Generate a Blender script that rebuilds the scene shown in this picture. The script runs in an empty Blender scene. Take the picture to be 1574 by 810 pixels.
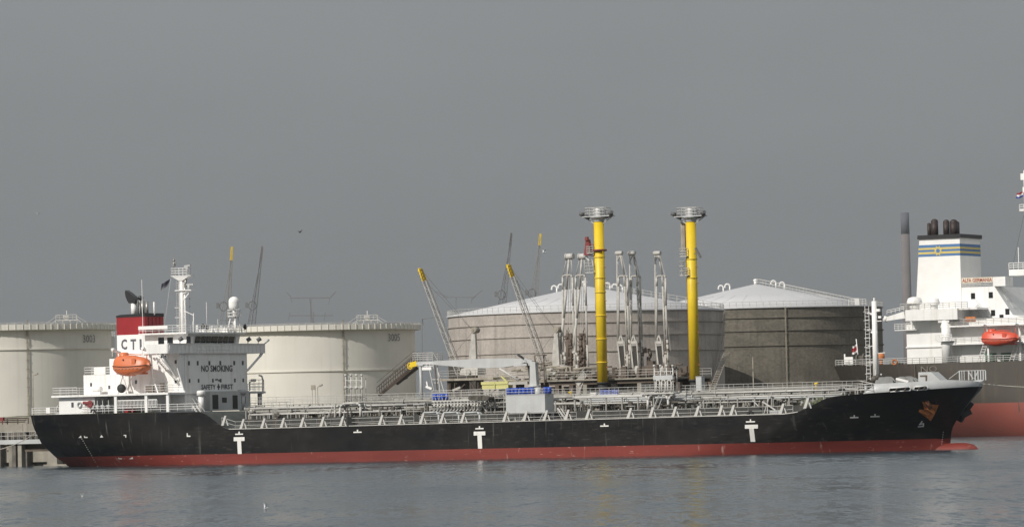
import bpy, math, random
from mathutils import Vector, Matrix
R = math.radians
sc = bpy.context.scene
col = sc.collection
random.seed(7)

# ------------------------------------------------------------------ camera
F, CX, CY = 7130.0, 787.0, 405.0          # focal length and centre in pixels of the 1574 x 810 photograph
CAMH = 5.3
PITCH = math.atan(238.6 / F)
ROLL = R(1.39)
FW = Vector((0, math.cos(PITCH), math.sin(PITCH)))
U0 = Vector((0, -math.sin(PITCH), math.cos(PITCH)))
RV = Vector((1, 0, 0)) * math.cos(ROLL) - U0 * math.sin(ROLL)
UV = U0 * math.cos(ROLL) + Vector((1, 0, 0)) * math.sin(ROLL)
CAM = Vector((0, 0, CAMH))
cam = bpy.data.cameras.new('camera')
cam.sensor_width = 36.0
cam.lens = F / 1574 * 36.0
cam.clip_start = 1.0
cam.clip_end = 40000
co = bpy.data.objects.new('camera', cam)
col.objects.link(co)
co.matrix_world = Matrix.Translation(CAM) @ Matrix((RV, UV, -FW)).transposed().to_4x4()
sc.camera = co

# ------------------------------------------------------------------ sky, sun, exposure
SUN_AZ, SUN_EL = R(47), R(36)             # left of the direction from the scene to the camera
SUNV = Vector((-math.sin(SUN_AZ) * math.cos(SUN_EL), -math.cos(SUN_AZ) * math.cos(SUN_EL), math.sin(SUN_EL)))
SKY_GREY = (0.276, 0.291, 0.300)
w = bpy.data.worlds.new('World')
sc.world = w
w.use_nodes = True
nt = w.node_tree
nt.nodes.clear()
sky = nt.nodes.new('ShaderNodeTexSky')
sky.sky_type = 'NISHITA'
sky.sun_disc = False
sky.sun_elevation = SUN_EL
sky.sun_rotation = math.atan2(SUNV.x, SUNV.y)
sky.dust_density = 5.0
bg1 = nt.nodes.new('ShaderNodeBackground')
bg1.inputs['Strength'].default_value = 0.05
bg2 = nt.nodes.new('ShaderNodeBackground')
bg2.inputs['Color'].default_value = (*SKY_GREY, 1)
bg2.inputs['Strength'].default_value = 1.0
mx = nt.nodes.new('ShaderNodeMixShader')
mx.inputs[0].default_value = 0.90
outw = nt.nodes.new('ShaderNodeOutputWorld')
# overcast haze: made far brighter overhead to fill the shaded faces, with faint uneven patches
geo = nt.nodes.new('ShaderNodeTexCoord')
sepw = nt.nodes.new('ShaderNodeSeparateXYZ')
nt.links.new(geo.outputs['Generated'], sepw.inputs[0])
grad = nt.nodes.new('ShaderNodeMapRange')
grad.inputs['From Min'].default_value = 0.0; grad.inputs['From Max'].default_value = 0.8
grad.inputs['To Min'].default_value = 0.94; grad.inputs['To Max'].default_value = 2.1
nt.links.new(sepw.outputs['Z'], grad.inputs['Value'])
mpw = nt.nodes.new('ShaderNodeMapping'); mpw.inputs['Scale'].default_value = (14, 14, 40)
nt.links.new(geo.outputs['Generated'], mpw.inputs['Vector'])
nw = nt.nodes.new('ShaderNodeTexNoise'); nw.inputs['Scale'].default_value = 1.0; nw.inputs['Detail'].default_value = 4
nt.links.new(mpw.outputs[0], nw.inputs['Vector'])
rw = nt.nodes.new('ShaderNodeMapRange'); rw.inputs['From Min'].default_value = .3; rw.inputs['From Max'].default_value = .7
rw.inputs['To Min'].default_value = .97; rw.inputs['To Max'].default_value = 1.03
nt.links.new(nw.outputs['Fac'], rw.inputs['Value'])
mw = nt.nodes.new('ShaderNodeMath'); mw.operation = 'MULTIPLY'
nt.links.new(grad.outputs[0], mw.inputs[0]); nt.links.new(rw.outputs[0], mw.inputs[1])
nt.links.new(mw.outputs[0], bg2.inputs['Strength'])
nt.links.new(sky.outputs[0], bg1.inputs['Color'])
nt.links.new(bg1.outputs[0], mx.inputs[1])
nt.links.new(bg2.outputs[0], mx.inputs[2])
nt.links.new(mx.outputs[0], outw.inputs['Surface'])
sl = bpy.data.lights.new('sun', 'SUN')
sl.energy = 3.9
sl.angle = R(0.6)
sl.color = (1.0, 0.95, 0.875)
so = bpy.data.objects.new('sun', sl)
col.objects.link(so)
so.rotation_euler = SUNV.to_track_quat('Z', 'Y').to_euler()
sc.view_settings.view_transform = 'Standard'
sc.view_settings.look = 'None'
sc.view_settings.exposure = 0.0
sc.view_settings.gamma = 1.0
sc.cycles.volume_bounces = 0
sc.cycles.max_bounces = 6
sc.cycles.sample_clamp_indirect = 4.0

# ------------------------------------------------------------------ pixels to places
def ray(px, py):
    return FW * F + RV * (px - CX) + UV * (CY - py)
def at(px, py, Y):
    d = ray(px, py)
    return CAM + d * (Y / d.y)
def frame(theta, mid, s_mid, yoff):
    a = Vector((math.cos(theta), -math.sin(theta), 0))
    n = Vector((math.sin(theta), math.cos(theta), 0))
    o = mid - a * s_mid - n * yoff
    return Matrix(((a.x, n.x, 0, o.x), (a.y, n.y, 0, o.y), (0, 0, 1, 0), (0, 0, 0, 1)))
BH = 11.9                                  # half beam of the tanker
SHIP = frame(R(31), Vector((0, 615, 0)), 78.5, -BH)
p2 = at(1540, 650, 850); p2.z = 0
SHIP2 = frame(R(27), p2, 60.0, -20.0)
WORLD = Matrix.Identity(4)
def on(fr, px, py, y):
    """point of the frame's plane y = const seen at a pixel, in frame coordinates"""
    inv = fr.inverted()
    c = inv @ CAM
    d = inv.to_3x3() @ ray(px, py)
    return c + d * ((y - c.y) / d.y)
def S(px, py, y): return on(SHIP, px, py, y)
def Q(px, py, y): return on(SHIP2, px, py, y)

# ------------------------------------------------------------------ materials
MATS = {}
def mat(name, c, rough=0.55, metal=0.0, var=0.12, scale=0.6, streak=0.0, streakc=(0.12, 0.08, 0.06), spec=0.5,
        bump=0.0, bscale=8.0, stretch=(1, 1, 1), fine=0.0, coat=0.0):
    m = bpy.data.materials.new(name)
    m.use_nodes = True
    t = m.node_tree
    N, L = t.nodes, t.links
    b = N['Principled BSDF']
    b.inputs['Roughness'].default_value = rough
    b.inputs['Metallic'].default_value = metal
    b.inputs['Specular IOR Level'].default_value = spec
    if coat: b.inputs['Coat Weight'].default_value = coat
    tc = N.new('ShaderNodeTexCoord')
    mp = N.new('ShaderNodeMapping')
    mp.inputs['Scale'].default_value = stretch
    L.new(tc.outputs['Object'], mp.inputs['Vector'])
    n1 = N.new('ShaderNodeTexNoise')
    n1.inputs['Scale'].default_value = scale
    n1.inputs['Detail'].default_value = 6
    L.new(mp.outputs[0], n1.inputs['Vector'])
    r1 = N.new('ShaderNodeMapRange')
    r1.inputs['From Min'].default_value = 0.3
    r1.inputs['From Max'].default_value = 0.7
    r1.inputs['To Min'].default_value = 1 - var
    r1.inputs['To Max'].default_value = 1 + var
    L.new(n1.outputs['Fac'], r1.inputs['Value'])
    mul = N.new('ShaderNodeVectorMath')
    mul.operation = 'SCALE'
    mul.inputs[0].default_value = c[:3]
    L.new(r1.outputs[0], mul.inputs['Scale'])
    out = mul.outputs[0]
    if fine:
        nf = N.new('ShaderNodeTexNoise'); nf.inputs['Scale'].default_value = scale * 9; nf.inputs['Detail'].default_value = 4
        L.new(mp.outputs[0], nf.inputs['Vector'])
        rf = N.new('ShaderNodeMapRange'); rf.inputs['From Min'].default_value = 0.3; rf.inputs['From Max'].default_value = 0.7
        rf.inputs['To Min'].default_value = 1 - fine; rf.inputs['To Max'].default_value = 1 + fine
        L.new(nf.outputs['Fac'], rf.inputs['Value'])
        m2 = N.new('ShaderNodeVectorMath'); m2.operation = 'SCALE'
        L.new(out, m2.inputs[0]); L.new(rf.outputs[0], m2.inputs['Scale'])
        out = m2.outputs[0]
    if streak:
        ms = N.new('ShaderNodeMapping')
        ms.inputs['Scale'].default_value = (1.5, 1.5, 0.07)
        L.new(tc.outputs['Object'], ms.inputs['Vector'])
        n2 = N.new('ShaderNodeTexNoise')
        n2.inputs['Scale'].default_value = 1.0
        n2.inputs['Detail'].default_value = 5
        L.new(ms.outputs[0], n2.inputs['Vector'])
        r2 = N.new('ShaderNodeMapRange')
        r2.inputs['From Min'].default_value = 0.52
        r2.inputs['From Max'].default_value = 0.78
        r2.inputs['To Max'].default_value = streak
        L.new(n2.outputs['Fac'], r2.inputs['Value'])
        mm = N.new('ShaderNodeMix')
        mm.data_type = 'RGBA'
        L.new(r2.outputs[0], mm.inputs['Factor'])
        L.new(out, mm.inputs[6])
        mm.inputs[7].default_value = (*streakc, 1)
        out = mm.outputs[2]
    L.new(out, b.inputs['Base Color'])
    if bump:
        nb = N.new('ShaderNodeTexNoise')
        nb.inputs['Scale'].default_value = bscale
        nb.inputs['Detail'].default_value = 4
        L.new(tc.outputs['Object'], nb.inputs['Vector'])
        bp = N.new('ShaderNodeBump')
        bp.inputs['Strength'].default_value = bump
        bp.inputs['Distance'].default_value = 0.1
        L.new(nb.outputs['Fac'], bp.inputs['Height'])
        L.new(bp.outputs[0], b.inputs['Normal'])
    MATS[name] = m
    return m
M = MATS
mat('white_paint', (0.80, 0.795, 0.78), 0.45, var=0.05, streak=0.35, streakc=(0.42, 0.33, 0.24))
mat('clean_white', (0.80, 0.79, 0.77), 0.4, var=0.04)
mat('light_grey_paint', (0.46, 0.47, 0.47), 0.45, var=0.08, streak=0.25, streakc=(0.3, 0.25, 0.2))
mat('pipe_paint', (0.33, 0.325, 0.30), 0.5, var=0.22, scale=0.9, streak=0.3)
mat('rail_paint', (0.50, 0.49, 0.465), 0.5, var=0.15, scale=1.2)
mat('deck_paint', (0.045, 0.05, 0.045), 0.7, var=0.3)
mat('trunk_paint', (0.032, 0.033, 0.030), 0.6, var=0.3, streak=0.4, streakc=(0.14, 0.10, 0.07))
mat('deck_clutter', (0.07, 0.062, 0.05), 0.6, var=0.5, scale=1.5)
mat('red_paint', (0.28, 0.014, 0.018), 0.4, var=0.1)
mat('black_paint', (0.018, 0.018, 0.02), 0.4, var=0.2)
mat('soot_metal', (0.028, 0.017, 0.015), 0.6, var=0.3)
mat('steel', (0.32, 0.31, 0.29), 0.4, metal=0.6)
mat('rust', (0.20, 0.075, 0.035), 0.8, var=0.35, scale=2)
mat('anchor_rust', (0.50, 0.17, 0.05), 0.75, var=0.35, scale=1.5)
mat('orange_grp', (0.62, 0.16, 0.055), 0.42, var=0.1, scale=0.5, streak=0.25, streakc=(0.45, 0.2, 0.12))
mat('red_orange_grp', (0.60, 0.075, 0.035), 0.4, var=0.08)
mat('rubber', (0.02, 0.02, 0.02), 0.7)
mat('interior_shade', (0.035, 0.03, 0.026), 0.7)  # dark brown standing in for the shadowed inside of the arm counterweights
mat('gear_grey', (0.24, 0.245, 0.24), 0.5, var=0.2, streak=0.3)
mat('glass', (0.012, 0.014, 0.016), 0.08, var=0.1)
mat('lettering', (0.055, 0.055, 0.065), 0.55)
mat('grey_lettering', (0.10, 0.105, 0.12), 0.55, var=0.25, scale=6)
mat('dark_red_lettering', (0.30, 0.06, 0.03), 0.5)
mat('yellow_paint', (0.72, 0.51, 0.015), 0.45, var=0.08, scale=0.7, streak=0.45, streakc=(0.5, 0.32, 0.03))
mat('pale_yellow_paint', (0.56, 0.54, 0.22), 0.55, var=0.06)
mat('blue_plastic', (0.018, 0.07, 0.40), 0.35, var=0.08)
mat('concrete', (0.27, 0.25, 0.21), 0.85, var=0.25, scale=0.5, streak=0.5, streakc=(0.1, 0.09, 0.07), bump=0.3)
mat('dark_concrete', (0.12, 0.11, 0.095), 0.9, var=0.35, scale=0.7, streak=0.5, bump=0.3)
mat('jetty_steel', (0.30, 0.27, 0.22), 0.6, var=0.3, scale=0.8, streak=0.5)
mat('brown_steel', (0.095, 0.072, 0.055), 0.65, var=0.35, streak=0.3)
mat('arm_paint', (0.44, 0.425, 0.395), 0.5, var=0.2, scale=1.0, streak=0.35)
mat('grass', (0.075, 0.085, 0.035), 0.95, var=0.4, scale=0.2, bump=0.5, bscale=2)
mat('ground', (0.13, 0.12, 0.085), 0.95, var=0.3, scale=0.02, bump=0.4, bscale=1)
mat('bark', (0.08, 0.06, 0.045), 0.9)
mat('leaf', (0.045, 0.065, 0.03), 0.7, var=0.4, scale=0.8)
mat('tank_cream', (0.66, 0.64, 0.58), 0.55, var=0.06, scale=0.15, streak=0.22, streakc=(0.42, 0.38, 0.32))
mat('tank_pink', (0.37, 0.335, 0.305), 0.8, var=0.14, scale=0.25, streak=0.8, streakc=(0.19, 0.165, 0.15), fine=0.12)
mat('tank_dark', (0.135, 0.122, 0.098), 0.85, var=0.22, scale=0.2, streak=0.6, streakc=(0.055, 0.052, 0.042), fine=0.25, stretch=(1, 1, 1.4))
mat('tank_roof', (0.50, 0.50, 0.51), 0.55, var=0.04, scale=0.1)
mat('grey_hull2', (0.062, 0.053, 0.043), 0.5, var=0.10, scale=0.08, streak=0.45, streakc=(0.15, 0.115, 0.09))
mat('red_hull2', (0.235, 0.062, 0.045), 0.6, var=0.12, scale=0.12, streak=0.5, streakc=(0.18, 0.09, 0.07))
mat('white_mark', (0.74, 0.73, 0.70), 0.5, var=0.06, streak=0.3, streakc=(0.45, 0.4, 0.35))
mat('blue_stripe', (0.07, 0.17, 0.36), 0.5, var=0.05)
mat('yellow_stripe', (0.60, 0.47, 0.14), 0.5, var=0.05)
mat('crane_far', (0.22, 0.21, 0.19), 0.6)
mat('ghost_far', (0.16, 0.16, 0.165), 0.6)  # lightened towards the sky tone, putting part of the haze into the colour
mat('board_cream', (0.62, 0.57, 0.46), 0.6)
mat('dark_far', (0.10, 0.10, 0.10), 0.6)
mat('chimney_brick', (0.165, 0.15, 0.15), 0.9, var=0.12, scale=0.05)  # chimney greyed and raised, so some of its haze is in the colour
mat('chimney_top', (0.11, 0.115, 0.14), 0.9, var=0.10, scale=0.05)
mat('flag_navy', (0.02, 0.02, 0.035), 0.8)
mat('flag_red', (0.40, 0.03, 0.04), 0.8)
mat('dull_red', (0.20, 0.035, 0.035), 0.7)
mat('faint_letter', (0.17, 0.15, 0.13), 0.7)
mat('flag_white', (0.75, 0.75, 0.75), 0.8)
mat('flag_blue', (0.05, 0.07, 0.30), 0.8)
mat('rope', (0.45, 0.42, 0.36), 0.9)
mat('green_paint', (0.04, 0.13, 0.08), 0.5)
mat('gull_white', (0.8, 0.8, 0.8), 0.7)
mat('gull_grey', (0.12, 0.12, 0.13), 0.7)
mat('foam', (0.35, 0.36, 0.35), 0.9, var=0.3, scale=0.6)

# painted hull of the tanker: black topsides, red below the paint line, scuffs and drips of their own shape
def hull_paint():
    m = bpy.data.materials.new('hull_black'); m.use_nodes = True
    t = m.node_tree; N, L = t.nodes, t.links; b = N['Principled BSDF']
    tc = N.new('ShaderNodeTexCoord')
    def noise(scale, sx, sy, sz, d=6):
        mp = N.new('ShaderNodeMapping'); mp.inputs['Scale'].default_value = (sx, sy, sz)
        L.new(tc.outputs['Object'], mp.inputs['Vector'])
        n = N.new('ShaderNodeTexNoise'); n.inputs['Scale'].default_value = scale; n.inputs['Detail'].default_value = d
        L.new(mp.outputs[0], n.inputs['Vector']); return n.outputs['Fac']
    def rng(v, a, c_, lo, hi):
        r = N.new('ShaderNodeMapRange'); r.inputs['From Min'].default_value = a; r.inputs['From Max'].default_value = c_
        r.inputs['To Min'].default_value = lo; r.inputs['To Max'].default_value = hi; L.new(v, r.inputs['Value']); return r.outputs[0]
    def mix(f, a, c_):
        x = N.new('ShaderNodeMix'); x.data_type = 'RGBA'
        L.new(f, x.inputs['Factor'])
        for s, v in ((6, a), (7, c_)):
            if isinstance(v, tuple): x.inputs[s].default_value = (*v, 1)
            else: L.new(v, x.inputs[s])
        return x.outputs[2]
    def mul(a, c_):
        x = N.new('ShaderNodeMath'); x.operation = 'MULTIPLY'; L.new(a, x.inputs[0]); L.new(c_, x.inputs[1]); return x.outputs[0]
    base = mix(rng(noise(0.25, .4, 1, 1.5), .35, .65, 0, 1), (0.005, 0.005, 0.006), (0.014, 0.0125, 0.011))
    scuff = mul(rng(noise(1.0, 0.6, 1, 3.6, 10), .57, .74, 0, .6), rng(noise(0.06, 1, 1, 1, 2), .44, .58, 0, 1))
    base = mix(scuff, base, (0.06, 0.055, 0.046))
    drip = mul(rng(noise(1.0, 2.2, 1, .13, 6), .62, .74, 0, .7), rng(noise(0.08, 1, 1, 1, 2), .46, .56, 0, 1))
    base = mix(drip, base, (0.11, 0.11, 0.10))
    L.new(base, b.inputs['Base Color'])
    b.inputs['Specular IOR Level'].default_value = 0.27
    L.new(rng(noise(0.7, 1, 1, 1), .3, .7, .30, .48), b.inputs['Roughness'])
    nb = noise(0.35, 1, 1, 1, 2)
    bp = N.new('ShaderNodeBump'); bp.inputs['Strength'].default_value = 0.25; bp.inputs['Distance'].default_value = 0.12
    L.new(nb, bp.inputs['Height']); L.new(bp.outputs[0], b.inputs['Normal'])
    MATS['hull_black'] = m
    m = bpy.data.materials.new('hull_red'); m.use_nodes = True
    t = m.node_tree; N, L = t.nodes, t.links; b = N['Principled BSDF']
    tc = N.new('ShaderNodeTexCoord')
    base = mix(rng(noise(0.2, .4, 1, 2), .35, .65, 0, 1), (0.150, 0.025, 0.019), (0.200, 0.035, 0.026))
    base = mix(mul(rng(noise(1.6, .5, 1, 2.0, 8), .62, .70, 0, .8), rng(noise(0.09, 1, 1, 1, 2), .48, .6, 0, 1)), base, (0.45, 0.28, 0.24))
    base = mix(rng(noise(1.0, 1.4, 1, .3, 6), .64, .75, 0, .55), base, (0.5, 0.36, 0.32))
    sep = N.new('ShaderNodeSeparateXYZ'); L.new(tc.outputs['Object'], sep.inputs[0])
    slime = N.new('ShaderNodeMath'); slime.operation = 'ADD'
    L.new(sep.outputs['Z'], slime.inputs[0]); L.new(rng(noise(1.2, 1, 1, 1), .3, .7, -.06, .06), slime.inputs[1])
    base = mix(rng(slime.outputs[0], 0.0, 0.12, 0.8, 0), base, (0.035, 0.03, 0.022))
    L.new(base, b.inputs['Base Color'])
    b.inputs['Roughness'].default_value = 0.6; b.inputs['Specular IOR Level'].default_value = 0.3
    MATS['hull_red'] = m
hull_paint()

# ------------------------------------------------------------------ mesh builder
class MB:
    def __init__(s): s.v = []; s.f = []; s.m = []; s.s = []; s.p = []
    def add(s, vs, fs, mi=0, sm=False):
        b = len(s.v); s.v += [Vector(p) for p in vs]; s.p.append((b, len(s.f)))
        for f in fs:
            s.f.append([b + i for i in f]); s.m.append(mi); s.s.append(sm)
        return s
    def box(s, x0, x1, y0, y1, z0, z1, mi=0):
        vs = [(x, y, z) for z in (z0, z1) for y in (y0, y1) for x in (x0, x1)]
        return s.add(vs, [(0, 2, 3, 1), (4, 5, 7, 6), (0, 1, 5, 4), (2, 6, 7, 3), (0, 4, 6, 2), (1, 3, 7, 5)], mi)
    def cbox(s, c, sx, sy, sz, mi=0):
        return s.box(c[0] - sx / 2, c[0] + sx / 2, c[1] - sy / 2, c[1] + sy / 2, c[2] - sz / 2, c[2] + sz / 2, mi)
    def basis(s, p, q):
        d = (Vector(q) - Vector(p)).normalized()
        u = Vector((0, 0, 1)) if abs(d.z) < 0.95 else Vector((0, 1, 0))
        x = d.cross(u).normalized(); y = x.cross(d).normalized()
        return x, y
    def bar(s, p, q, w, h=None, mi=0, w2=None, h2=None):
        h = h or w; w2 = w2 or w; h2 = h2 or h
        p, q = Vector(p), Vector(q); x, y = s.basis(p, q)
        vs = [p + x * a * w / 2 + y * b * h / 2 for a, b in ((-1, -1), (1, -1), (1, 1), (-1, 1))]
        vs += [q + x * a * w2 / 2 + y * b * h2 / 2 for a, b in ((-1, -1), (1, -1), (1, 1), (-1, 1))]
        return s.add(vs, [(0, 1, 2, 3), (7, 6, 5, 4), (0, 4, 5, 1), (1, 5, 6, 2), (2, 6, 7, 3), (3, 7, 4, 0)], mi)
    def tube(s, p, q, r, n=8, r2=None, mi=0, cap=True):
        p, q = Vector(p), Vector(q); r2 = r if r2 is None else r2
        if (q - p).length < 1e-5: return s
        x, y = s.basis(p, q)
        vs = []
        for c, rr in ((p, r), (q, r2)):
            for i in range(n):
                a = 2 * math.pi * i / n
                vs.append(c + x * math.cos(a) * rr + y * math.sin(a) * rr)
        fs = [(i, (i + 1) % n, n + (i + 1) % n, n + i) for i in range(n)]
        s.add(vs, fs, mi, n > 5)
        if cap:
            b = len(s.v) - 2 * n
            s.f.append([b + i for i in range(n)][::-1]); s.m.append(mi); s.s.append(False)
            s.f.append([b + n + i for i in range(n)]); s.m.append(mi); s.s.append(False)
        return s
    def path(s, pts, r, n=6, mi=0):
        for a, b in zip(pts, pts[1:]): s.tube(a, b, r, n, mi=mi)
        return s
    def lathe(s, c, prof, n=24, mi=0, a0=0.0, a1=2 * math.pi, sm=True):
        c = Vector(c); full = abs(a1 - a0 - 2 * math.pi) < 1e-6; k = n if full else n + 1
        vs = []
        for r, z in prof:
            for i in range(k):
                a = a0 + (a1 - a0) * i / n
                vs.append(c + Vector((math.cos(a) * r, math.sin(a) * r, z)))
        fs = []
        for j in range(len(prof) - 1):
            for i in range(n if full else n):
                i2 = (i + 1) % k
                fs.append((j * k + i, j * k + i2, (j + 1) * k + i2, (j + 1) * k + i))
        return s.add(vs, fs, mi, sm)
    def prism(s, outline, y0, y1, mi=0):
        """outline of (x, z), extruded along y"""
        n = len(outline)
        vs = [(x, y0, z) for x, z in outline] + [(x, y1, z) for x, z in outline]
        fs = [tuple(range(n)), tuple(range(2 * n - 1, n - 1, -1))] + [(i, n + i, n + (i + 1) % n, (i + 1) % n) for i in range(n)]
        return s.add(vs, fs, mi)
    def ext(s, outline, vec, mi=0):
        """3-d outline extruded by a vector"""
        n = len(outline); vec = Vector(vec)
        vs = [Vector(p) for p in outline] + [Vector(p) + vec for p in outline]
        fs = [tuple(range(n)), tuple(range(2 * n - 1, n - 1, -1))] + [(i, n + i, n + (i + 1) % n, (i + 1) % n) for i in range(n)]
        return s.add(vs, fs, mi)
    def sphere(s, c, rx, ry=None, rz=None, n=12, m=8, mi=0, z0=-1.0):
        ry = ry or rx; rz = rz or rx; c = Vector(c)
        vs = []; fs = []
        for j in range(m + 1):
            t = math.asin(z0) + (math.pi / 2 - math.asin(z0)) * j / m
            for i in range(n):
                a = 2 * math.pi * i / n
                vs.append(c + Vector((math.cos(a) * math.cos(t) * rx, math.sin(a) * math.cos(t) * ry, math.sin(t) * rz)))
        for j in range(m):
            for i in range(n):
                fs.append((j * n + i, j * n + (i + 1) % n, (j + 1) * n + (i + 1) % n, (j + 1) * n + i))
        return s.add(vs, fs, mi, True)
    def rail(s, pts, h=1.05, n=3, step=1.5, r=0.03, post=None):
        """guard rail along a polyline at its foot"""
        pts = [Vector(p) for p in pts]; post = post or r
        for a, b in zip(pts, pts[1:]):
            L = (b - a).length; k = max(1, round(L / step))
            for i in range(n):
                z = Vector((0, 0, h * (i + 1) / n)); s.tube(a + z, b + z, r, 4, cap=False)
            for i in range(k + 1):
                p = a.lerp(b, i / k); s.tube(p, p + Vector((0, 0, h)), post, 4, cap=False)
        return s
    def lattice(s, p, q, w0, w1, n, r=0.06, rc=None, sides=4, mi=0):
        """tapered square lattice boom"""
        p, q = Vector(p), Vector(q); x, y = s.basis(p, q); rc = rc or r * 1.6
        c = ((-1, -1), (1, -1), (1, 1), (-1, 1)) if sides == 4 else ((-1, -.6), (1, -.6), (0, 1))
        def pt(i, k):
            t = i / n; w = w0 + (w1 - w0) * t
            return p.lerp(q, t) + x * c[k][0] * w / 2 + y * c[k][1] * w / 2
        for k in range(len(c)):
            s.tube(pt(0, k), pt(n, k), rc, 5, mi=mi)
            k2 = (k + 1) % len(c)
            for i in range(n + 1):
                s.tube(pt(i, k), pt(i, k2), r, 4, mi=mi, cap=False)
                if i < n: s.tube(pt(i, k if i % 2 else k2), pt(i + 1, k2 if i % 2 else k), r, 4, mi=mi, cap=False)
        return s
    def ladder(s, p, q, side, w=0.5, step=0.4, r=0.025):
        p, q, side = Vector(p), Vector(q), Vector(side).normalized() * w / 2
        s.tube(p - side, q - side, r, 4); s.tube(p + side, q + side, r, 4)
        k = max(2, int((q - p).length / step))
        for i in range(1, k): c = p.lerp(q, i / k); s.tube(c - side, c + side, r * .8, 4, cap=False)
        return s
    def mesh(s, name, mats, off=Vector((0, 0, 0))):
        me = bpy.data.meshes.new(name)
        me.from_pydata([p - off for p in s.v], [], s.f)
        for m in mats: me.materials.append(M[m])
        me.polygons.foreach_set('material_index', s.m)
        me.polygons.foreach_set('use_smooth', s.s)
        me.update()
        return me

# ------------------------------------------------------------------ things and parts
def link(o, parent=None):
    col.objects.link(o)
    if parent is not None: o.parent = parent
    return o
BASES = {}
def thing(name, label, cat, fr, base, group=None):
    o = bpy.data.objects.new(name, None)
    o.empty_display_size = 1
    link(o); base = Vector(base)
    o.matrix_world = fr @ Matrix.Translation(base)
    o['label'] = label; o['category'] = cat
    if group: o['group'] = group
    BASES[o] = base
    return o
def root_of(o):
    while o.parent: o = o.parent
    return o
def part(parent, name, mb, mats, label=None, kind=None):
    if isinstance(mats, str): mats = (mats,)
    r = root_of(parent); first = None
    for piece in ([mb] if kind else islands(mb)):
        o = bpy.data.objects.new(name, piece.mesh(name, mats, BASES[r]))
        link(o, parent)
        if label: o['label'] = label
        if kind: o['kind'] = kind
        if first is None or len(piece.v) > len(first.data.vertices): first = o
    return first
def islands(mb, tol=0.14):
    """pieces of a part that stand clear of each other become parts of their own"""
    P = mb.p
    if len(P) < 2 or len(P) > 900 or sum(1 for _ in P) == 0 or P[0][0] != 0 or P[0][1] != 0: return [mb]
    ends = [q[0] for q in P[1:]] + [len(mb.v)]
    bb = []
    for (a, _), e in zip(P, ends):
        vs = mb.v[a:e]
        bb.append((min(v.x for v in vs) - tol, max(v.x for v in vs) + tol, min(v.y for v in vs) - tol, max(v.y for v in vs) + tol, min(v.z for v in vs) - tol, max(v.z for v in vs) + tol))
    par = list(range(len(P)))
    def find(i):
        while par[i] != i: par[i] = par[par[i]]; i = par[i]
        return i
    for i in range(len(P)):
        A = bb[i]
        for j in range(i):
            B = bb[j]
            if A[0] < B[1] and B[0] < A[1] and A[2] < B[3] and B[2] < A[3] and A[4] < B[5] and B[4] < A[5]:
                a, b = find(i), find(j)
                if a != b: par[a] = b
    roots = {}
    for i in range(len(P)): roots.setdefault(find(i), []).append(i)
    if len(roots) == 1 or len(roots) > 60: return [mb]
    fends = [q[1] for q in P[1:]] + [len(mb.f)]
    out = []
    for ids in roots.values():
        n = MB()
        for i in ids:
            off = len(n.v) - P[i][0]
            n.v += mb.v[P[i][0]:ends[i]]
            for f in range(P[i][1], fends[i]):
                n.f.append([k + off for k in mb.f[f]]); n.m.append(mb.m[f]); n.s.append(mb.s[f])
        out.append(n)
    return out
def mesh_at(parent, name, me, p):
    """a part that shares mesh data, placed at p (frame coordinates); its parent is the thing itself or a part of it"""
    o = bpy.data.objects.new(name, me); link(o, parent)
    o.location = Vector(p) - BASES[root_of(parent)]
    return o
def single(name, label, cat, fr, mb, mats, base, group=None, kind=None):
    if isinstance(mats, str): mats = (mats,)
    base = Vector(base)
    o = bpy.data.objects.new(name, mb.mesh(name, mats, base)); link(o)
    o.matrix_world = fr @ Matrix.Translation(base)
    if label: o['label'] = label
    if cat: o['category'] = cat
    if group: o['group'] = group
    if kind: o['kind'] = kind
    return o
def dup(o, fr=None, base=None, label=None, group=None, parent=None):
    c = o.copy(); col.objects.link(c)
    if parent is not None: c.parent = parent
    if base is not None: c.matrix_world = fr @ Matrix.Translation(Vector(base)); BASES[c] = Vector(base)
    if label: c['label'] = label
    if group: c['group'] = group
    for ch in [k for k in o.children]: dup(ch, parent=c)
    return c
def text(parent, string, c, right, up, w, h, m, name='lettering', thick=0.02, label=None, bold=0.022):
    cu = bpy.data.curves.new('t', 'FONT'); cu.body = string; cu.resolution_u = 2; cu.offset = bold
    o = bpy.data.objects.new('t', cu); col.objects.link(o)
    dg = bpy.context.evaluated_depsgraph_get(); dg.update()
    me = bpy.data.meshes.new_from_object(o.evaluated_get(dg))
    bpy.data.objects.remove(o); bpy.data.curves.remove(cu)
    xs = [v.co.x for v in me.vertices]; ys = [v.co.y for v in me.vertices]
    right = Vector(right).normalized(); up = Vector(up).normalized(); nrm = right.cross(up)
    sx = w / (max(xs) - min(xs)); sy = h / (max(ys) - min(ys)); mx_, my = (max(xs) + min(xs)) / 2, (max(ys) + min(ys)) / 2
    mb = MB()
    vs = [Vector(c) + right * (v.co.x - mx_) * sx + up * (v.co.y - my) * sy + nrm * thick for v in me.vertices]
    fs = [tuple(p.vertices) for p in me.polygons]
    bpy.data.meshes.remove(me)
    mb.add(vs, fs)
    return part(parent, name, mb, m, label)
X, Yv, Z = Vector((1, 0, 0)), Vector((0, 1, 0)), Vector((0, 0, 1))

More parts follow.
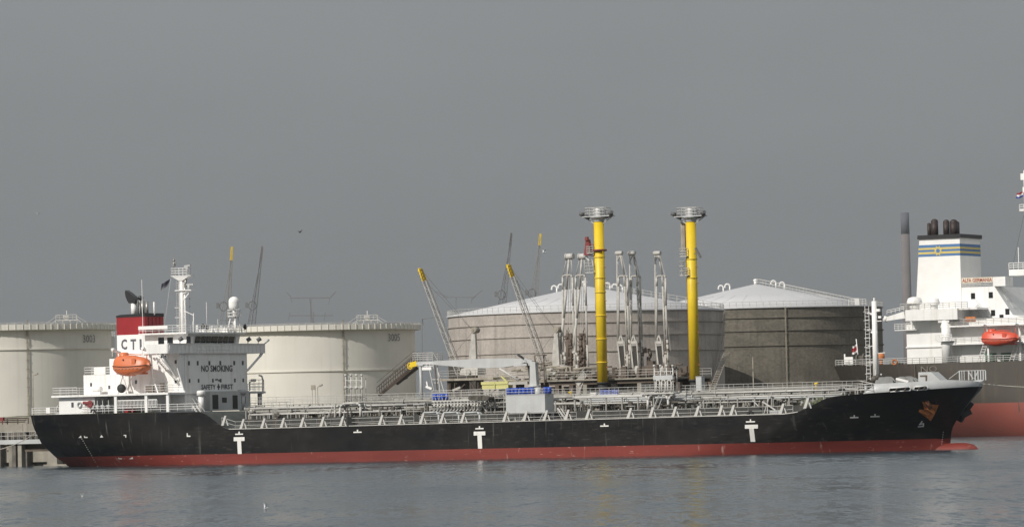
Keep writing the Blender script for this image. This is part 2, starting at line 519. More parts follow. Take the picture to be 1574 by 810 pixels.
# ================================================================== SETTING
WATER_Z = 0.0
def make_water():
    m = bpy.data.materials.new('river_water'); m.use_nodes = True
    t = m.node_tree; N, L = t.nodes, t.links; b = N['Principled BSDF']
    b.inputs['Base Color'].default_value = (0.024, 0.042, 0.055, 1)
    b.inputs['Roughness'].default_value = 0.12
    b.inputs['IOR'].default_value = 1.333
    tc = N.new('ShaderNodeTexCoord')
    def noise(sx, sy, detail=5, dist=0.0):
        mp = N.new('ShaderNodeMapping'); mp.inputs['Scale'].default_value = (sx, sy, 1)
        mp.inputs['Rotation'].default_value = (0, 0, R(-8))
        L.new(tc.outputs['Object'], mp.inputs['Vector'])
        n = N.new('ShaderNodeTexNoise'); n.inputs['Scale'].default_value = 1; n.inputs['Detail'].default_value = detail
        n.inputs['Distortion'].default_value = dist
        L.new(mp.outputs[0], n.inputs['Vector']); return n.outputs['Fac']
    def bump(h, strength, dist, prev=None):
        bp = N.new('ShaderNodeBump'); bp.inputs['Strength'].default_value = strength; bp.inputs['Distance'].default_value = dist
        L.new(h, bp.inputs['Height'])
        if prev: L.new(prev, bp.inputs['Normal'])
        return bp.outputs[0]
    # wavelet slopes, evaluated point by point so that they hold at this grazing distance
    def slope(sx, sy, amp, detail=3, dist=0.0):
        mp = N.new('ShaderNodeMapping'); mp.inputs['Scale'].default_value = (sx, sy, 1); mp.inputs['Rotation'].default_value = (0, 0, R(-6))
        L.new(tc.outputs['Object'], mp.inputs['Vector'])
        n = N.new('ShaderNodeTexNoise'); n.inputs['Scale'].default_value = 1; n.inputs['Detail'].default_value = detail; n.inputs['Distortion'].default_value = dist
        L.new(mp.outputs[0], n.inputs['Vector'])
        s1 = N.new('ShaderNodeVectorMath'); s1.operation = 'SUBTRACT'; s1.inputs[1].default_value = (.5, .5, .5); L.new(n.outputs['Color'], s1.inputs[0])
        s2 = N.new('ShaderNodeVectorMath'); s2.operation = 'MULTIPLY'; s2.inputs[1].default_value = (amp, amp, 0); L.new(s1.outputs[0], s2.inputs[0])
        return s2.outputs[0]
    acc = None
    for a_ in (slope(1.0, .13, .52, 5, .5), slope(.16, .035, .15, 3), slope(2.2, .35, .42, 3), slope(9, 5, .20, 1)):
        if acc is None: acc = a_
        else:
            s3 = N.new('ShaderNodeVectorMath'); s3.operation = 'ADD'; L.new(acc, s3.inputs[0]); L.new(a_, s3.inputs[1]); acc = s3.outputs[0]
    s4 = N.new('ShaderNodeVectorMath'); s4.operation = 'ADD'; s4.inputs[1].default_value = (0, 0, 1); L.new(acc, s4.inputs[0])
    s5 = N.new('ShaderNodeVectorMath'); s5.operation = 'NORMALIZE'; L.new(s4.outputs[0], s5.inputs[0])
    L.new(s5.outputs[0], b.inputs['Normal'])
    # calmer and rougher patches under the wind
    r = N.new('ShaderNodeMapRange'); r.inputs['From Min'].default_value = .35; r.inputs['From Max'].default_value = .65
    r.inputs['To Min'].default_value = .10; r.inputs['To Max'].default_value = .24
    L.new(noise(0.02, 0.008, 4), r.inputs['Value']); L.new(r.outputs[0], b.inputs['Roughness'])
    MATS['river_water'] = m
    mb = MB()
    ys = [-300, 100, 200, 300, 400, 500, 600, 800, 1000, 2000, 8900]
    for a, c in zip(ys, ys[1:]):
        mb.add([(-8900, a, 0), (8900, a, 0), (8900, c, 0), (-8900, c, 0)], [(0, 1, 2, 3)])
    single('water', 'grey rippled river water in front of the tanker', None, WORLD, mb, 'river_water', (0, 0, 0), kind='structure')
make_water()

def make_land():
    g = MB()      # terminal ground behind the quay: one sheet to the horizon
    c1 = SHIP @ Vector((96, 60, 0)); c2 = SHIP2 @ Vector((12, -24, 0)); c3 = SHIP2 @ Vector((12, 27, 0)); c4 = SHIP2 @ Vector((1200, 27, 0))
    edge = [(-8800, c1.y + (c1.x + 8800) * .601), (c1.x, c1.y), (c2.x, c2.y), (c3.x, c3.y), (c4.x, c4.y), (8800, c4.y)]
    top = [(x, y, 3.6) for x, y in edge] + [(8800, 8850, 3.6), (-8800, 8850, 3.6)]
    g.add(top, [tuple(range(8))])
    for (a, b_), (c, d_) in zip(edge, edge[1:]): g.add([(a, b_, 3.6), (c, d_, 3.6), (c, d_, -2), (a, b_, -2)], [(0, 1, 2, 3)])
    o = single('ground', 'terminal ground behind the quay', None, WORLD, g, 'ground', (0, 700, 0), kind='structure')
    d = MB()      # earth dyke between quay and tanks
    for (x0, x1) in ((-700, 95),):
        n = 160
        prof = [(64, 3.5), (70, 7.4), (74, 7.6), (82, 3.5)]
        vs = []
        for i in range(n + 1):
            x = x0 + (x1 - x0) * i / n
            for j, (y, z) in enumerate(prof):
                vs.append((x, y + random.uniform(-.5, .5), z + (random.uniform(-.12, .25) if j in (1, 2) else 0)))
        fs = [(i * 4 + j, i * 4 + j + 1, i * 4 + 5 + j, i * 4 + 4 + j) for i in range(n) for j in range(3)]
        d.add(vs, fs)
    single('dyke', 'low earth dyke between the quay and the tanks', None, SHIP, d, 'grass', (0, 70, 0), kind='structure')
make_land()

# haze: one closed box of even air round everything
def make_haze():
    mb = MB(); mb.box(-9000, 9000, -400, 9000, -4.0, 330)
    m = bpy.data.materials.new('haze_air'); m.use_nodes = True
    t = m.node_tree; t.nodes.clear()
    v = t.nodes.new('ShaderNodeVolumePrincipled'); o = t.nodes.new('ShaderNodeOutputMaterial')
    v.inputs['Color'].default_value = (0.80, 0.81, 0.82, 1)
    v.inputs['Density'].default_value = 0.00007
    v.inputs['Anisotropy'].default_value = 0.6
    t.links.new(v.outputs[0], o.inputs['Volume'])
    MATS['haze_air'] = m
    single('haze', 'thin grey haze over the harbour', None, WORLD, mb, 'haze_air', (0, 0, 0), kind='stuff')
make_haze()

# ================================================================== HULLS
def interp(tab, x):
    if x <= tab[0][0]: return tab[0][1]
    for (a, b), (c, d) in zip(tab, tab[1:]):
        if x <= c: return b + (d - b) * (x - a) / (c - a)
    return tab[-1][1]
class Hull:
    def __init__(s, bh, s0, s1, tr, sa, sf, pq, top, paint):
        s.bh, s.s0, s.s1, s.tr, s.sa, s.sf, s.pq, s.top, s.paint = bh, s0, s1, tr, sa, sf, pq, top, paint
    def hb(s, x, z):
        a, b = interp(s.s0, z), interp(s.s1, z)
        if x <= a: return interp(s.tr, z)
        if x >= b: return 0.0
        sa, sf = interp(s.sa, z), interp(s.sf, z)
        if x < sa:
            t0 = interp(s.tr, z); v = (x - a) / (sa - a)
            return t0 + (s.bh - t0) * math.sin(math.pi / 2 * v) ** 0.9
        if x > sf:
            v = (x - sf) / (b - sf); p = interp(s.pq[0], z); q = interp(s.pq[1], z)
            return s.bh * max(0, 1 - v ** p) ** q
        return s.bh
    def col(s, u, z):
        a, b = interp(s.s0, z), interp(s.s1, z)
        return a + (b - a) * u
    def build(s, us, low, k):
        mb = MB(); rows = len(low) + k
        def column(u, sg):
            zt = 5.0
            for _ in range(30): zt = zt * .5 + .5 * interp(s.top, s.col(u, zt))
            zs = list(low) + [s.paint + (zt - s.paint) * (i + 1) / k for i in range(k)]
            return [(s.col(u, z), sg * s.hb(s.col(u, z), z), z) for z in zs]
        n = len(us); vs = []
        for sg in (-1, 1):
            for u in us: vs += column(u, sg)
        pi = low.index(s.paint)
        for side in (0, 1):
            b0 = side * n * rows
            for i in range(n - 1):
                for j in range(rows - 1):
                    q = (b0 + i * rows + j, b0 + (i + 1) * rows + j, b0 + (i + 1) * rows + j + 1, b0 + i * rows + j + 1)
                    mb.f.append(list(q if side == 0 else q[::-1])); mb.m.append(1 if j < pi else 0); mb.s.append(True)
        for i in range(n - 1):    # deck
            a = i * rows + rows - 1; c = n * rows + a
            mb.f.append([a, a + rows, c + rows, c]); mb.m.append(2); mb.s.append(False)
        for j in range(rows - 1):  # transom
            a = j; c = n * rows + j
            mb.f.append([a, a + 1, c + 1, c]); mb.m.append(1 if j < pi else 0); mb.s.append(False)
        mb.v = [Vector(p) for p in vs]
        sp = MB()                  # deck and transom get their own vertices, so the shell keeps a crisp edge
        for f, m_, sm in zip(mb.f, mb.m, mb.s):
            if not sm: sp.add([mb.v[i] for i in f], [tuple(range(len(f)))], m_)
        keep = [i for i in range(len(mb.f)) if mb.s[i]]
        mb.f = [mb.f[i] for i in keep]; mb.m = [mb.m[i] for i in keep]; mb.s = [True] * len(keep)
        mb.add(sp.v, sp.f); mb.m[-len(sp.f):] = sp.m
        return mb
H1 = Hull(BH,
    s0=[(-2, 0.5), (0.0, -2.2), (1.5, -3.0), (3.5, -3.2), (7.5, -3.4)],
    s1=[(-2, 136.0), (0.0, 136.2), (1.0, 136.3), (2.6, 136.5), (3.7, 137.2), (6.2, 139.2), (7.2, 140.1), (8.0, 140.6), (9, 140.8)],
    tr=[(-2, 0.6), (0.2, 2.2), (1.4, 4.2), (3.5, 7.3), (5.8, 8.9), (7.5, 9.4)],
    sa=[(-2, 36), (0, 30), (2, 24), (5, 18), (7.5, 14)],
    sf=[(-2, 98), (0, 103), (5, 114), (8, 120)],
    pq=([(0, 1.8), (5, 2.2), (8, 2.5)], [(0, .95), (5, .78), (8, .62)]),
    top=[(-4, 7.5), (27.5, 7.35), (28.8, 6.9), (31.6, 5.0), (32.4, 4.8), (118.8, 5.05), (120.5, 5.3), (124.4, 6.95), (126, 7.25), (131, 7.5), (137, 7.8), (140.8, 8.0)],
    paint=1.45)
us = [0.0]
for u in sorted([0.5 - 0.5 * math.cos(math.pi * i / 90) for i in range(91)] + [i / 220 for i in range(221)]):
    if u - us[-1] > 0.0012: us.append(u)
us[-1] = 1.0
tanker = thing('tanker', 'black and red tanker with white superstructure lying alongside the jetty', 'ship', SHIP, (68, 0, 0))
hull = part(tanker, 'hull', H1.build(us, [-1.5, -.6, 0.0, 0.7, 1.45], 9), ('hull_black', 'hull_red', 'deck_paint'))

def deck_z(x): return interp(H1.top, x)
# bulb
mb = MB(); K_ = 20; rings_ = []
for i in range(15):
    t = i / 14; x_ = 128 + 12.4 * t; r_b = 1.22 * min(1, (1 - max(0, (x_ - 137.6) / 2.82) ** 2.3)) ** .5 if x_ > 137.6 else min(1.22, .35 + (x_ - 128) * .15)
    zc_ = -.38 + .10 * max(0, (x_ - 136) / 4.4)
    rings_.append([(x_, r_b * math.cos(2 * math.pi * k / K_), zc_ + max(.02, r_b) * math.sin(2 * math.pi * k / K_)) for k in range(K_)])
mb.add([p for r_ in rings_ for p in r_], [(i * K_ + k, i * K_ + (k + 1) % K_, (i + 1) * K_ + (k + 1) % K_, (i + 1) * K_ + k) for i in range(14) for k in range(K_)], 0, True)
part(hull, 'bulbous_bow', mb, 'hull_red')

# bulwark on the bow, both sides, following the hull flare
def bow_bulwark():
    mb = MB(); n = 60; rows = []
    topz = [(129.3, 7.46), (130.9, 8.62), (136, 8.8), (138.4, 8.92), (140.2, 8.78), (140.9, 8.5)]
    for sg in (-1, 1):
        for i in range(n + 1):
            t = math.sin(math.pi / 2 * i / n); x = 129.3 + (140.66 - 129.3) * t
            z0 = deck_z(x); z1 = interp(topz, x)
            y0 = H1.hb(min(x, interp(H1.s1, z0)), z0); x1 = x + (z1 - z0) * .12 * t; y1 = H1.hb(min(x, 140.6), z0) + (z1 - z0) * .12
            if i == n: y0 = y1 = 0
            rows.append(((x, sg * (y0 + .02), z0 + .003), (x1, sg * (y1 + .02), z1), (x1, sg * max(0, y1 - .1), z1), (x, sg * max(0, y0 - .1), z0)))
    vs = [p for r_ in rows for p in r_]
    for s_ in (0, 1):
        b = s_ * (n + 1)
        for i in range(n):
            for j in range(3):
                a = (b + i) * 4 + j
                mb.f.append([a, a + 4, a + 5, a + 1]); mb.m.append(0); mb.s.append(j != 1)
    mb.v = [Vector(p) for p in vs]
    return mb
bulwark = part(tanker, 'bow_bulwark', bow_bulwark(), 'light_grey_paint')
def side_pt(px, py, off=0.03, it=8):
    """point of the near hull side seen at a pixel"""
    y = -BH
    for _ in range(it):
        p = S(px, py, y); y = -H1.hb(p.x, min(p.z, 8)) - off
    return S(px, py, y)
# fairleads in the bulwark: dark plates stand in for the shaded recesses
for (xa, xb, yc, hh) in ((1366.5, 1400, 598.2, 5.6), (1405, 1426, 596.4, 5.2)):
    pts = []; k = 28
    for i in range(k):
        a = 2 * math.pi * i / k
        cx = xb - hh / 2 if math.cos(a) > 0 else xa + hh / 2
        px = cx + math.cos(a) * hh / 2; py = yc - math.sin(a) * hh / 2 - (px - (xa + xb) / 2) * 0.05
        p = side_pt(px, py, 0.10); pts.append(p)
    m_ = MB(); m_.ext(pts, (0, 0.02, 0)); f = part(bulwark, 'fairlead_dark_plate', m_, 'rubber')
    m_ = MB(); m_.path(pts + [pts[0]], 0.085, 6); part(bulwark, 'fairlead_rim', m_, 'clean_white')
    m_ = MB()
    for t in (.3, .7): m_.bar(pts[0].lerp(pts[k // 2], t) + Vector((0, -.05, -.2)), pts[0].lerp(pts[k // 2], t) + Vector((.3, -.05, .12)), .3, .1)
    part(bulwark, 'roller', m_, 'brown_steel')

# white marks on the hull side
def hull_mark(polys, name, m='white_mark', label=None):
    mb = MB()
    for poly in polys:
        pts = [side_pt(x, y, 0.12 if x > 1120 else 0.035) for x, y in poly]
        mb.ext(pts, (0, 0.01, 0))
    return part(hull, name, mb, m, label)
def hpoly(x0, y0, x1, y1): return [(x0, y0), (x1, y0 - (x1 - x0) * .024), (x1, y1 - (x1 - x0) * .024), (x0, y1)]
for (cx, t, b, ww, sw) in ((367.5, 671.6, 697.3, 16.6, 6.0), (737, 663, 689, 17.8, 6.4), (1155, 652.6, 678.6, 20, 7.2)):
    h = (b - t); lean = 1.0
    bar = [(cx - ww / 2, t), (cx + ww / 2, t - ww * .024), (cx + ww / 2, t + 6 - ww * .024), (cx - ww / 2, t + 6)]
    stem = [(cx - sw / 2, t + 5.9), (cx + sw / 2, t + 5.7), (cx + sw / 2 + (2.4 if cx > 1000 else lean), b), (cx - sw / 2 + (2.4 if cx > 1000 else lean), b)]
    hull_mark([bar, stem], 'tug_mark')
for (cx, cy, ww) in ((367.5, 667, 12), (549.5, 664, 12.5), (737, 658.5, 12.5), (929, 654.5, 13), (1153.5, 648, 14), (1313, 641.5, 13), (1345, 640, 14)):
    hull_mark([hpoly(cx - ww / 2, cy - .9, cx + ww / 2, cy + 1.0), hpoly(cx - 1, cy - 4, cx + 1, cy - .9)], 'frame_mark')
for pl in ([(287, 665.5), (288.6, 665.5), (288.6, 669), (292.6, 669), (292.6, 671), (287, 671)],
           [(190, 668), (194, 667.9), (194, 672), (192.6, 672), (192.6, 669.3), (190, 669.3)],
           [(120.5, 672.5), (124.5, 668.8), (125.4, 672.5)], [(129, 669), (131.2, 671), (134.6, 671), (134.6, 672.6), (129.4, 672.6)],
           [(153.4, 672), (156, 668.2), (158.6, 671.9)],
           [(181.5, 702.5), (184, 704), (187.4, 704), (187.4, 705.6), (182.5, 705.2)], [(198.4, 705.4), (203.5, 701.8), (204.8, 705)]):
    hull_mark([pl], 'hull_mark')
# bulb symbol on the bow
hull_mark([[(1412, 653), (1417, 646.2), (1418.6, 647), (1415, 652)], [(1412, 652), (1419.6, 649.4), (1420, 651), (1413.5, 653.2)],
           [(1418.6, 650), (1420.6, 650.6), (1420, 656), (1418, 655.6)], [(1410.5, 655), (1419, 653.8), (1420, 655.6), (1411, 656.4)]], 'bulb_symbol')
# draught figures
def draught(x0, y0, x1, y1, n):
    polys = []
    for i in range(n):
        t = i / (n - 1); x, y = x0 + (x1 - x0) * t, y0 + (y1 - y0) * t
        polys.append(hpoly(x - .6, y - .5, x + .6, y + .4))
    return polys
hull_mark(draught(124, 671, 150, 716, 15), 'draught_marks')
hull_mark(draught(1450, 664, 1447.5, 682, 6), 'draught_marks')

# anchors
def anchor(sg):
    th = thing('anchor', 'rusty anchor housed in the near side of the black bow' if sg < 0 else 'dark anchor poking out past the stem on the far side of the bow',
               'anchor', SHIP, side_pt(1430, 628) if sg < 0 else (134.5, 9, 4.5))
    if sg < 0:
        c = [side_pt(x, y, .35) for x, y in ((1417, 617), (1427, 621.5), (1441.5, 622.5), (1437, 634), (1430, 647), (1427, 643.5), (1411, 632.5), (1414.5, 629.5), (1420.5, 630.5), (1419, 622))]
        m_ = MB(); m_.ext(c, (-.02, .35, .05)); part(th, 'crown', m_, 'anchor_rust')
        m_ = MB(); m_.bar(side_pt(1424, 627, .55), side_pt(1434, 634, .75), .55, .4); m_.bar(side_pt(1434, 634, .7), side_pt(1429, 645, .55), .5, .35, w2=.15)
        m_.bar(side_pt(1428, 636.5, .6), side_pt(1413, 631, .5), .45, .3, w2=.15); part(th, 'fluke', m_, 'anchor_rust')
        m_ = MB(); m_.tube(side_pt(1424, 616, .1), side_pt(1430, 627, .6), .3, 8); part(th, 'shank', m_, 'rust')
        m_ = MB(); pts = [side_pt(1428 + 11 * math.cos(a), 619 - 5 * math.sin(a), .1) for a in [i * math.pi / 8 for i in range(9)]]
        m_.path(pts, .12, 6); part(th, 'hawse_lip', m_, 'hull_black')
    else:
        a = S(1483, 631, 3.2)
        m_ = MB(); m_.bar(a + Vector((-.5, 0, 1.0)), a + Vector((.2, .4, -.7)), 1.0, 1.3); part(th, 'crown', m_, 'black_paint')
        m_ = MB(); m_.bar(a + Vector((.5, 0, .9)), a + Vector((1.0, .2, .5)), .5, .8); m_.bar(a + Vector((-1.0, 0, -.8)), a + Vector((-.4, .2, -1.2)), .7, .8)
        m_.bar(a + Vector((.2, 0, .7)), a + Vector((-.9, .2, -1.2)), .5, .9); part(th, 'fluke', m_, 'black_paint')
anchor(-1); anchor(1)

# ------------------------------------------------------------------ poop, superstructure
def tier(name, x0, x1, y0, y1, z0, z1, m='white_paint', parent=None):
    b = MB(); b.box(x0, x1, y0, y1, z0, z1); return part(parent or tanker, name, b, m)
boat_deck = tier('boat_deck', 2.2, 22.35, -11.9, 11.9, 9.86, 10.14)
tierA = tier('poop_house', 3.2, 22.2, -7.7, 7.7, 7.5, 9.86)
tierB = tier('accommodation_block', 4.8, 22.3, -7.7, 7.7, 10.14, 12.95)
tierC = tier('accommodation_block', 15.4, 22.3, -7.7, 7.7, 12.953, 15.6)
lock = tier('deck_locker', 3.0, 9.2, -11.2, -8.0, 7.5, 9.86)
cas = tier('engine_casing', 6.4, 15.4, -3.6, 3.6, 12.953, 15.2)
# plate seams standing proud on the casing walls
m_ = MB()
for i in range(12): x = 5.2 + i * .85; m_.box(x, x + .06, -7.73, -7.70, 10.2, 12.9)
for i in range(5): x = 16.2 + i * 1.3; m_.box(x, x + .05, -7.725, -7.70, 13.1, 15.5)
part(tierB, 'wall_stiffener', m_, 'white_paint')
# poop deck extends to the break; house front lower shelter
m_ = MB(); m_.box(22.3, 23.6, -3.6, 6.2, 7.5, 10.2); part(tanker, 'deck_shelter', m_, 'light_grey_paint')
m_ = MB()
for (ya, yb, za, zb) in ((-3.0, -1.6, 7.7, 9.7), (-.6, .5, 8.6, 9.3), (2.0, 3.2, 7.7, 9.6), (4.2, 5.2, 8.4, 9.4)): m_.box(23.6, 23.64, ya, yb, za, zb)
part(tanker, 'shelter_door', m_, 'rubber')
def window(parent, x, y, z, w_, h_, face='side', m='glass', fm='white_paint'):
    b = MB(); f = MB()
    if face == 'side':
        b.box(x - w_ / 2, x + w_ / 2, y - .03, y - .005, z - h_ / 2, z + h_ / 2)
        for (xa, xb, za, zb) in ((-w_/2-.05, w_/2+.05, h_/2, h_/2+.05), (-w_/2-.05, w_/2+.05, -h_/2-.05, -h_/2)): f.box(x+xa, x+xb, y-.05, y, z+za, z+zb)
    else:
        b.box(x + .005, x + .03, y - w_ / 2, y + w_ / 2, z - h_ / 2, z + h_ / 2)
        for (xa, xb, za, zb) in ((-w_/2-.04, w_/2+.04, h_/2, h_/2+.04), (-w_/2-.04, w_/2+.04, -h_/2-.04, -h_/2)): f.box(x, x+.05, y+xa, y+xb, z+za, z+zb)
    o = part(parent, 'window', b, m)
    if root_of(parent) is parent: part(o, 'frame', f, fm)
    return o
FX = 22.3
for px in (290.3, 303.7, 321.7, 338.6, 360.4, 373.8):
    y = (px - 332.3) / 6.28; window(tierC, FX, y, 14.18, .42, .60, 'front', 'lettering')
for px in (290.9, 304.7, 326.7, 338.9, 361, 374.2):
    y = (px - 332.5) / 6.28; window(tierB, FX, y, 11.72, .36, .52, 'front', 'lettering')
m_ = MB(); m_.box(FX + .01, FX + .04, -.35, .35, 11.75, 11.95); m_.box(FX + .01, FX + .04, .45, .8, 11.6, 11.85); part(tierB, 'deck_light', m_, 'lettering')
text(tierC, 'NO SMOKING', (FX + .02, .1, 13.42), Yv, Z, 7.7, 0.92, 'lettering')
m_text = text(tierB, 'SAFETY', (FX + .02, -2.05, 10.83), Yv, Z, 3.5, 0.70, 'lettering')
text(tierB, 'FIRST', (FX + .02, 2.55, 10.83), Yv, Z, 2.9, 0.70, 'lettering')
m_ = MB(); m_.box(FX + .01, FX + .03, .32, .58, 10.42, 11.22); m_.box(FX + .012, FX + .032, .1, .8, 10.7, 10.95); part(tierB, 'cross_mark', m_, 'lettering')
for (px, py) in ((168, 595), (209, 587)): p = S(px, py, -7.7); window(tierB, p.x, -7.7, p.z, .35, .5, 'side', 'lettering')
for (px, py) in ((140, 591), (244, 555), (270, 556), (270, 586)): p = S(px, py, -7.7); window(tierB if py > 570 else tierC, p.x, -7.7, p.z, .34, .5, 'side', 'lettering')
for px in (111.5,): p = S(px, 622, -11.2); window(lock, p.x, -11.2, p.z, .4, .7, 'side', 'lettering')
# bulwark wing gussets
def gusset(sg):
    o = [(7.7, 15.6), (11.9, 15.6), (11.9, 15.35), (11.0, 14.9), (9.6, 14.0), (8.7, 13.1), (8.2, 12.2), (8.0, 10.14), (7.7, 10.14)]
    b = MB(); b.ext([(21.9, sg * y, z) for y, z in o], (.25, 0, 0)); return b
b = MB(); b.ext([(22.05, -y, z) for y, z in [(7.72, 15.6), (8.5, 15.6), (9.4, 13.6), (8.6, 11.9), (7.72, 10.2)]], (.2, 0, 0))
part(tanker, 'wing_bracket', b, 'white_paint')
b = MB(); b.bar((21.2, -8.2, 12.2), (21.2, -11.6, 15.5), .22, .35); part(tanker, 'wing_strut', b, 'white_paint')
b = MB(); b.bar((22.2, 7.9, 13.1), (22.2, 11.3, 15.2), .16, .3); b.bar((22.2, 11.2, 15.15), (22.2, 11.7, 15.6), .3, .3); part(tanker, 'wing_strut', b, 'white_paint')
# bridge deck + wings
br = MB(); br.box(14.6, 22.45, -7.9, 7.9, 15.6, 15.85); br.box(18.9, 22.45, -12, -7.903, 15.6, 15.85); br.box(18.9, 22.45, 7.903, 12, 15.6, 15.85)
bridge_deck = part(tanker, 'bridge_deck', br, 'white_paint')
b = MB(); b.box(22.452, 22.56, -12, 12, 15.55, 16.86); b.box(18.9, 22.45, -12.08, -12.0, 15.55, 16.86); b.box(18.9, 22.45, 12.0, 12.08, 15.55, 16.86)
b.box(18.82, 18.9, -12, -9, 15.55, 16.86)
wing = part(tanker, 'bridge_wing_bulwark', b, 'white_paint')
b = MB()
for i in range(25): y = -11.8 + i * .98; b.bar((22.56, y, 15.6), (22.7, y, 16.8), .06, .05)
b.bar((22.6, -12, 16.9), (22.6, 12, 16.9), .16, .08)
b.rail([(22.7, -5.6, 15.62), (22.7, 3.4, 15.62)], 1.0, 2, 1.6, .03)
part(wing, 'bulwark_stay', b, 'white_paint')
# wheelhouse
wh = MB()
x0, x1, hw = 14.7, 21.7, 6.5
wh.box(x0, 21.3, -hw, hw, 15.85, 18.3)
wh.ext([(21.3, -hw, 15.85), (21.55, -hw, 15.85), (21.75, -hw, 16.9), (22.1, -hw, 18.3), (21.3, -hw, 18.3)], (0, 2 * hw, 0))
wheel = part(tanker, 'wheelhouse', wh, 'white_paint')
b = MB(); b.box(14.4, 22.6, -7.6, 7.2, 18.3, 18.52); part(wheel, 'roof', b, 'white_paint')
# seven bridge windows
zz = [(-4.55, -3.35), (-3.12, -2.05), (-1.85, -.75), (-.55, .95), (1.2, 2.25), (2.5, 3.5), (3.75, 5.1)]
for i, (ya, yb) in enumerate(zz):
    b = MB(); b.ext([(21.86, ya, 17.0), (21.86, yb, 17.0), (22.09, yb, 17.95), (22.09, ya, 17.95)], (.04, 0, 0))
    o = part(wheel, 'window', b, 'glass')
b = MB()
for ya, yb in [(-5.9, -5.0), (5.5, 6.3)]: b.ext([(21.82, ya, 16.9), (21.82, yb, 16.9), (22.05, yb, 18.0), (22.05, ya, 18.0)], (.03, 0, 0))
part(wheel, 'window', b, 'clean_white', label='white blanked end window')
for (px, py, w_, h_) in ((247.8, 524, 1.0, 1.0), (261.5, 524, .95, 1.0), (290, 523, .7, 1.1)):
    p = S(px, py, -hw); window(wheel, p.x, -hw, p.z, w_, h_, 'side')
p = S(251, 544, -7.7); window(tierC, p.x, -7.7, 15.2, .9, .35, 'side')
# name board on the wheelhouse roof rail
b = MB(); b.box(14.3, 19.3, -7.45, -7.38, 19.05, 19.55); nb = part(tanker, 'name_board', b, 'clean_white')
b = MB(); b.rail([(14.4, -7.4, 18.52), (22.4, -7.4, 18.52), (22.4, 7.1, 18.52), (14.4, 7.1, 18.52)], 1.0, 3, 1.2, .03); part(tanker, 'guard_rail', b, 'clean_white')
b = MB(); b.rail([(22.4, -5, 18.52), (22.4, 7.1, 18.52)], 1.0, 3, .6, .045); part(tanker, 'guard_rail', b, 'clean_white')

# wing fittings: searchlights
def searchlight(x, y, z, parent=tanker):
    b = MB(); b.tube((x, y, z), (x, y, z + .5), .06, 6); b.tube((x - .1, y - .1, z + .45), (x + .35, y + .15, z + .8), .28, 10, .32)
    part(parent, 'searchlight', b, 'dark_far')
for y in (-8.6, 8.2, 10.8): searchlight(22.2, y, 16.9)
b = MB(); b.tube((22.5, 12, 16.9), (22.8, 12.6, 17.5), .09, 6, .2); part(tanker, 'navigation_light', b, 'light_grey_paint')

# poop rails, pillars, stowed ladder, stair rail
b = MB()
edge = [(x, -(H1.hb(x, 7.4) - .2), 7.48) for x in (-3.2, 0, 3.2, 6.4, 9.6, 12.8, 16, 19.2, 22.4, 25, 27.4)]
b.rail(edge, 1.0, 3, 1.5, .035)
b.rail([(-3.3, -9.2, 7.48), (-3.3, 9.2, 7.48)], 1.0, 3, 1.5, .035)
b.rail([(x, -y, z) for x, y, z in edge], 1.0, 3, 1.5, .035)
part(tanker, 'guard_rail', b, 'clean_white')
for px in (178, 225, 258):
    p = S(px, 633, -11.7); b = MB(); b.box(p.x - .22, p.x + .22, -11.75, -11.4, 7.45, 9.86); part(tanker, 'deck_pillar', b, 'clean_white')
b = MB(); a = S(177, 617, -11.6); c = S(241, 617, -11.6)
for z in (8.15, 9.2): b.bar((a.x, -11.55, z), (c.x, -11.55, z), .08, .12)
n = 30
for i in range(n + 1): x = a.x + (c.x - a.x) * i / n; b.bar((x, -11.55, 8.15), (x, -11.55, 9.2), .07, .07)
part(tanker, 'accommodation_ladder', b, 'clean_white')
b = MB(); b.rail([(2.4, 11.8, 10.14), (2.4, -11.8, 10.14), (6.6, -11.8, 10.14)], 1.05, 3, 1.6, .035)
b.rail([(18.3, -11.8, 10.14), (22.2, -11.8, 10.14), (22.2, -8, 10.14)], 1.05, 3, 1.3, .03)
b.rail([(22.2, 7.9, 10.14), (22.2, 11.8, 10.14), (10, 11.8, 10.14)], 1.05, 3, 1.3, .03)
b.rail([(4.9, 7.5, 12.95), (4.9, -7.6, 12.95), (12.3, -7.6, 12.95)], 1.05, 3, 1.6, .035)
part(tanker, 'guard_rail', b, 'clean_white')
b = MB(); p = S(154, 569, -7.6); b.box(p.x - 1.0, p.x + 1.0, -7.75, -7.65, 12.96, 14.0); part(tanker, 'rail_screen', b, 'clean_white')
b = MB(); p = S(75, 631, -10); b.box(p.x - .35, p.x + .35, -10.2, -10.1, 7.7, 8.5); part(tanker, 'rail_screen', b, 'clean_white')
b = MB()
for y0, y1 in ((11.2, 11.6), (8.4, 8.8)): b.box(21.6, 22.0, y0, y1, 7.5, 9.86)
b.bar((22.0, 8, 7.9), (22.0, 12, 7.9), .1, .1)
part(tanker, 'deck_pillar', b, 'light_grey_paint')
# mooring winch on the stern
def winch(name, x, y, z, s_, m='light_grey_paint', mb2='rubber'):
    b = MB()
    b.box(x - 1.6 * s_, x + 1.6 * s_, y - .8 * s_, y + .8 * s_, z, z + .25 * s_)
    for dx in (-1.4, -.5, .5, 1.4): b.tube((x + dx * s_ - .07, y, z + .8 * s_), (x + dx * s_ + .07, y, z + .8 * s_), .75 * s_, 14)
    w_ = part(tanker, name, b, m)
    b = MB(); b.tube((x - 1.4 * s_, y, z + .8 * s_), (x + 1.4 * s_, y, z + .8 * s_), .5 * s_, 10); part(w_, 'drum', b, 'rope')
    return w_
winch('mooring_winch', 1.2, -7.0, 7.5, .9, 'light_grey_paint')
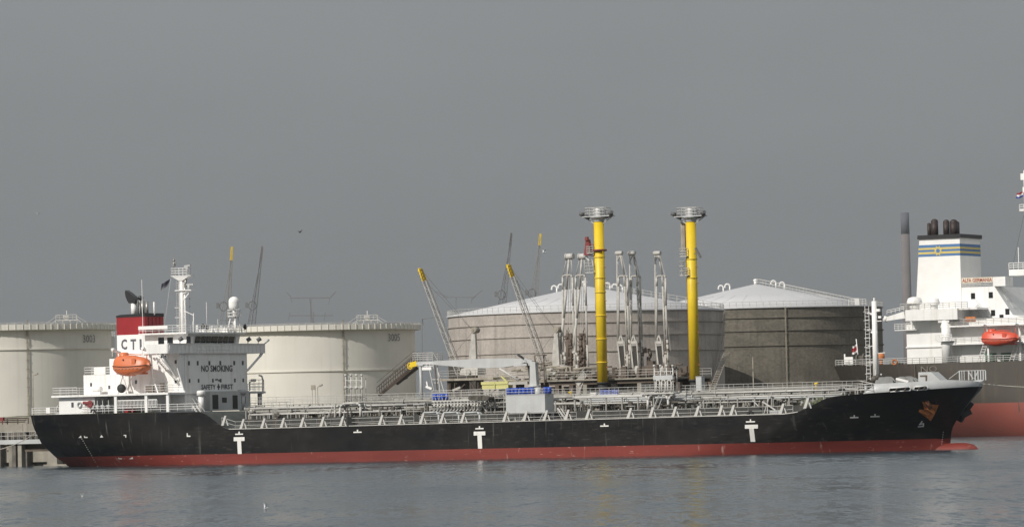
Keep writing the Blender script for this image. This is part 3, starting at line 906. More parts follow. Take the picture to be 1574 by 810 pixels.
# free fittings on the poop seen under the boat deck
b = MB()
for px in (143, 150, 158, 167): p = S(px, 630, -11.3); b.tube((p.x, -11.3, 7.5), (p.x, -11.3, 9.3), .08, 5); b.cbox((p.x, -11.3, 8.4), .5, .3, .5)
part(tanker, 'vent_pipes', b, 'light_grey_paint')
p = S(137, 621, -11.35)
b = MB(); b.tube((p.x - .9, -11.5, p.z + .2), (p.x + .5, -11.4, p.z + .1), .22, 8); b.tube((p.x + .2, -11.6, p.z), (p.x + .2, -11.2, p.z), .5, 12)
single('hose_reel', 'dull red hose reel by the white deck locker on the poop', 'hose reel', SHIP, b, 'dull_red', (p.x, -11.3, 7.5))
p = S(200, 629, -9.0)
b = MB(); b.box(p.x - .75, p.x + .75, -9.3, -8.5, 7.5, 8.9); b.box(p.x - .8, p.x + .8, -9.34, -8.46, 8.9, 8.98); b.box(p.x - .02, p.x + .02, -9.33, -9.3, 7.6, 8.8)
single('fire_box', 'bright red box under the boat deck behind the railing', 'fire box', SHIP, b, 'red_paint', (p.x, -9, 7.5))
def ring_buoy(c, r_, t_, m, label, fr=SHIP, cat='lifebuoy'):
    b = MB(); k = 16; pts = [Vector(c) + Vector((math.cos(2 * math.pi * i / k) * r_, 0, math.sin(2 * math.pi * i / k) * r_)) for i in range(k + 1)]
    b.path(pts, t_, 6); single('lifebuoy', label, cat, fr, b, m, c)
p = S(122, 622, -11.35); ring_buoy(p, .33, .10, 'light_grey_paint', 'pale ring hung on the white deck locker wall near the stern')
b = MB(); pp = S(143, 632, -11.9); pts = [Vector((pp.x + .36 * math.cos(a), -11.92, 7.6 + .42 * math.sin(a))) for a in [math.pi * i / 8 for i in range(9)]]
b.path(pts, .12, 6); part(tanker, 'fairlead', b, 'rubber')

# vents on the poop ahead of the house
for (px, m_v, hh) in ((309.5, 'clean_white', 2.2), (372.5, 'light_grey_paint', 2.3)):
    y = -5.5 if px < 330 else 4.6; p = S(px, 630, y)
    b = MB(); b.tube((p.x, y, 7.4), (p.x, y, 7.4 + hh), .42, 12); b.lathe((p.x, y, 7.4 + hh), [(.42, 0), (.62, .02), (.62, .6), (.5, .72), (0, .74)], 14)
    part(tanker, 'mushroom_vent', b, m_v)
# stairs from the poop to the main deck at the break
b = MB(); a = S(302, 626, -9.5); c = S(322, 650, -9.5)
for dy in (-.9, 0): b.bar((a.x, -9.5 + dy, 8.2), (c.x, -9.5 + dy, 5.4), .09, .22)
for i in range(9): t = i / 8; b.box(a.x + (c.x - a.x) * t - .1, a.x + (c.x - a.x) * t + .12, -10.4, -9.5, 7.9 - 2.8 * t, 7.95 - 2.8 * t)
for dy in (-.9, 0): b.bar((a.x, -9.5 + dy, 9.2), (c.x, -9.5 + dy, 6.4), .06, .06)
part(tanker, 'stairs', b, 'rail_paint')
p = S(325, 623, -2)
b = MB(); b.tube((p.x, -2, 7.4), (p.x, -2, 8.6), .12, 6); b.tube((p.x, -2.1, 8.6), (p.x + .7, -2.2, 9.15), .1, 6, .05)
single('fire_monitor', 'red and yellow nozzle on the deck in front of the grey house front', 'fire monitor', SHIP, b, 'flag_red', (p.x, -2, 7.4))
b2 = MB(); b2.cbox((p.x, -2, 8.0), .4, .4, .5); o = bpy.data.objects['fire_monitor']; BASES[o] = Vector((p.x, -2, 7.4)); part(o, 'valve', b2, 'yellow_paint')

# ------------------------------------------------------------------ funnel
fb = MB(); fx0, fx1, fw = 6.85, 11.75, 2.3
fb.box(fx0, fx1, -fw, fw, 15.2, 18.55)
fun = part(tanker, 'funnel', fb, 'clean_white')
b = MB(); b.box(fx0 - .003, fx1 + .003, -fw - .003, fw + .003, 18.55, 21.05); part(fun, 'red_band', b, 'red_paint')
b = MB(); b.ext([(fx0 - .05, -fw - .05, 21.05), (fx1 + .05, -fw - .05, 21.05), (fx1 + .05, -fw - .05, 21.55), (fx0 + .6, -fw - .05, 21.42), (fx0 - .05, -fw - .05, 21.3)], (0, 2 * fw + .1, 0))
part(fun, 'black_top', b, 'black_paint')
b = MB()
for i in range(1, 5): y = -fw + i * fw * 2 / 5; b.box(fx1 + .005, fx1 + .06, y - .03, y + .03, 15.6, 21.0)
part(fun, 'wall_stiffener', b, 'soot_metal')
fy = -fw - .01
for ch, xa, xb in (('C', 186.5, 195.3), ('T', 201, 209.2), ('I', 215, 217.6)):
    a = S(xa, 538, -fw); c = S(xb, 521.5, -fw)
    text(fun, ch, ((a.x + c.x) / 2, fy, (a.z + c.z) / 2 + .05), X, Z, c.x - a.x, 1.5, 'grey_lettering', bold=0.035)
def pipe(name, px, py0, py1, r_, y, m, cap=None):
    p0 = S(px, py0, y); p1 = S(px, py1, y)
    b = MB(); b.tube((p0.x, y, 21.3), (p0.x, y, p1.z), r_, 12); return part(fun, name, b, m), p0, p1
_, p0, p1 = pipe('exhaust_pipe', 206, 482, 466, .42, 0, 'clean_white')
b = MB()          # black cowl, mouth facing aft
prof = [(-.55, 0.0), (.55, 0.0), (.62, .55), (.25, 1.05), (-.45, 1.62), (-1.1, 2.05), (-1.18, 1.7), (-1.1, 1.1), (-.85, .45)]
b.ext([(p0.x + x * 1.02, -.45, p1.z + z * .92) for x, z in prof], (0, .9, 0)); part(fun, 'exhaust_cowl', b, 'black_paint')
pipe('exhaust_pipe', 212.3, 482, 461, .13, -.4, 'dark_far'); pipe('exhaust_pipe', 215, 482, 459, .16, .4, 'light_grey_paint')
pipe('exhaust_pipe', 219.5, 482, 462, .28, .2, 'steel'); pipe('exhaust_pipe', 226, 482, 463, .22, .6, 'steel'); pipe('exhaust_pipe', 237, 482, 464, .12, 0, 'clean_white')
p = S(216, 458, .2); b = MB(); b.sphere((p.x, .2, p.z), .4, .4, .35, 10, 6); part(fun, 'spark_arrester', b, 'black_paint')
p = S(221, 575, -3); q = S(219.5, 430, -3)
b = MB(); b.tube((p.x, -3, 15), (p.x, -3, q.z), .045, 5); part(tanker, 'whip_aerial', b, 'clean_white')

# ------------------------------------------------------------------ radar mast
mx0 = 16.7
b = MB(); b.tube((mx0, 0, 18.5), (mx0, 0, 26.3), .30, 12, .24); b.tube((mx0 + .42, .1, 18.5), (mx0 + .38, .1, 26.2), .11, 8); b.tube((mx0 - .4, -.15, 18.5), (mx0 - .32, -.15, 26.2), .08, 8)
for z_ in [19 + .9 * i for i in range(9)]: b.bar((mx0 - .45, -.1, z_), (mx0 + .45, .1, z_), .08)
mast = part(tanker, 'radar_mast', b, 'clean_white')
b = MB(); b.ladder((mx0 - .62, -.3, 18.6), (mx0 - .55, -.3, 26.0), X, .4, .35); part(mast, 'ladder', b, 'rail_paint')
b = MB(); b.add([(mx0 - 1.4, -.5, 26.62), (mx0 + 1.6, -.5, 26.62), (mx0 + 1.6, .5, 26.62), (mx0 - 1.4, .5, 26.62), (mx0 - .35, -.3, 26.0), (mx0 + .35, -.3, 26.0), (mx0 + .35, .3, 26.0), (mx0 - .35, .3, 26.0)],
               [(0, 1, 2, 3), (0, 4, 5, 1), (1, 5, 6, 2), (2, 6, 7, 3), (3, 7, 4, 0), (4, 7, 6, 5)])
b.box(mx0 - 1.5, mx0 + 1.9, -.55, .55, 26.62, 26.70)
b.rail([(mx0 - 1.45, -.5, 26.7), (mx0 + 1.2, -.5, 26.7), (mx0 + 1.2, .5, 26.7), (mx0 - 1.45, .5, 26.7), (mx0 - 1.45, -.5, 26.7)], 1.05, 3, .6, .035)
part(mast, 'top_platform', b, 'clean_white')
b = MB(); b.bar((mx0, 0, 24.1), (mx0 + 1.8, -.1, 24.6), .3, .12); b.bar((mx0 + .2, 0, 23.2), (mx0 + 1.2, 0, 24.2), .12, .12); b.box(mx0 - .9, mx0 + 1.9, -.5, .5, 24.55, 24.66)
b.bar((mx0 - 1.3, 0, 22.2), (mx0, 0, 22.2), .06); b.bar((mx0 - 1.3, 0, 20.8), (mx0, 0, 20.8), .06); b.bar((mx0 - 1.1, 0, 19.6), (mx0, 0, 19.6), .06)
part(mast, 'yard', b, 'clean_white')
b = MB(); b.tube((mx0 + 1.2, 0, 24.66), (mx0 + 1.2, 0, 25.3), .2, 8); b.bar((mx0 + .4, 0, 25.4), (mx0 + 2.0, 0, 25.4), .18, .2); part(mast, 'radar_scanner', b, 'light_grey_paint')
b = MB(); b.tube((mx0 + 1.0, 0, 26.7), (mx0 + 1.0, 0, 27.9), .22, 8); b.bar((mx0 + .4, .2, 28.0), (mx0 + 1.7, -.2, 28.1), .22, .22); part(mast, 'radar_scanner', b, 'light_grey_paint')
b = MB(); b.tube((mx0 - 1.3, 0, 26.7), (mx0 - 1.3, 0, 29.3), .07, 6); b.sphere((mx0 - 1.3, 0, 28.9), .2, n=8, m=5); b.bar((mx0 - 1.75, 0, 28.6), (mx0 - .85, 0, 28.6), .12, .1); b.cbox((mx0 - 1.3, 0, 28.25), .35, .35, .35)
part(mast, 'mast_light', b, 'steel')
b = MB(); b.tube((mx0 + .6, 0, 25.0), (mx0 + .7, 0, 26.3), .2, 8); part(mast, 'side_tube', b, 'steel')
b = MB()
for z in (23.4, 22.3, 21.3): b.sphere((mx0 + 1.25, 0, z), .12, n=6, m=4)
b.tube((mx0 + 1.25, 0, 24.5), (mx0 + 1.25, 0, 20.3), .02, 4); part(mast, 'signal_lamps', b, 'dark_far')
# satellite dome
dp = S(360.5, 505, 4.2); dx = dp.x
b = MB(); b.lathe((dx, 4.2, 21.85), [(.62, 0), (.72, .15), (.76, .5), (.76, 1.0)], 20); b.sphere((dx, 4.2, 22.85), .76, .76, .72, 20, 8, z0=0.0)
dome = part(tanker, 'satellite_dome', b, 'clean_white')
b = MB(); b.lathe((dx, 4.2, 20.72), [(0, 0), (.95, 0), (.95, .1), (0, .1)], 14, sm=False); k = 10
ringp = [(dx + .93 * math.cos(2 * math.pi * i / k), 4.2 + .93 * math.sin(2 * math.pi * i / k), 20.8) for i in range(k + 1)]
b.rail(ringp, .9, 2, .6, .045); b.tube((dx, 4.2, 20.8), (dx, 4.2, 21.85), .22, 10)
part(dome, 'platform', b, 'clean_white')
b = MB()
for sx, sy in ((-.5, -.5), (.5, -.5), (.5, .5), (-.5, .5)): b.tube((dx + sx * 1.5, 4.2 + sy * 1.5, 18.5), (dx + sx * .7, 4.2 + sy * .7, 20.75), .09, 6)
b.tube((dx + .1, 4.2, 18.5), (dx + .1, 4.2, 20.75), .16, 8)
for z in (19.2, 20): b.bar((dx - .65, 3.6, z), (dx + .65, 4.8, z), .06)
part(dome, 'legs', b, 'clean_white')
# roof clutter: small aerials, horns, lockers
b = MB()
for (px, y, h, r_) in ((318, 0, 4.3, .03), (297, -3, 1.6, .06), (303, -2, 1.1, .12), (326, 1, 1.0, .05), (335, 2, 1.9, .03), (340, 3, 1.0, .08), (345, 4, .9, .05), (379, 6.5, 1.2, .04)):
    p = S(px, 505, y); b.tube((p.x, y, 18.5), (p.x, y, 18.5 + h), r_, 6)
for (px, y, sx, sz) in ((312, -1, .8, .5), (330, 1.5, 1.0, .55), (345, 4, 1.2, .6), (352, 5, .8, .5)):
    p = S(px, 505, y); b.cbox((p.x, y, 18.5 + sz / 2), sx, .6, sz)
part(wheel, 'roof_fittings', b, 'clean_white')
b = MB()
for (px, y, z) in ((312, -1, 19.35), (318, 0, 19.25), (377, 6.8, 19.3)): p = S(px, 505, y); b.sphere((p.x, y, z), .32, .3, .42, 8, 6)
part(wheel, 'compass_housing', b, 'rubber')
b = MB(); b.tube((19.2, -1, 18.5), (19.3, -1, 21.3), .08, 6, .05); b.tube((19.3, -1, 21.0), (18.0, -1.2, 21.6), .05, 5); part(wheel, 'aerial_bracket', b, 'clean_white')

# ------------------------------------------------------------------ lifeboat and davits
def make_lifeboat(name, label, fr, c, L_, hw_, zb, zt, m, gunwale=True, group=None):
    """enclosed boat along x; c = centre of the boat, zb/zt keel and roof"""
    th = thing(name, label, 'lifeboat', fr, (c[0], c[1], zb), group)
    N_, K = 22, 20; H_ = zt - zb; vs = []; fs = []
    for i in range(N_ + 1):
        t = -1 + 2 * i / N_; x = c[0] + t * L_ / 2
        e = max(0.0, 1 - abs(t) ** 3.2) ** .5
        wv = hw_ * (0.18 + .82 * e) * (1 if abs(t) < .999 else .55)
        keel = zb + H_ * (.30 * abs(t) ** 3 + (.05 if t > 0 else 0))
        roof = zb + H_ * interp([(-1, .52), (-.93, .72), (-.75, .86), (-.3, .90), (.2, .86), (.7, .76), (.92, .66), (1, .5)], t)
        mid = zb + H_ * .40
        for k in range(K):
            a = 2 * math.pi * k / K; ca, sa = math.cos(a), math.sin(a)
            z = mid + (roof - mid) * sa if sa > 0 else mid + (mid - keel) * sa
            sq = abs(ca) ** .62 * (1 if ca > 0 else -1)
            vs.append((x, c[1] + wv * sq * (0.86 if sa > .2 else 1), z))
    for i in range(N_):
        for k in range(K): fs.append((i * K + k, i * K + (k + 1) % K, (i + 1) * K + (k + 1) % K, (i + 1) * K + k))
    fs.append(tuple(range(K))); fs.append(tuple(N_ * K + k for k in range(K))[::-1])
    b = MB(); b.add(vs, fs, 0, True); hl = part(th, 'hull', b, m)
    b = MB(); b.lathe((c[0] - L_ * .22, c[1], zb + H_ * .84), [(hw_ * .55, 0), (hw_ * .5, H_ * .12), (hw_ * .35, H_ * .16), (0, H_ * .165)], 12); part(th, 'conning_hatch', b, m)
    b = MB()
    for sg in (-1, 1):
        pts = []
        for i in range(N_ + 1):
            t = -1 + 2 * i / N_; e = max(0.0, 1 - abs(t) ** 3.2) ** .5
            pts.append((c[0] + t * L_ / 2 * 1.01, c[1] + sg * (hw_ * (0.18 + .82 * e) + .03), zb + H_ * (.40 + .05 * abs(t) ** 2)))
        b.path(pts, .055, 6)
    part(th, 'fender_strip', b, 'rubber')
    b = MB()
    for dx in (-.12,): b.box(c[0] + dx * L_ - .09, c[0] + dx * L_ + .09, c[1] - hw_ * .86, c[1] - hw_ * .80, zb + H_ * .66, zb + H_ * .72)
    part(th, 'window', b, 'glass')
    b = MB(); b.bar((c[0] - L_ * .05, c[1] - hw_ * .2, zb + H_ * .93), (c[0] + L_ * .3, c[1] - hw_ * .2, zb + H_ * .87), .12, .12)
    b.tube((c[0] - L_ * .40, c[1], zb + H_ * .7), (c[0] - L_ * .41, c[1], zt + .1), .07, 6); b.tube((c[0] + L_ * .42, c[1], zb + H_ * .6), (c[0] + L_ * .42, c[1], zt), .07, 6); part(th, 'lifting_gear', b, m)
    b = MB(); sgl = -1; pts = []
    for i in range(25): t = -.8 + 1.6 * i / 24; pts.append((c[0] + t * L_ / 2, c[1] - hw_ * (.18 + .82 * (1 - abs(t) ** 3.2) ** .5) - .04, zb + H_ * (.36 - .07 * abs(math.sin(i * math.pi / 3)))))
    b.path(pts, .025, 4); part(th, 'grab_line', b, 'rope')
    b = MB(); b.box(c[0] + L_ * .12, c[0] + L_ * .22, c[1] - hw_ * .90, c[1] - hw_ * .84, zb + H_ * .5, zb + H_ * .74); part(th, 'hatch', b, m)
    b = MB(); b.bar((c[0] - L_ * .44, c[1], zb + H_ * .14), (c[0] + L_ * .44, c[1], zb + H_ * .10), .1, .25, w2=.1); part(th, 'keel', b, m)
    return th
make_lifeboat('lifeboat', 'orange enclosed lifeboat hung in front of the red and white funnel', SHIP, (15.35, -10.6, 14), 6.1, 1.3, 12.55, 15.9, 'orange_grp')
def davit(px, lean):
    b = MB(); p = S(px, 604, -9.2)
    # A shaped base on the boat deck, arm reaching out over the boat
    b.bar((p.x - .9, -8.9, 10.14), (p.x - .1, -9.0, 12.4), .16, .2); b.bar((p.x + .9, -8.9, 10.14), (p.x + .1, -9.0, 12.4), .16, .2)
    b.bar((p.x - .5, -8.95, 11.2), (p.x + .5, -8.95, 11.2), .1)
    b.bar((p.x, -9.0, 12.3), (p.x - .1, -9.2, 15.9), .26, .34); b.bar((p.x - .1, -9.2, 15.9), (p.x - .3, -10.8, 16.3), .26, .3)
    b.tube((p.x - .3, -10.8, 16.2), (p.x - .3, -10.8, 15.4), .05, 5); b.tube((p.x - .55, -10.6, 16.35), (p.x - .05, -10.6, 16.35), .22, 8)
    return part(tanker, 'davit', b, 'clean_white')
davit(187, 0); davit(233, 0)
b = MB(); p = S(188, 600, -9); b.sphere((p.x, -9.2, 10.9), .7, .5, .65, 10, 8); part(tanker, 'boat_winch', b, 'rubber')
b = MB(); p = S(232, 598, -9); b.cbox((p.x, -9.2, 10.7), 1.1, .6, .9); b.cbox((p.x + 1.5, -8.4, 10.9), .5, .5, 1.2); part(tanker, 'boat_winch', b, 'brown_steel')
# sloping stair on the house side
b = MB(); a = S(239, 550, -8.2); c = S(270, 584, -8.2)
b.bar((a.x, -8.0, a.z), (c.x, -8.0, c.z), .12, .25); b.bar((a.x, -8.7, a.z), (c.x, -8.7, c.z), .12, .25)
b.bar((a.x, -8.7, a.z + 1), (c.x, -8.7, c.z + 1), .06)
for i in range(12): t = i / 11; b.box(a.x + (c.x - a.x) * t - .12, a.x + (c.x - a.x) * t + .12, -8.7, -8.0, a.z + (c.z - a.z) * t, a.z + (c.z - a.z) * t + .05)
part(tanker, 'stairs', b, 'clean_white')
b = MB(); p = S(151, 599, -8.6); b.tube((p.x - .7, -8.8, 10.9), (p.x + .7, -8.8, 10.9), .36, 12); b.cbox((p.x, -8.8, 10.35), 1.1, .4, .4); part(tanker, 'liferaft_canister', b, 'clean_white')
# platform aft of the near wing with stair rail
b = MB(); b.box(12.4, 15.4, -7.7, -5.6, 12.953, 13.1); b.rail([(12.4, -7.7, 13.1), (15.4, -7.7, 13.1)], 1.0, 2, .9, .03); b.bar((15.3, -7.75, 15.4), (12.8, -7.75, 13.2), .1, .3); part(tanker, 'side_platform', b, 'clean_white')

# ================================================================== MAIN DECK OF THE TANKER
ND = 4.95
# raised trunk deck
m_ = MB(); m_.box(31.5, 121, -6.9, 6.9, 4.7, 6.15); trunk = part(tanker, 'trunk_deck', m_, 'trunk_paint')
# gunwale bar, side rails and slanted brackets
def gunw(x): return -(H1.hb(x, 5.0) - .12)
m_ = MB()
for i in range(44): a = 32.3 + i * 2; m_.bar((a, gunw(a), deck_z(a) + .04), (a + 2, gunw(a + 2), deck_z(a + 2) + .04), .14, .10)
part(tanker, 'gunwale_bar', m_, 'rail_paint')
m_ = MB()
segs = [(31, 62.3), (63.2, 87.6), (90, 119.5)]
for a, c in segs:
    pts = [(x, gunw(x) + .25, deck_z(x)) for x in [a + (c - a) * i / 14 for i in range(15)]]
    m_.rail(pts, 1.05, 2, 3.0, .032)
part(tanker, 'side_rail', m_, 'rail_paint')
m_ = MB(); m_.prism([(-.2, 0), (.24, 0), (.72, 1.35), (.40, 1.35)], -.06, .06); br_me = m_.mesh('rail_bracket', ['rail_paint'])
m_ = MB(); m_.prism([(-.1, 0), (.1, 0), (-.18, .75), (-.3, .75)], -.05, .05); st_me = m_.mesh('rail_stay', ['rail_paint'])
for px, py in ((342, 661), (370, 660), (402, 659), (432, 658.5), (462, 658), (493, 657.5), (523, 657), (583, 656), (613, 655.5), (646, 655), (677, 654.5), (709, 653.5),
               (774, 652), (805, 651), (836, 650), (869, 649), (901, 648), (965, 646), (999, 645), (1034, 644), (1069, 643), (1105, 642), (1123, 641.5), (1199, 639.5), (1237, 631)):
    p = S(px, py, -BH + .3)
    mesh_at(tanker, 'rail_bracket', br_me, (p.x, -BH + .3, deck_z(p.x) + .05))
    mesh_at(tanker, 'rail_stay', st_me, (p.x + .9, -BH + .35, deck_z(p.x) + .05))
# light walkway strip / deck longitudinal at the trunk side
m_ = MB(); m_.tube((32.5, -10.6, 5.15), (118, -10.6, 5.15), .06, 6); part(tanker, 'deck_pipe', m_, 'pipe_paint')
for px in (540, 750): pass

# long cargo pipes and their supports
sup = MB(); sup.bar((0, 0, 0), (0, 0, 1.0), .16, .16); sup_me = sup.mesh('pipe_support', ['pipe_paint'])
def pipe_run(x0, x1, y, z, r_, m='pipe_paint', every=4.7, sups=True, zs=6.15, rail=0, wob=0):
    b = MB(); b.tube((x0, y, z), (x1, y, z), r_, 10)
    n = max(1, int((x1 - x0) / 9))
    for i in range(n + 1): x = x0 + (x1 - x0) * i / n; b.tube((x - .06, y, z), (x + .06, y, z), r_ * 1.7, 10)
    if rail:
        b.rail([(x0, y, z + r_), (x1, y, z + r_)], rail, 1, every * .5, .03)
    o = part(tanker, 'cargo_pipe', b, m)
    if sups:
        n = max(1, round((x1 - x0) / every))
        for i in range(n + 1):
            s_ = mesh_at(tanker, 'pipe_support', sup_me, (x0 + .1 + (x1 - x0 - .2) * i / n, y + .05, zs)); s_.scale = (1, 1, z - zs)
    return o
pa = S(380, 628, -5); pb = S(509, 624, -5)
pipe_run(30.5, 60, -5.0, 7.6, .13, 'rail_paint', 4.8)
pipe_run(32.2, 57, -6.3, 6.75, .12, 'rail_paint', 3.1)
pipe_run(30, 118, -3.6, 7.15, .2)
pipe_run(33, 66, -4.4, 6.9, .12, every=6)
pipe_run(46, 118, -2.4, 8.05, .2, every=7)
pipe_run(30, 66, -1.6, 7.6, .25, every=7)
pipe_run(50, 120, 2.8, 8.35, .16, every=6)
pipe_run(33, 119, 4.8, 7.7, .2, every=7)
# railed frames right of the storage box
pipe_run(84.2, 101.2, -6.2, 7.9, .16, 'rail_paint', 2.6)
pipe_run(84.2, 96, -6.1, 7.05, .08, 'rail_paint', 50, sups=False)
pipe_run(84.6, 103, -4.9, 7.35, .14, 'light_grey_paint', 3.5)
pipe_run(84.6, 100.5, -3.2, 7.65, .17, 'light_grey_paint', 5)
pipe_run(103.6, 124, -6.1, 7.45, .12, 'rail_paint', 2.5)
pipe_run(103.6, 112, -6.0, 6.8, .07, 'rail_paint', 50, sups=False)
pipe_run(104, 125, -3.4, 8.05, .13, 'rail_paint', 4.4)
pipe_run(104, 123.6, -2.5, 8.5, .05, 'rail_paint', 4.4, sups=False)
pipe_run(106, 124.5, -5.0, 7.2, .13, 'light_grey_paint', 4.4)
# centre catwalk
m_ = MB(); m_.box(28.5, 124.5, -.6, .6, 7.98, 8.1); cat = part(tanker, 'catwalk', m_, 'pipe_paint')
m_ = MB(); m_.rail([(28.5, -.6, 8.1), (50, -.6, 8.1), (82, -.6, 8.1), (124.2, -.6, 8.1)], 1.05, 3, 1.45, .03)
m_.rail([(28.5, .6, 8.1), (124.2, .6, 8.1)], 1.05, 2, 2.9, .028); part(cat, 'guard_rail', m_, 'rail_paint')
m_ = MB()
for i in range(20): x = 30 + i * 4.9; m_.bar((x, -.5, 6.15), (x, -.5, 7.98), .12); m_.bar((x, .5, 6.15), (x, .5, 7.98), .12); m_.bar((x, -.5, 7.2), (x, .5, 7.9), .08)
part(cat, 'legs', m_, 'pipe_paint')
# valves, handwheels, small pipes: far too many to count
rnd = random.Random(3)
m_ = MB()
for i in range(520):
    x = rnd.uniform(31, 118); y = rnd.uniform(-6.6, 6); z = 6.15
    if 75 < x < 85 and y < -4: continue
    k = rnd.random(); h = rnd.uniform(.35, 1.5)
    if k < .35: m_.tube((x, y, z), (x, y, z + h), rnd.uniform(.04, .09), 5); m_.lathe((x, y, z + h), [(.0, 0), (.22, 0), (.22, .05), (0, .05)], 8)
    elif k < .6: m_.cbox((x, y, z + h / 2), rnd.uniform(.2, .7), .3, h * .7)
    elif k < .8: m_.path([(x, y, z), (x, y, z + h), (x + rnd.uniform(.5, 2.4), y, z + h), (x + rnd.uniform(.5, 2.4), y, z)], rnd.uniform(.05, .12), 5)
    else: m_.tube((x, y, z + h * .6), (x + rnd.uniform(.4, 1.4), y, z + h * .6), rnd.uniform(.1, .24), 7)
part(tanker, 'deck_valves', m_, 'deck_clutter', kind='stuff')
m_ = MB()
for i in range(330):
    x = rnd.uniform(31, 119); y = rnd.uniform(-6.7, 4); z = 6.15; h = rnd.uniform(.5, 2.0)
    if 75 < x < 85 and y < -4: continue
    k = rnd.random()
    if k < .5: m_.tube((x, y, z), (x, y, z + h), .045, 5)
    elif k < .8: m_.path([(x, y, z), (x, y, z + h * .8), (x + rnd.uniform(.3, 1.6), y, z + h * .8)], .06, 5)
    else: m_.tube((x, y, z + h * .5), (x + rnd.uniform(.8, 3), y, z + h * .5), .07, 6)
part(tanker, 'deck_small_pipes', m_, 'pipe_paint', kind='stuff')

def portal(pts_px, y, r_, m='rail_paint', name='pipe_portal', depth=1.2):
    b = MB(); pts = [S(x_, y_, y) for x_, y_ in pts_px]
    b.path(pts, r_, 8)
    if depth: b.path([p + Vector((0, depth, 0)) for p in pts], r_, 8); [b.bar(p, p + Vector((0, depth, 0)), .1) for p in pts[1:-1]]
    return part(tanker, name, b, m)
portal([(522.5, 643), (523, 626), (526, 621.5), (531, 619.8), (548, 619.4), (552, 621), (554, 625), (554, 642)], -6.5, .16)
b = MB(); b.ladder(S(505, 644, -6.6), S(516, 619, -6.6), (0, 1, 0), .7); b.bar(S(515, 643, -6.5), S(515, 619, -6.5), .14); b.bar(S(502, 643, -6.6), S(513, 620, -6.6), .07); part(tanker, 'inclined_ladder', b, 'rail_paint')
b = MB(); b.box(S(510, 620, -6.5).x, S(552, 620, -6.5).x, -6.6, -5.2, S(530, 620, -6.5).z - .02, S(530, 620, -6.5).z + .1); part(tanker, 'crossover_platform', b, 'pipe_paint')
for x0_ in (645, 676, 708): 
    portal([(x0_ + .5, 655.5), (x0_ + 4, 640.5), (x0_ + 6.5, 634), (x0_ + 26, 633.2), (x0_ + 29, 637), (x0_ + 29.6, 654)], -10.6, .12, 'light_grey_paint', 'hose_rail_frame', 0)
    p = S(x0_ + 7, 635, -10.6); q = S(x0_ + 27, 635, -10.6)
    b = MB(); b.prism([(p.x - .2, p.z - .15), (q.x + .1, p.z - .15), (q.x - .3, p.z + .2), (p.x + .3, p.z + .2)], -10.5, -9.6); part(tanker, 'hose_tray', b, 'light_grey_paint')
# fourteen bent vent pipes in a row
b = MB()
b.path([(0, 0, -.55), (0, 0, .35), (-.1, -.02, .5)], .07, 6); b.tube((0, 0, .15), (0, 0, -.25), .19, 8, .06); b.path([(0, 0, -.5), (-.12, 0, -.68), (-.3, 0, -.72)], .09, 6)
b.tube((0, 0.3, .3), (0, .3, 1.1), .05, 5)
me_ = b.mesh('bent_vent_pipe', ['rail_paint'])
for i in range(15):
    p = S(668 + i * 5.15, 623.5 - i * .12, -5.8); mesh_at(tanker, 'bent_vent_pipe', me_, p)
b = MB(); a = S(664, 617, -5.7); c = S(745, 614.5, -5.7); b.tube(a, c, .1, 8); a = S(664, 621, -5.7); c = S(745, 619, -5.7); b.tube(a, c, .08, 8); b.rail([S(664, 613, -4.6), S(778, 610, -4.6)], 1.1, 3, 1.2, .04)
b.bar(S(738, 618, -5.9), S(748, 632, -5.9), .25, .12); b.bar(S(748, 618, -5.9), S(748, 632, -5.9), .2, .12)
part(tanker, 'vent_header', b, 'rail_paint')
# manifold: scaffold of crossing pipes and rails beside the storage box
b = MB()
for i in range(7):
    for z0_, z1_ in ((600, 636),): b.bar(S(747 + i * 4.6, z1_, -6 + (i % 3)), S(747 + i * 4.6, z0_ + rnd.uniform(0, 8), -6 + (i % 3)), .09)
for py in (604, 612, 619, 625.5, 633, 640, 645): b.bar(S(745, py, -6), S(778, py - .8, -6), .11)
for i in range(14): x_ = rnd.uniform(746, 776); y_ = rnd.uniform(600, 640); b.tube(S(x_, y_, rnd.uniform(-6, -3)), S(x_ + rnd.uniform(-6, 6), y_ + rnd.uniform(3, 11), rnd.uniform(-6, -3)), .07, 5)
part(tanker, 'manifold_rails', b, 'pipe_paint')
b = MB()
for i in range(6):
    x_ = 748 + i * 5; p = S(x_, 611, -3.5)
    b.path([Vector((p.x, -3.5, 6.1)), p, Vector((p.x, -7.5, p.z))], .2, 8); b.tube((p.x, -7.5, p.z), (p.x, -7.75, p.z), .34, 10)
part(tanker, 'manifold_pipes', b, 'deck_clutter')
# light storage box on the near rail, blue drums on and behind it
bx0, bx1 = S(778, 633, -11.2).x, S(838, 633, -11.2).x; bz0, bz1 = 6.15, 8.45
b = MB(); b.box(bx0, bx1, -11.2, -8.9, bz0, bz1); sbox = part(tanker, 'spill_container', b, 'light_grey_paint')
b = MB(); b.box(bx0 - .06, bx1 + .06, -11.26, -8.84, bz1, bz1 + .08); b.box(bx0 - .06, bx1 + .06, -11.24, -8.86, bz0 - .08, bz0); part(sbox, 'rim', b, 'light_grey_paint')
b = MB(); b.rail([(bx0, -11.2, bz1), (bx1, -11.2, bz1), (bx1, -8.9, bz1)], .75, 2, 2.0, .03); part(sbox, 'guard_rail', b, 'rail_paint')
b = MB()
for x_ in (bx0 + .2, (bx0 + bx1) / 2, bx1 - .25):
    b.bar((x_ - .55, -11.4, 5.0), (x_, -11.1, bz0 - .05), .34, .1); b.bar((x_, -9.1, 5.0), (x_, -9.1, bz0 - .05), .2)
part(sbox, 'leg', b, 'light_grey_paint')
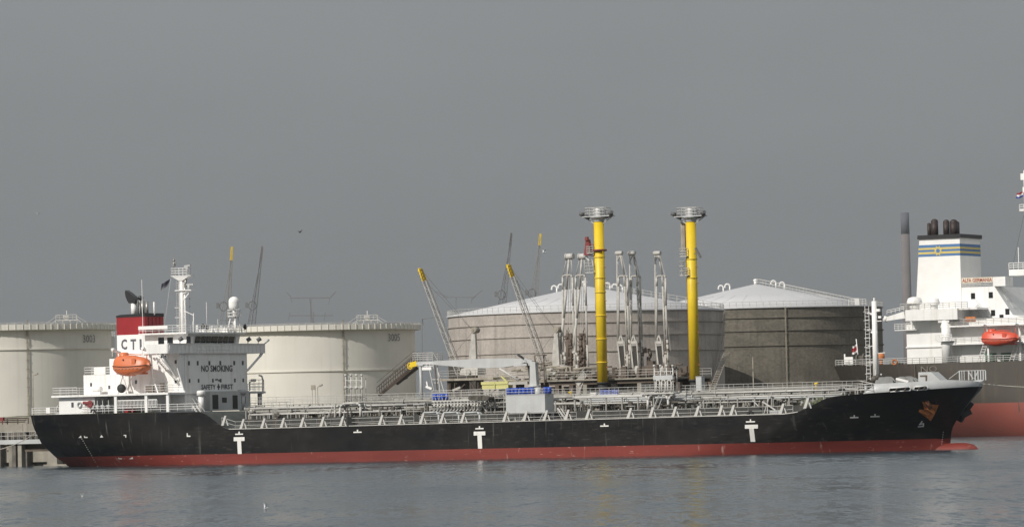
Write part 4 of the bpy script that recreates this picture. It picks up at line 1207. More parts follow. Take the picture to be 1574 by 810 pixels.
def drum_mesh(m):
    b = MB(); b.lathe((0, 0, 0), [(0, 0), (.29, 0), (.29, .28), (.305, .30), (.29, .32), (.29, .58), (.305, .60), (.29, .62), (.29, .88), (.25, .88), (.25, .86), (0, .86)], 14, sm=True)
    return b.mesh('drum', [m])
dm = drum_mesh('blue_plastic')
drum_n = 0
def drums(pxs, py, y, zbase, labels, group):
    for i, px in enumerate(pxs):
        p = S(px, py, y + (i % 2) * .35); o = bpy.data.objects.new('drum', dm); link(o)
        o.matrix_world = SHIP @ Matrix.Translation((p.x, p.y, zbase)) @ Matrix.Rotation(i * 1.1, 4, 'Z')
        o['label'] = labels[i] if isinstance(labels, list) else labels; o['category'] = 'drum'; o['group'] = group
L_ = lambda i, n: ['leftmost', 'second from the left', 'third from the left', 'fourth from the left', 'fifth from the left', 'sixth from the left', 'seventh from the left', 'eighth from the left', 'ninth from the left'][i]
zd = S(675, 615, -3).z
b = MB(); b.box(S(664, 615, -3).x, S(690, 615, -3).x, -3.9, -1.8, zd - .12, zd); b.bar((S(668, 615, -3).x, -3, 6.15), (S(668, 615, -3).x, -3, zd - .1), .15); b.bar((S(686, 615, -3).x, -3, 6.15), (S(686, 615, -3).x, -3, zd - .1), .15)
part(tanker, 'drum_platform', b, 'pipe_paint')
drums([668.5, 674, 680, 686.5], 613, -3.4, zd, ['blue drum %s of the group beside the grey crane rest post' % L_(i, 4) for i in range(4)], 'blue drums beside the crane rest post')
drums([782, 788, 794, 800, 805.5, 811.5, 818, 838.5, 844.5], 606, -10.2, bz1 + .09,
      ['blue drum %s of the row on top of the pale grey container' % L_(i, 9) for i in range(7)] + ['blue drum at the right end of the container top, left one of two', 'blue drum at the far right corner of the container top'], 'blue drums on the pale container')
p = S(827, 604, -9.6)
b = MB(); b.lathe((p.x, -9.6, bz1 + .09), [(0, 0), (.5, 0), (.5, .12), (.48, .7), (.3, .85), (0, .9)], 14)
single('plastic_tub', 'pale tub standing between the blue drums on the container', 'tub', SHIP, b, 'light_grey_paint', (p.x, -9.6, bz1 + .09))
# second group of blue containers farther right on the catwalk level
zt_ = S(935, 609, 1.5).z
b = MB(); b.box(S(915, 609, 1.5).x, S(956, 609, 1.5).x, .7, 2.9, zt_ - .1, zt_); b.bar((S(920, 609, 1.5).x, 1.6, 6.15), (S(920, 609, 1.5).x, 1.6, zt_ - .1), .15); b.bar((S(950, 609, 1.5).x, 1.6, 6.15), (S(950, 609, 1.5).x, 1.6, zt_ - .1), .15)
part(tanker, 'drum_platform', b, 'pipe_paint')
drums([925, 931, 937, 943, 948.5], 609, 1.4, zt_, ['blue drum %s of the group under the left yellow tower' % L_(i, 5) for i in range(5)], 'blue drums in front of the left yellow tower')
b = MB(); b.cbox(S(913, 606, 1.2), 1.0, .5, .5); single('white_crate', 'small white crate beside the blue drums under the left yellow tower', 'crate', SHIP, b, 'clean_white', S(913, 608, 1.2))
b = MB(); p = S(945, 617, -2); b.box(S(922, 617, -2).x, S(953, 617, -2).x, -2.6, -1.6, 7.0, 8.3); b.cbox(S(928, 614, -2.2), .8, .4, 1.4); part(tanker, 'deck_locker', b, 'light_grey_paint')

# vent mast groups: two frames of four tall vent pipes
def vent_group(px0, px1, pyb, pyt, y, label):
    g = MB(); n = 4
    for i in range(n):
        x_ = px0 + (px1 - px0) * i / (n - 1)
        a = S(x_, pyb, y); c = S(x_ - .5, pyt, y)
        a = Vector((c.x, y, a.z)); g.tube(a, c, .085, 8); g.tube(a + Vector((.25, .6, 0)), c + Vector((.25, .6, -.4)), .06, 6)
        g.tube(c + Vector((0, 0, -.15)), c + Vector((0, 0, .15)), .17, 8); g.tube(c + Vector((0, 0, -1.9)), c + Vector((0, 0, -1.5)), .19, 8)
    for t in (.25, .55, .8):
        a = S(px0, pyb + (pyt - pyb) * t, y); c = S(px1, pyb + (pyt - pyb) * t - .5, y); g.bar(a, c, .1)
    return part(tanker, 'vent_mast_group', g, 'rail_paint')
vent_group(531.5, 556.5, 617, 576.5, -1, '')
vent_group(1006, 1034.5, 606, 562, -2, '')
for i, cx in enumerate((1011.5, 1020, 1029)):
    b = MB(); pts = [S(cx - 2.8, 604, -2.2), S(cx - 2.8, 586.5, -2.2), S(cx - 1.5, 584, -2.2), S(cx + 1.5, 584, -2.2), S(cx + 2.8, 586.5, -2.2), S(cx + 2.8, 604, -2.2)]
    b.path(pts, .12, 6); part(tanker, 'vent_loop', b, 'rail_paint')
b = MB(); a = S(1005, 577, -2.1); c = S(1035, 583, -2.1); b.box(a.x, c.x, -2.3, -1.9, c.z, a.z); part(tanker, 'vent_panel', b, 'light_grey_paint')
# two arched portals carrying a crossover at 995-1035
portal([(995.8, 630), (996, 614), (993, 608), (989, 606)], -6.4, .18, 'rail_paint')
portal([(995.8, 616), (998.5, 609), (1004, 605.5), (1010, 605)], -6.4, .16, 'rail_paint')
portal([(1027.5, 629), (1027, 614), (1024, 608.5), (1018, 605.3)], -6.4, .18, 'rail_paint')
portal([(1027, 616), (1030, 609), (1036, 605)], -6.4, .15, 'rail_paint')
b = MB(); a = S(986, 605.5, -6.4); c = S(1037, 604.5, -6.4); b.box(a.x, c.x, -6.7, -4.9, a.z - .05, a.z + .12); b.rail([(a.x, -6.6, a.z + .1), (c.x, -6.6, a.z + .1)], 1.1, 3, .7, .035)
b.ladder(S(1008, 629, -6.8), S(1017, 606, -6.8), (0, 1, 0), .8, .45, .035); b.bar(S(1004, 629, -6.8), S(1012.5, 607, -6.8), .08); b.bar(S(1011, 629, -6.8), S(1019.5, 607, -6.8), .08)
part(tanker, 'crossover_platform', b, 'rail_paint')
b = MB(); b.bar(S(857, 627, -10), S(872, 648, -11), .2, .14); b.bar(S(853.5, 616, -10), S(853.5, 632, -10), .12); b.bar(S(862, 627, -10), S(874, 646, -11), .1); b.ladder(S(858, 629, -10), S(868, 648, -10.8), (0, 1, 0), .8); part(tanker, 'inclined_ladder', b, 'rail_paint')
b = MB(); b.bar(S(1172, 617, -8), S(1192, 630, -8.5), .14); b.bar(S(1180, 607, -7), S(1180, 637, -7), .1); b.bar(S(1174, 636, -8), S(1182, 612, -8), .09); b.bar(S(1157, 615, -8), S(1166, 624, -8), .12); part(tanker, 'davit', b, 'rail_paint')
b = MB()
for cx, cy in ((1153.5, 636), (1294, 600)):
    y_ = -BH + .3 if cx < 1200 else -BH + 1.5
    b.path([S(cx + 3.8 * math.cos(t), cy + 2 - 5 * math.sin(t), y_) for t in [math.pi * i / 8 for i in range(9)]], .2, 7)
part(tanker, 'fairlead', b, 'rubber')
b = MB(); a = S(1183, 637, -10.5); c = S(1199, 630, -10.5); b.box(a.x, c.x, -10.5, -9.6, 5.0, c.z); part(tanker, 'deck_locker', b, 'light_grey_paint')
b = MB(); b.tube((S(540, 656, -11).x, -11.2, 4.9), (S(540, 656, -11).x, -11.2, 6.1), .8, 4); part(tanker, 'bunker_box', b, 'trunk_paint')
for (px, py, m_c, lab) in ((1232.5, 619, 'clean_white', 'small white lamp glass on the deck pipes before the bow rise'), ):
    b = MB(); b.sphere(S(px, py, -5), .25, n=8, m=6); b.tube(S(px, py, -5), S(px, py, -5) - Vector((0, 0, 1.2)), .05, 5); part(tanker, 'deck_lamp', b, m_c)
b = MB(); p = S(1254, 590, 0); b.tube(p + Vector((0, 0, -.9)), p, .08, 8); b.tube(p + Vector((-.2, 0, 0)), p + Vector((.3, 0, .1)), .13, 8); single('foam_monitor', 'yellow foam nozzle on the catwalk in front of the dark right tank', 'foam monitor', SHIP, b, 'yellow_paint', p - Vector((0, 0, .9)))
b = MB(); p = S(877, 603, 0); b.tube(p + Vector((0, 0, -.6)), p, .08, 8); b.tube(p + Vector((-.25, 0, 0)), p + Vector((.25, 0, .1)), .14, 8); single('foam_monitor', 'yellow foam nozzle on the catwalk left of the left yellow tower', 'foam monitor', SHIP, b, 'yellow_paint', p - Vector((0, 0, .6)))

# hose crane amidships
crane = thing('hose_crane', 'grey deck crane with a long boom lowered level over the midship pipes', 'crane', SHIP, (73.8, 1, 6.15))
b = MB(); b.tube((73.8, 1, 6.15), (73.8, 1, 9.6), .75, 16); b.tube((73.8, 1, 9.55), (73.8, 1, 9.75), .85, 16); part(crane, 'pedestal', b, 'light_grey_paint')
b = MB(); a = S(817, 590, 1); b.ext([(73.3, .6, 9.7), (74.4, .6, 9.7), (74.25, .6, 12.9), (73.6, .6, 13.0), (73.4, .6, 12.3)], (0, .8, 0)); part(crane, 'slewing_column', b, 'light_grey_paint')
def bm(px, py): return S(px, py, 1)
b = MB(); o_ = [bm(x, y) for x, y in ((640, 556.5), (690, 553.5), (740, 551.2), (780, 550.5), (806, 551.5), (810, 556), (790, 562), (772, 564.5), (746, 565.8), (716, 564.8), (686, 562), (664, 560), (640, 560.5))]
b.ext(o_, (0, 1.1, 0)); boom = part(crane, 'boom', b, 'light_grey_paint')
b = MB(); b.bar(bm(638, 558.5) + Vector((0, .5, 0)), bm(628, 561) + Vector((0, .5, 0)), .25, .7); part(boom, 'boom_tip', b, 'yellow_paint')
b = MB(); c_ = bm(627.5, 562.5); k = 12; b.path([c_ + Vector((math.cos(2 * math.pi * i / k) * .42, .5, math.sin(2 * math.pi * i / k) * .42)) for i in range(k + 1)], .1, 6); b.tube(c_ + Vector((0, .4, 0)), c_ + Vector((0, .6, 0)), .2, 8); part(boom, 'tip_sheave', b, 'yellow_paint')
b = MB(); b.bar(bm(806, 553), bm(818, 557), .3, .5); b.bar(bm(790, 561.5), bm(824, 559), .2, .3); b.rail([bm(788, 551), bm(815, 550)], .5, 1, .8, .03); part(crane, 'boom_hinge', b, 'light_grey_paint')
b = MB(); b.tube(bm(768, 566.5), bm(797, 584.5), .16, 8); part(crane, 'luffing_cylinder', b, 'rail_paint')
b = MB(); b.bar(bm(771, 578), bm(781, 588), .3, .2); part(crane, 'hook_block', b, 'pale_yellow_paint')
b = MB(); b.path([bm(796, 545), bm(803, 549.5), bm(810, 555), bm(813, 566), bm(816, 590)], .16, 8); part(crane, 'hose', b, 'rubber')
b = MB(); b.box(74.3, 75.6, .5, 1.5, 13.75, 13.86)
for x_ in (74.0, 75.4): b.bar((x_, 1, 9.8), (x_, 1, 13.8), .12)
for z_ in (12.6, 11.4, 10.4): b.bar((74.0, 1, z_), (75.4, 1, z_), .06)
part(crane, 'access_frame', b, 'brown_steel')
b = MB(); b.tube(S(648.5, 617, 1), S(646, 561, 1), .19, 10); b.bar(S(643, 561.5, 1), S(651, 561, 1), .5, .2); part(tanker, 'boom_rest', b, 'light_grey_paint')
b = MB(); a = S(651, 566, 1); b.box(a.x, a.x + 1.5, .6, 1.0, a.z - .25, a.z + .15); b.rail([S(650, 567, 1), S(666, 566.6, 1)], .8, 2, .6, .04); part(tanker, 'boom_rest_platform', b, 'clean_white')

# ------------------------------------------------------------------ forecastle
fm = S(1347, 585, 0)
b = MB(); b.tube((fm.x, 0, 8.2), (fm.x - .02, 0, 19.4), .40, 12, .33); fmast = part(tanker, 'foremast', b, 'clean_white')
b = MB(); b.tube((fm.x, 0, 19.4), (fm.x, 0, 19.8), .12, 6); b.bar((fm.x, 0, 17.6), (fm.x - .9, 0, 17.9), .3, .2); b.bar((fm.x - .1, 0, 16.8), (fm.x + 1.0, 0, 16.8), .12, .1); b.cbox((fm.x + .8, 0, 17.3), .4, .4, .3); b.bar((fm.x, 0, 12.6), (fm.x + 1.4, 0, 12.7), .12, .08)
b.cbox((fm.x - .1, 0, 15.4), .9, .3, .25); b.cbox((fm.x + .6, .0, 18.2), .5, .4, .35); part(fmast, 'mast_fittings', b, 'clean_white')
b = MB(); b.ladder((fm.x - 1.0, -.2, 9.2), (fm.x - 1.0, -.2, 18.8), X, .55, .45, .04); 
for z in (9.4, 11.5, 13.6, 15.7, 17.8): b.bar((fm.x - 1.0, -.2, z), (fm.x, 0, z), .07)
for i in range(8): z = 10 + i * 1.15; b.path([(fm.x - 1.28 + .28 + .45 * math.cos(t), -.2 - .5 * math.sin(t), z) for t in (0, .8, 1.57, 2.3, 3.14)], .03, 4)
part(fmast, 'ladder', b, 'clean_white')
fcz = 7.5
m_ = MB()
def fwinch(px, y, r_, lab=None):
    p = S(px, 588, y); z = 8.65
    b = MB()
    b.lathe((0, 0, 0), [(0, 0)], 3) if 0 else None
    for dx in (-.3, .3):
        b.tube((p.x, y + dx - .06, z), (p.x, y + dx + .06, z), r_ * .92, 18)
    b.tube((p.x, y - .35, z), (p.x, y + .35, z), r_ * .55, 12)
    b.ext([(p.x - .2, y - r_, z), (p.x + .5, y - r_, z), (p.x + .9, y - r_, 7.6), (p.x - .6, y - r_, 7.6)], (0, .25, 0))
    return part(tanker, 'windlass', b, 'gear_grey')
for px, y, r_ in ((1356, -4, .95), (1365, -4.4, 1.0), (1387, -3.6, .95), (1397, -3.2, .98), (1404, -2.8, .75)): fwinch(px, y, r_)
b = MB(); b.bar(S(1378, 582, -5), S(1397, 586.5, -5), .35, .25); part(tanker, 'chain_stopper', b, 'clean_white')
b = MB(); b.sphere(S(1345, 583, -4), .55, .5, .5, 10, 8); b.sphere(S(1350, 580, -4), .4, .5, .5, 10, 8); part(tanker, 'windlass_motor', b, 'deck_clutter')
b = MB(); p0 = S(1412, 584.5, -3); b.ext([S(x, y, -3) for x, y in ((1411.5, 587), (1411.5, 572), (1426, 571.5), (1431, 571.5), (1446, 585))], (0, 2.2, 0)); brk = part(tanker, 'bow_store', b, 'light_grey_paint')
b = MB(); o_ = [S(x, y, -3.03) for x, y in ((1414, 579), (1414, 576.5), (1425, 576.3), (1425, 585.5), (1422.5, 585.5), (1422.5, 579))]; b.ext(o_, (0, .02, 0)); part(brk, 'doorway', b, 'brown_steel')
# rails on the forecastle edge and at the bow
b = MB(); b.rail([S(1284, 606, -BH + 1), S(1341, 602.6, -BH + 1.5)], 1.05, 3, 1.0, .035)
b.rail([S(1290, 606, -5), S(1340, 602, -5)], 1.05, 3, .8, .035)
b.path([S(1320, 585, 0), S(1337, 588.5, 0), S(1345, 590, 0)], .05, 5)
part(tanker, 'guard_rail', b, 'rail_paint')
b = MB()
for px, py in ((1331, 596), (1346, 595)): p = S(px, py, -BH + 3); b.tube((p.x, p.y, 7.4), (p.x, p.y, 8.5), .2, 10); b.tube((p.x, p.y, 8.5), (p.x, p.y, 8.65), .28, 10)
part(tanker, 'bollards', b, 'light_grey_paint')
b = MB(); za = 8.75
def bp(px, py, y=0): return S(px, py, y)
b.bar(bp(1459, 582), bp(1475, 569.8), .07); b.bar(bp(1475, 569.8), bp(1515, 568.8), .08)
for px in (1475, 1478.5, 1482, 1489, 1494, 1499, 1503.5, 1507.5, 1511.5, 1515): b.bar(bp(px, 569.5), bp(px + .4, 584), .09 if px % 2 < 1 else .16)
b.bar(bp(1489, 571), bp(1496, 582), .12); b.bar(bp(1503, 571), bp(1498, 582), .12)
part(tanker, 'bow_rail', b, 'light_grey_paint')
b = MB(); b.tube(bp(1346, 586, -3), bp(1346, 568, -3), .05, 5); b.tube(bp(1353, 578, -3), bp(1355, 574.5, -3), .1, 5); part(tanker, 'deck_lamp', b, 'clean_white')

# mooring lines
def rope(name, label, a, c, sag, r_=.045, n=14):
    b = MB(); pts = []
    for i in range(n + 1):
        t = i / n; p = a.lerp(c, t); p.z -= sag * 4 * t * (1 - t); pts.append(p)
    b.path(pts, r_, 5); return single(name, label, 'rope', SHIP, b, 'rope', a)
rope('mooring_line', 'pale mooring rope running off to the right from the tanker bow', S(1507, 589.5, .5), S(1600, 595.5, 6), .1, .07)
rope('mooring_line', 'slack mooring rope sloping down to the left across the quay beam', S(62, 660, -3), S(-10, 692, 10), .5, .06)

# flags
def flag(name, label, fr, pts, mats, base, pole=None, thick=.02, fold=.18):
    """waving cloth between four corners a,b,c,d in stripes"""
    a, b_, c, d = [Vector(p) for p in pts]; nx, ns = 12, len(mats); mb = MB()
    for s_ in range(ns):
        for i in range(nx):
            q = []
            for (u, v) in ((i / nx, s_ / ns), ((i + 1) / nx, s_ / ns), ((i + 1) / nx, (s_ + 1) / ns), (i / nx, (s_ + 1) / ns)):
                p = a.lerp(b_, u).lerp(d.lerp(c, u), v); p = p + Vector((0, math.sin(u * 9) * fold, math.sin(u * 7 + 1) * fold * .4)); q.append(p)
            mb.add(q, [(0, 1, 2, 3)], s_)
            mb.add([p + Vector((0, thick, 0)) for p in q], [(3, 2, 1, 0)], s_)
    th = thing(name, label, 'flag', fr, base); part(th, 'cloth', mb, mats)
    if pole: m2 = MB(); m2.tube(pole[0], pole[1], pole[2], 6); part(th, 'pole', m2, 'clean_white')
    return th
flag('flag', 'dark navy flag flying from the halyard left of the radar mast', SHIP, [S(262, 428, 0), S(248, 437, 0), S(246.5, 447, 0), S(259, 438, 0)], ['flag_navy', 'flag_navy', 'gull_grey'], S(262, 430, 0), (S(262.5, 428, 0), S(252, 505, 0), .015))

# ================================================================== JETTY BEHIND THE TANKER
def J(px, py, y=18): return S(px, py, y)
# arm platform
jet = thing('arm_jetty', 'concrete and steel jetty platform carrying the five loading arms', 'jetty', SHIP, (77, 20, 0))
xa, xb = J(852, 580).x, J(1046, 580).x; zs = 10.55
b = MB(); b.box(xa, xb, 16, 27, zs - .22, zs); part(jet, 'deck_slab', b, 'concrete')
b = MB(); b.bar((xa, 16.6, zs - .5), (xb, 16.6, zs - .5), .3, .5); b.bar((xa, 26.5, zs - .5), (xb, 26.5, zs - .5), .3, .5); part(jet, 'edge_beam', b, 'brown_steel')
b = MB(); b.box(xa + 1, xb - 1, 24.0, 25.0, 4.6, zs - .75); part(jet, 'shade_backing', b, 'brown_steel')  # dark box added to stand in for the shade under the platform
for px in (858, 880, 901, 944.5, 984.7, 1022, 1044):
    for y in (16.6, 25.5): b = MB(); x = J(px, 590, y if y < 20 else 16.6).x; b.box(x - .32, x + .32, y - .4, y + .4, 4.6, zs - .75); part(jet, 'column', b, 'concrete' if px in (944.5, 984.7, 901) else 'brown_steel')
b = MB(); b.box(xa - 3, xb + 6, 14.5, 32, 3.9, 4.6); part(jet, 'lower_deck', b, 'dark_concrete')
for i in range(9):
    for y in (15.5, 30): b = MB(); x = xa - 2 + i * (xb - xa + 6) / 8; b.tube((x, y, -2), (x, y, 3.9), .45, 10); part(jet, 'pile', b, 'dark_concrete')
b = MB(); b.rail([(xa, 16.05, zs), (xb, 16.05, zs)], 1.1, 3, 1.4, .035); b.rail([(xa, 26.9, zs), (xb, 26.9, zs)], 1.1, 3, 1.4, .035); part(jet, 'guard_rail', b, 'arm_paint')
b = MB()
for px, pb, pt, y in ((908, 606, 592, 20), (975, 606, 590, 22), (1000, 606, 594, 24), (860, 606, 594, 20)):
    a = J(px, pb, y); b.box(a.x - 1.6, a.x + 1.6, y, y + 1.5, 4.6, J(px, pt, y).z)
part(jet, 'equipment_cabinet', b, 'jetty_steel')
b = MB()
a = J(887, 590, 16.5); c = J(900, 574, 16.5); b.bar(a, c, .3, .9); b.bar(a + Vector((0, 0, .9)), c + Vector((0, 0, .9)), .07); b.bar(J(889, 606, 16.5), J(898, 584, 16.5), .12); part(jet, 'stairs', b, 'arm_paint')
b = MB()
for i in range(60):
    x = rnd.uniform(xa, xb); y = rnd.uniform(17, 26); h = rnd.uniform(.4, 1.8); k = rnd.random()
    if k < .4: b.cbox((x, y, zs + h / 2), rnd.uniform(.3, 1), .4, h)
    elif k < .7: b.tube((x, y, zs + .35), (x + rnd.uniform(1, 5), y, zs + .35), rnd.uniform(.12, .3), 8)
    else: b.path([(x, y, zs), (x, y, zs + h), (x + 1, y, zs + h)], .12, 6)
for i in range(50): x = rnd.uniform(xa, xb); y = rnd.uniform(17, 29); b.tube((x, y, rnd.uniform(5, 9.8)), (x + rnd.uniform(1, 4), y, rnd.uniform(5, 9.8)), rnd.uniform(.08, .2), 6)
part(jet, 'jetty_pipes', b, 'brown_steel', kind='stuff')

# west platform with derrick machinery, yellow cabin and pipe frames
jw = thing('service_jetty', 'brown steel service platform with a pale yellow cabinet behind the crane boom', 'jetty', SHIP, (64, 20, 0))
xa, xb = J(690, 583).x, J(846, 583).x; z2 = J(730, 581).z
b = MB(); b.box(xa, J(772, 583).x, 15.5, 22, z2 - .3, z2); part(jw, 'deck_slab', b, 'jetty_steel')
b = MB(); b.box(J(772, 583).x + .003, xb, 16.5, 26, z2 - .9, z2 - .5); part(jw, 'deck_slab', b, 'jetty_steel')
for px, w_, m_c in ((703.5, .5, 'brown_steel'), (713.5, .6, 'brown_steel'), (738, .35, 'concrete'), (692, .15, 'brown_steel'), (772, .3, 'brown_steel'), (800, .4, 'brown_steel'), (838, .4, 'brown_steel')):
    x = J(px, 590).x; b = MB(); b.box(x - w_, x + w_, 17.4, 18.4, 3.9, z2 - .3 if px < 772 else z2 - .9); part(jw, 'column', b, m_c)
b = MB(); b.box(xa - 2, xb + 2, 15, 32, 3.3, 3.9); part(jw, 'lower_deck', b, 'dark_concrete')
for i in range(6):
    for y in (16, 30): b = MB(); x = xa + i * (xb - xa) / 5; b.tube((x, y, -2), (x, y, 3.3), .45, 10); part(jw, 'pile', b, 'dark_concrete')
a = J(741, 598, 15.3); c = J(781, 586, 15.3); b = MB(); b.box(a.x, c.x, 15.3, 16.5, a.z, c.z); yc = part(jw, 'yellow_cabinet', b, 'pale_yellow_paint', label='pale yellow long cabinet')
b = MB(); b.box(a.x - .1, c.x + .1, 15.2, 16.6, (a.z + c.z) / 2 + .12, c.z + .03); b.box((a.x + c.x) / 2 - .05, (a.x + c.x) / 2 + .05, 15.15, 15.2, a.z, c.z)
part(yc, 'lid', b, 'pale_yellow_paint')
b = MB(); b.rail([(xa, 15.6, z2), (J(772, 583).x, 15.6, z2)], 1.1, 3, 1.4, .04); b.rail([(J(772, 583).x, 16.6, z2 - .5), (xb, 16.6, z2 - .5)], 1.1, 4, 1.2, .045); b.rail([(J(740, 560, 22).x, 22, z2 + 1.2), (xb, 22, z2 + 1.2)], 1.1, 3, 1.3, .04)
part(jw, 'guard_rail', b, 'arm_paint')
b = MB()
for px in (692, 699, 724, 735, 753, 772): b.bar(J(px, 606, 16), J(px, 586, 16), .12)
for a_, c_ in (((700, 604), (715, 590)), ((724, 606), (752, 588)), ((753, 606), (772, 590)), ((735, 606), (724, 588)), ((668, 560), (672, 600)), ((690, 560), (690, 606)), ((695, 578), (702, 590))): b.bar(J(*a_, 16), J(*c_, 16), .13)
part(jw, 'bracing', b, 'brown_steel')
b = MB()
for i in range(90):
    x = rnd.uniform(J(780, 583).x, xb + 3); y = rnd.uniform(17, 25); z = z2 + rnd.uniform(-.5, 1.9); k = rnd.random()
    if k < .5: b.tube((x, y, z), (x + rnd.uniform(.8, 4), y, z), rnd.uniform(.06, .16), 6)
    elif k < .8: b.tube((x, y, z2 - .5), (x, y, z + .6), rnd.uniform(.06, .14), 6)
    else: b.cbox((x, y, z), .6, .5, .7)
part(jw, 'platform_pipes', b, 'jetty_steel', kind='stuff')
b = MB(); b.bar(J(783, 589, 15.4), J(812, 588, 15.4), .5, .4); b.bar(J(696, 600, 15.4), J(708, 595, 15.4), .2, .3); part(jw, 'loading_chute', b, 'arm_paint')

# lattice derricks on the jetty
def derrick(label, foot, tip, post_t, post_b, mach, y):
    th = thing('jetty_derrick', label, 'derrick', SHIP, J(*foot, y), 'lattice derricks on the jetty')
    f_, t_ = J(*foot, y), J(*tip, y); k = .88; mid = f_.lerp(t_, k)
    b = MB(); b.lattice(f_, mid, .80, .55, 17, .028, .055); part(th, 'boom', b, 'arm_paint')
    b = MB(); x_, y_ = b.basis(f_, t_)
    b.ext([mid - x_ * .3 - Vector((0, .3, 0)), mid + x_ * .3 - Vector((0, .3, 0)), t_ + x_ * .05 - Vector((0, .3, 0)), t_ - x_ * .32 - Vector((0, .3, 0))] if x_.x > 0 else
          [mid + x_ * .3 - Vector((0, .3, 0)), mid - x_ * .3 - Vector((0, .3, 0)), t_ - x_ * .05 - Vector((0, .3, 0)), t_ + x_ * .32 - Vector((0, .3, 0))], (0, .6, 0))
    for i in range(4):
        c = mid.lerp(t_, .15 + i * .25); b.bar(c, c + Vector((-.42, 0, .0)), .12, .5)
    part(th, 'boom_head', b, 'yellow_paint')
    pt, pb = J(*post_t, y + .6), J(*post_b, y + .6)
    b = MB(); b.ext([pb + Vector((-.72, 0, 0)), pb + Vector((.62, 0, 0)), pt + Vector((.22, 0, 0)), pt + Vector((-.30, 0, 0))], (0, .45, 0)); part(th, 'mast_post', b, 'arm_paint')
    b = MB(); b.tube(pt + Vector((0, -.15, .15)), pt + Vector((0, 1.1, .15)), .42, 12); b.tube(pt + Vector((0, -.2, .15)), pt + Vector((0, -.15, .15)), .15, 8); part(th, 'sheave', b, 'jetty_steel')
    b = MB(); b.tube(t_, pt, .022, 4); b.tube(mid, pt, .022, 4); b.tube(pt, pb + Vector((1.6, 0, 0)), .02, 4); b.tube(pt + Vector((0, 0, .1)), pb + Vector((-3.5, 0, 1)), .02, 4); part(th, 'stay_rope', b, 'dark_far')
    m0 = J(*mach, y)
    b = MB(); b.prism([(m0.x - 1.5, m0.z - .5), (m0.x + 1.4, m0.z - .6), (m0.x + 1.5, m0.z + .5), (m0.x + .3, m0.z + .8), (m0.x - 1.3, m0.z + .3)], y - .6, y + 1.6); b.tube((m0.x - .2, y - .9, m0.z - .1), (m0.x - .2, y + 1.9, m0.z - .1), .55, 12)
    part(th, 'winch_housing', b, 'arm_paint')
    b = MB(); b.tube((m0.x, y + .5, z2 - .4), (m0.x, y + .5, m0.z - .4), .7, 12); b.bar(f_, (m0.x, y, m0.z), .3, .3); part(th, 'pedestal', b, 'jetty_steel')
    return th
derrick('lattice derrick with yellow head leaning left at the edge of the pink grey tank', (707, 574), (646, 413), (728, 509), (726, 560), (724, 570), 20)
derrick('lattice derrick with yellow head in front of the middle of the pink grey tank', (838, 566), (782, 407), (855, 508), (854, 566), (856, 569), 21)

# loading arms
def arm_a(x0, label):        # x0 = pixel of the head
    y = 22.5; g = lambda dx, py: J(x0 + dx, py, y)
    th = thing('loading_arm', label, 'loading arm', SHIP, g(-4, 577), 'loading arms parked upright')
    b = MB(); b.tube(g(1, 398), g(-3, 445), .16, 8); b.tube(g(-3, 445), g(-7, 489), .19, 8); b.tube(g(-7, 489), g(-13, 542), .21, 8); part(th, 'outboard_pipe', b, 'arm_paint')
    b = MB(); b.tube(g(-2, 396), g(-8.5, 425), .07, 6); b.tube(g(4, 396), g(6, 425), .06, 6); b.tube(g(5, 396), g(11, 560), .035, 4); part(th, 'head_strut', b, 'arm_paint')
    b = MB(); b.tube(g(-2.5, 394.5), g(8, 393.8), .42, 10); b.tube(g(-3.5, 394.5), g(-2.5, 394.5), .5, 10); part(th, 'head_sheave', b, 'rail_paint')
    b = MB(); b.path([g(-8.5, 574), g(-8.5, 445), g(-8.6, 426), g(-6.5, 423.3), g(4, 423), g(6.4, 426), g(7.3, 470), g(9, 530), g(11, 572)], .15, 7); part(th, 'support_frame', b, 'arm_paint')
    b = MB()
    for i in range(9): t = i / 8; a = g(-8.5, 440 + 125 * t); c = g(7 + 3 * t, 440 + 125 * t); m0 = g(-1, 447 + 125 * t); b.tube(g(-7 - 4 * t, 440 + 100 * t), g(-4 - 5 * t, 447 + 100 * t), .05, 4); b.tube(a, g(-5.5 - 4 * t, 446 + 110 * t), .045, 4); b.tube(c, g(4 + 3 * t, 450 + 115 * t), .045, 4)
    b.tube(g(4, 425), g(2, 520), .05, 5); b.tube(g(1, 425), g(-1, 520), .05, 5); part(th, 'lattice', b, 'arm_paint')
    b = MB(); r2 = random.Random(int(x0))
    for i in range(26): p = g(r2.uniform(-3, 7), 514 + i * 2.4); b.cbox(p + Vector((0, r2.uniform(-.4, .3), 0)), r2.uniform(.2, .6), .3, r2.uniform(.12, .4)); b.tube(p, p + Vector((r2.uniform(-.7, .7), 0, r2.uniform(.3, 1.2))), .05, 5)
    b.tube(g(-1, 512), g(0, 575), .28, 8); b.tube(g(4, 512), g(5, 575), .24, 8); part(th, 'valve_stack', b, 'brown_steel')
    b = MB(); b.path([g(-13, 541), g(-8, 542), g(-5, 547), g(-4, 560)], .24, 8); b.tube(g(-6, 577), g(-6, 560), .3, 10); b.cbox(g(-6, 577), 1.5, 1.2, .3); part(th, 'riser', b, 'arm_paint')
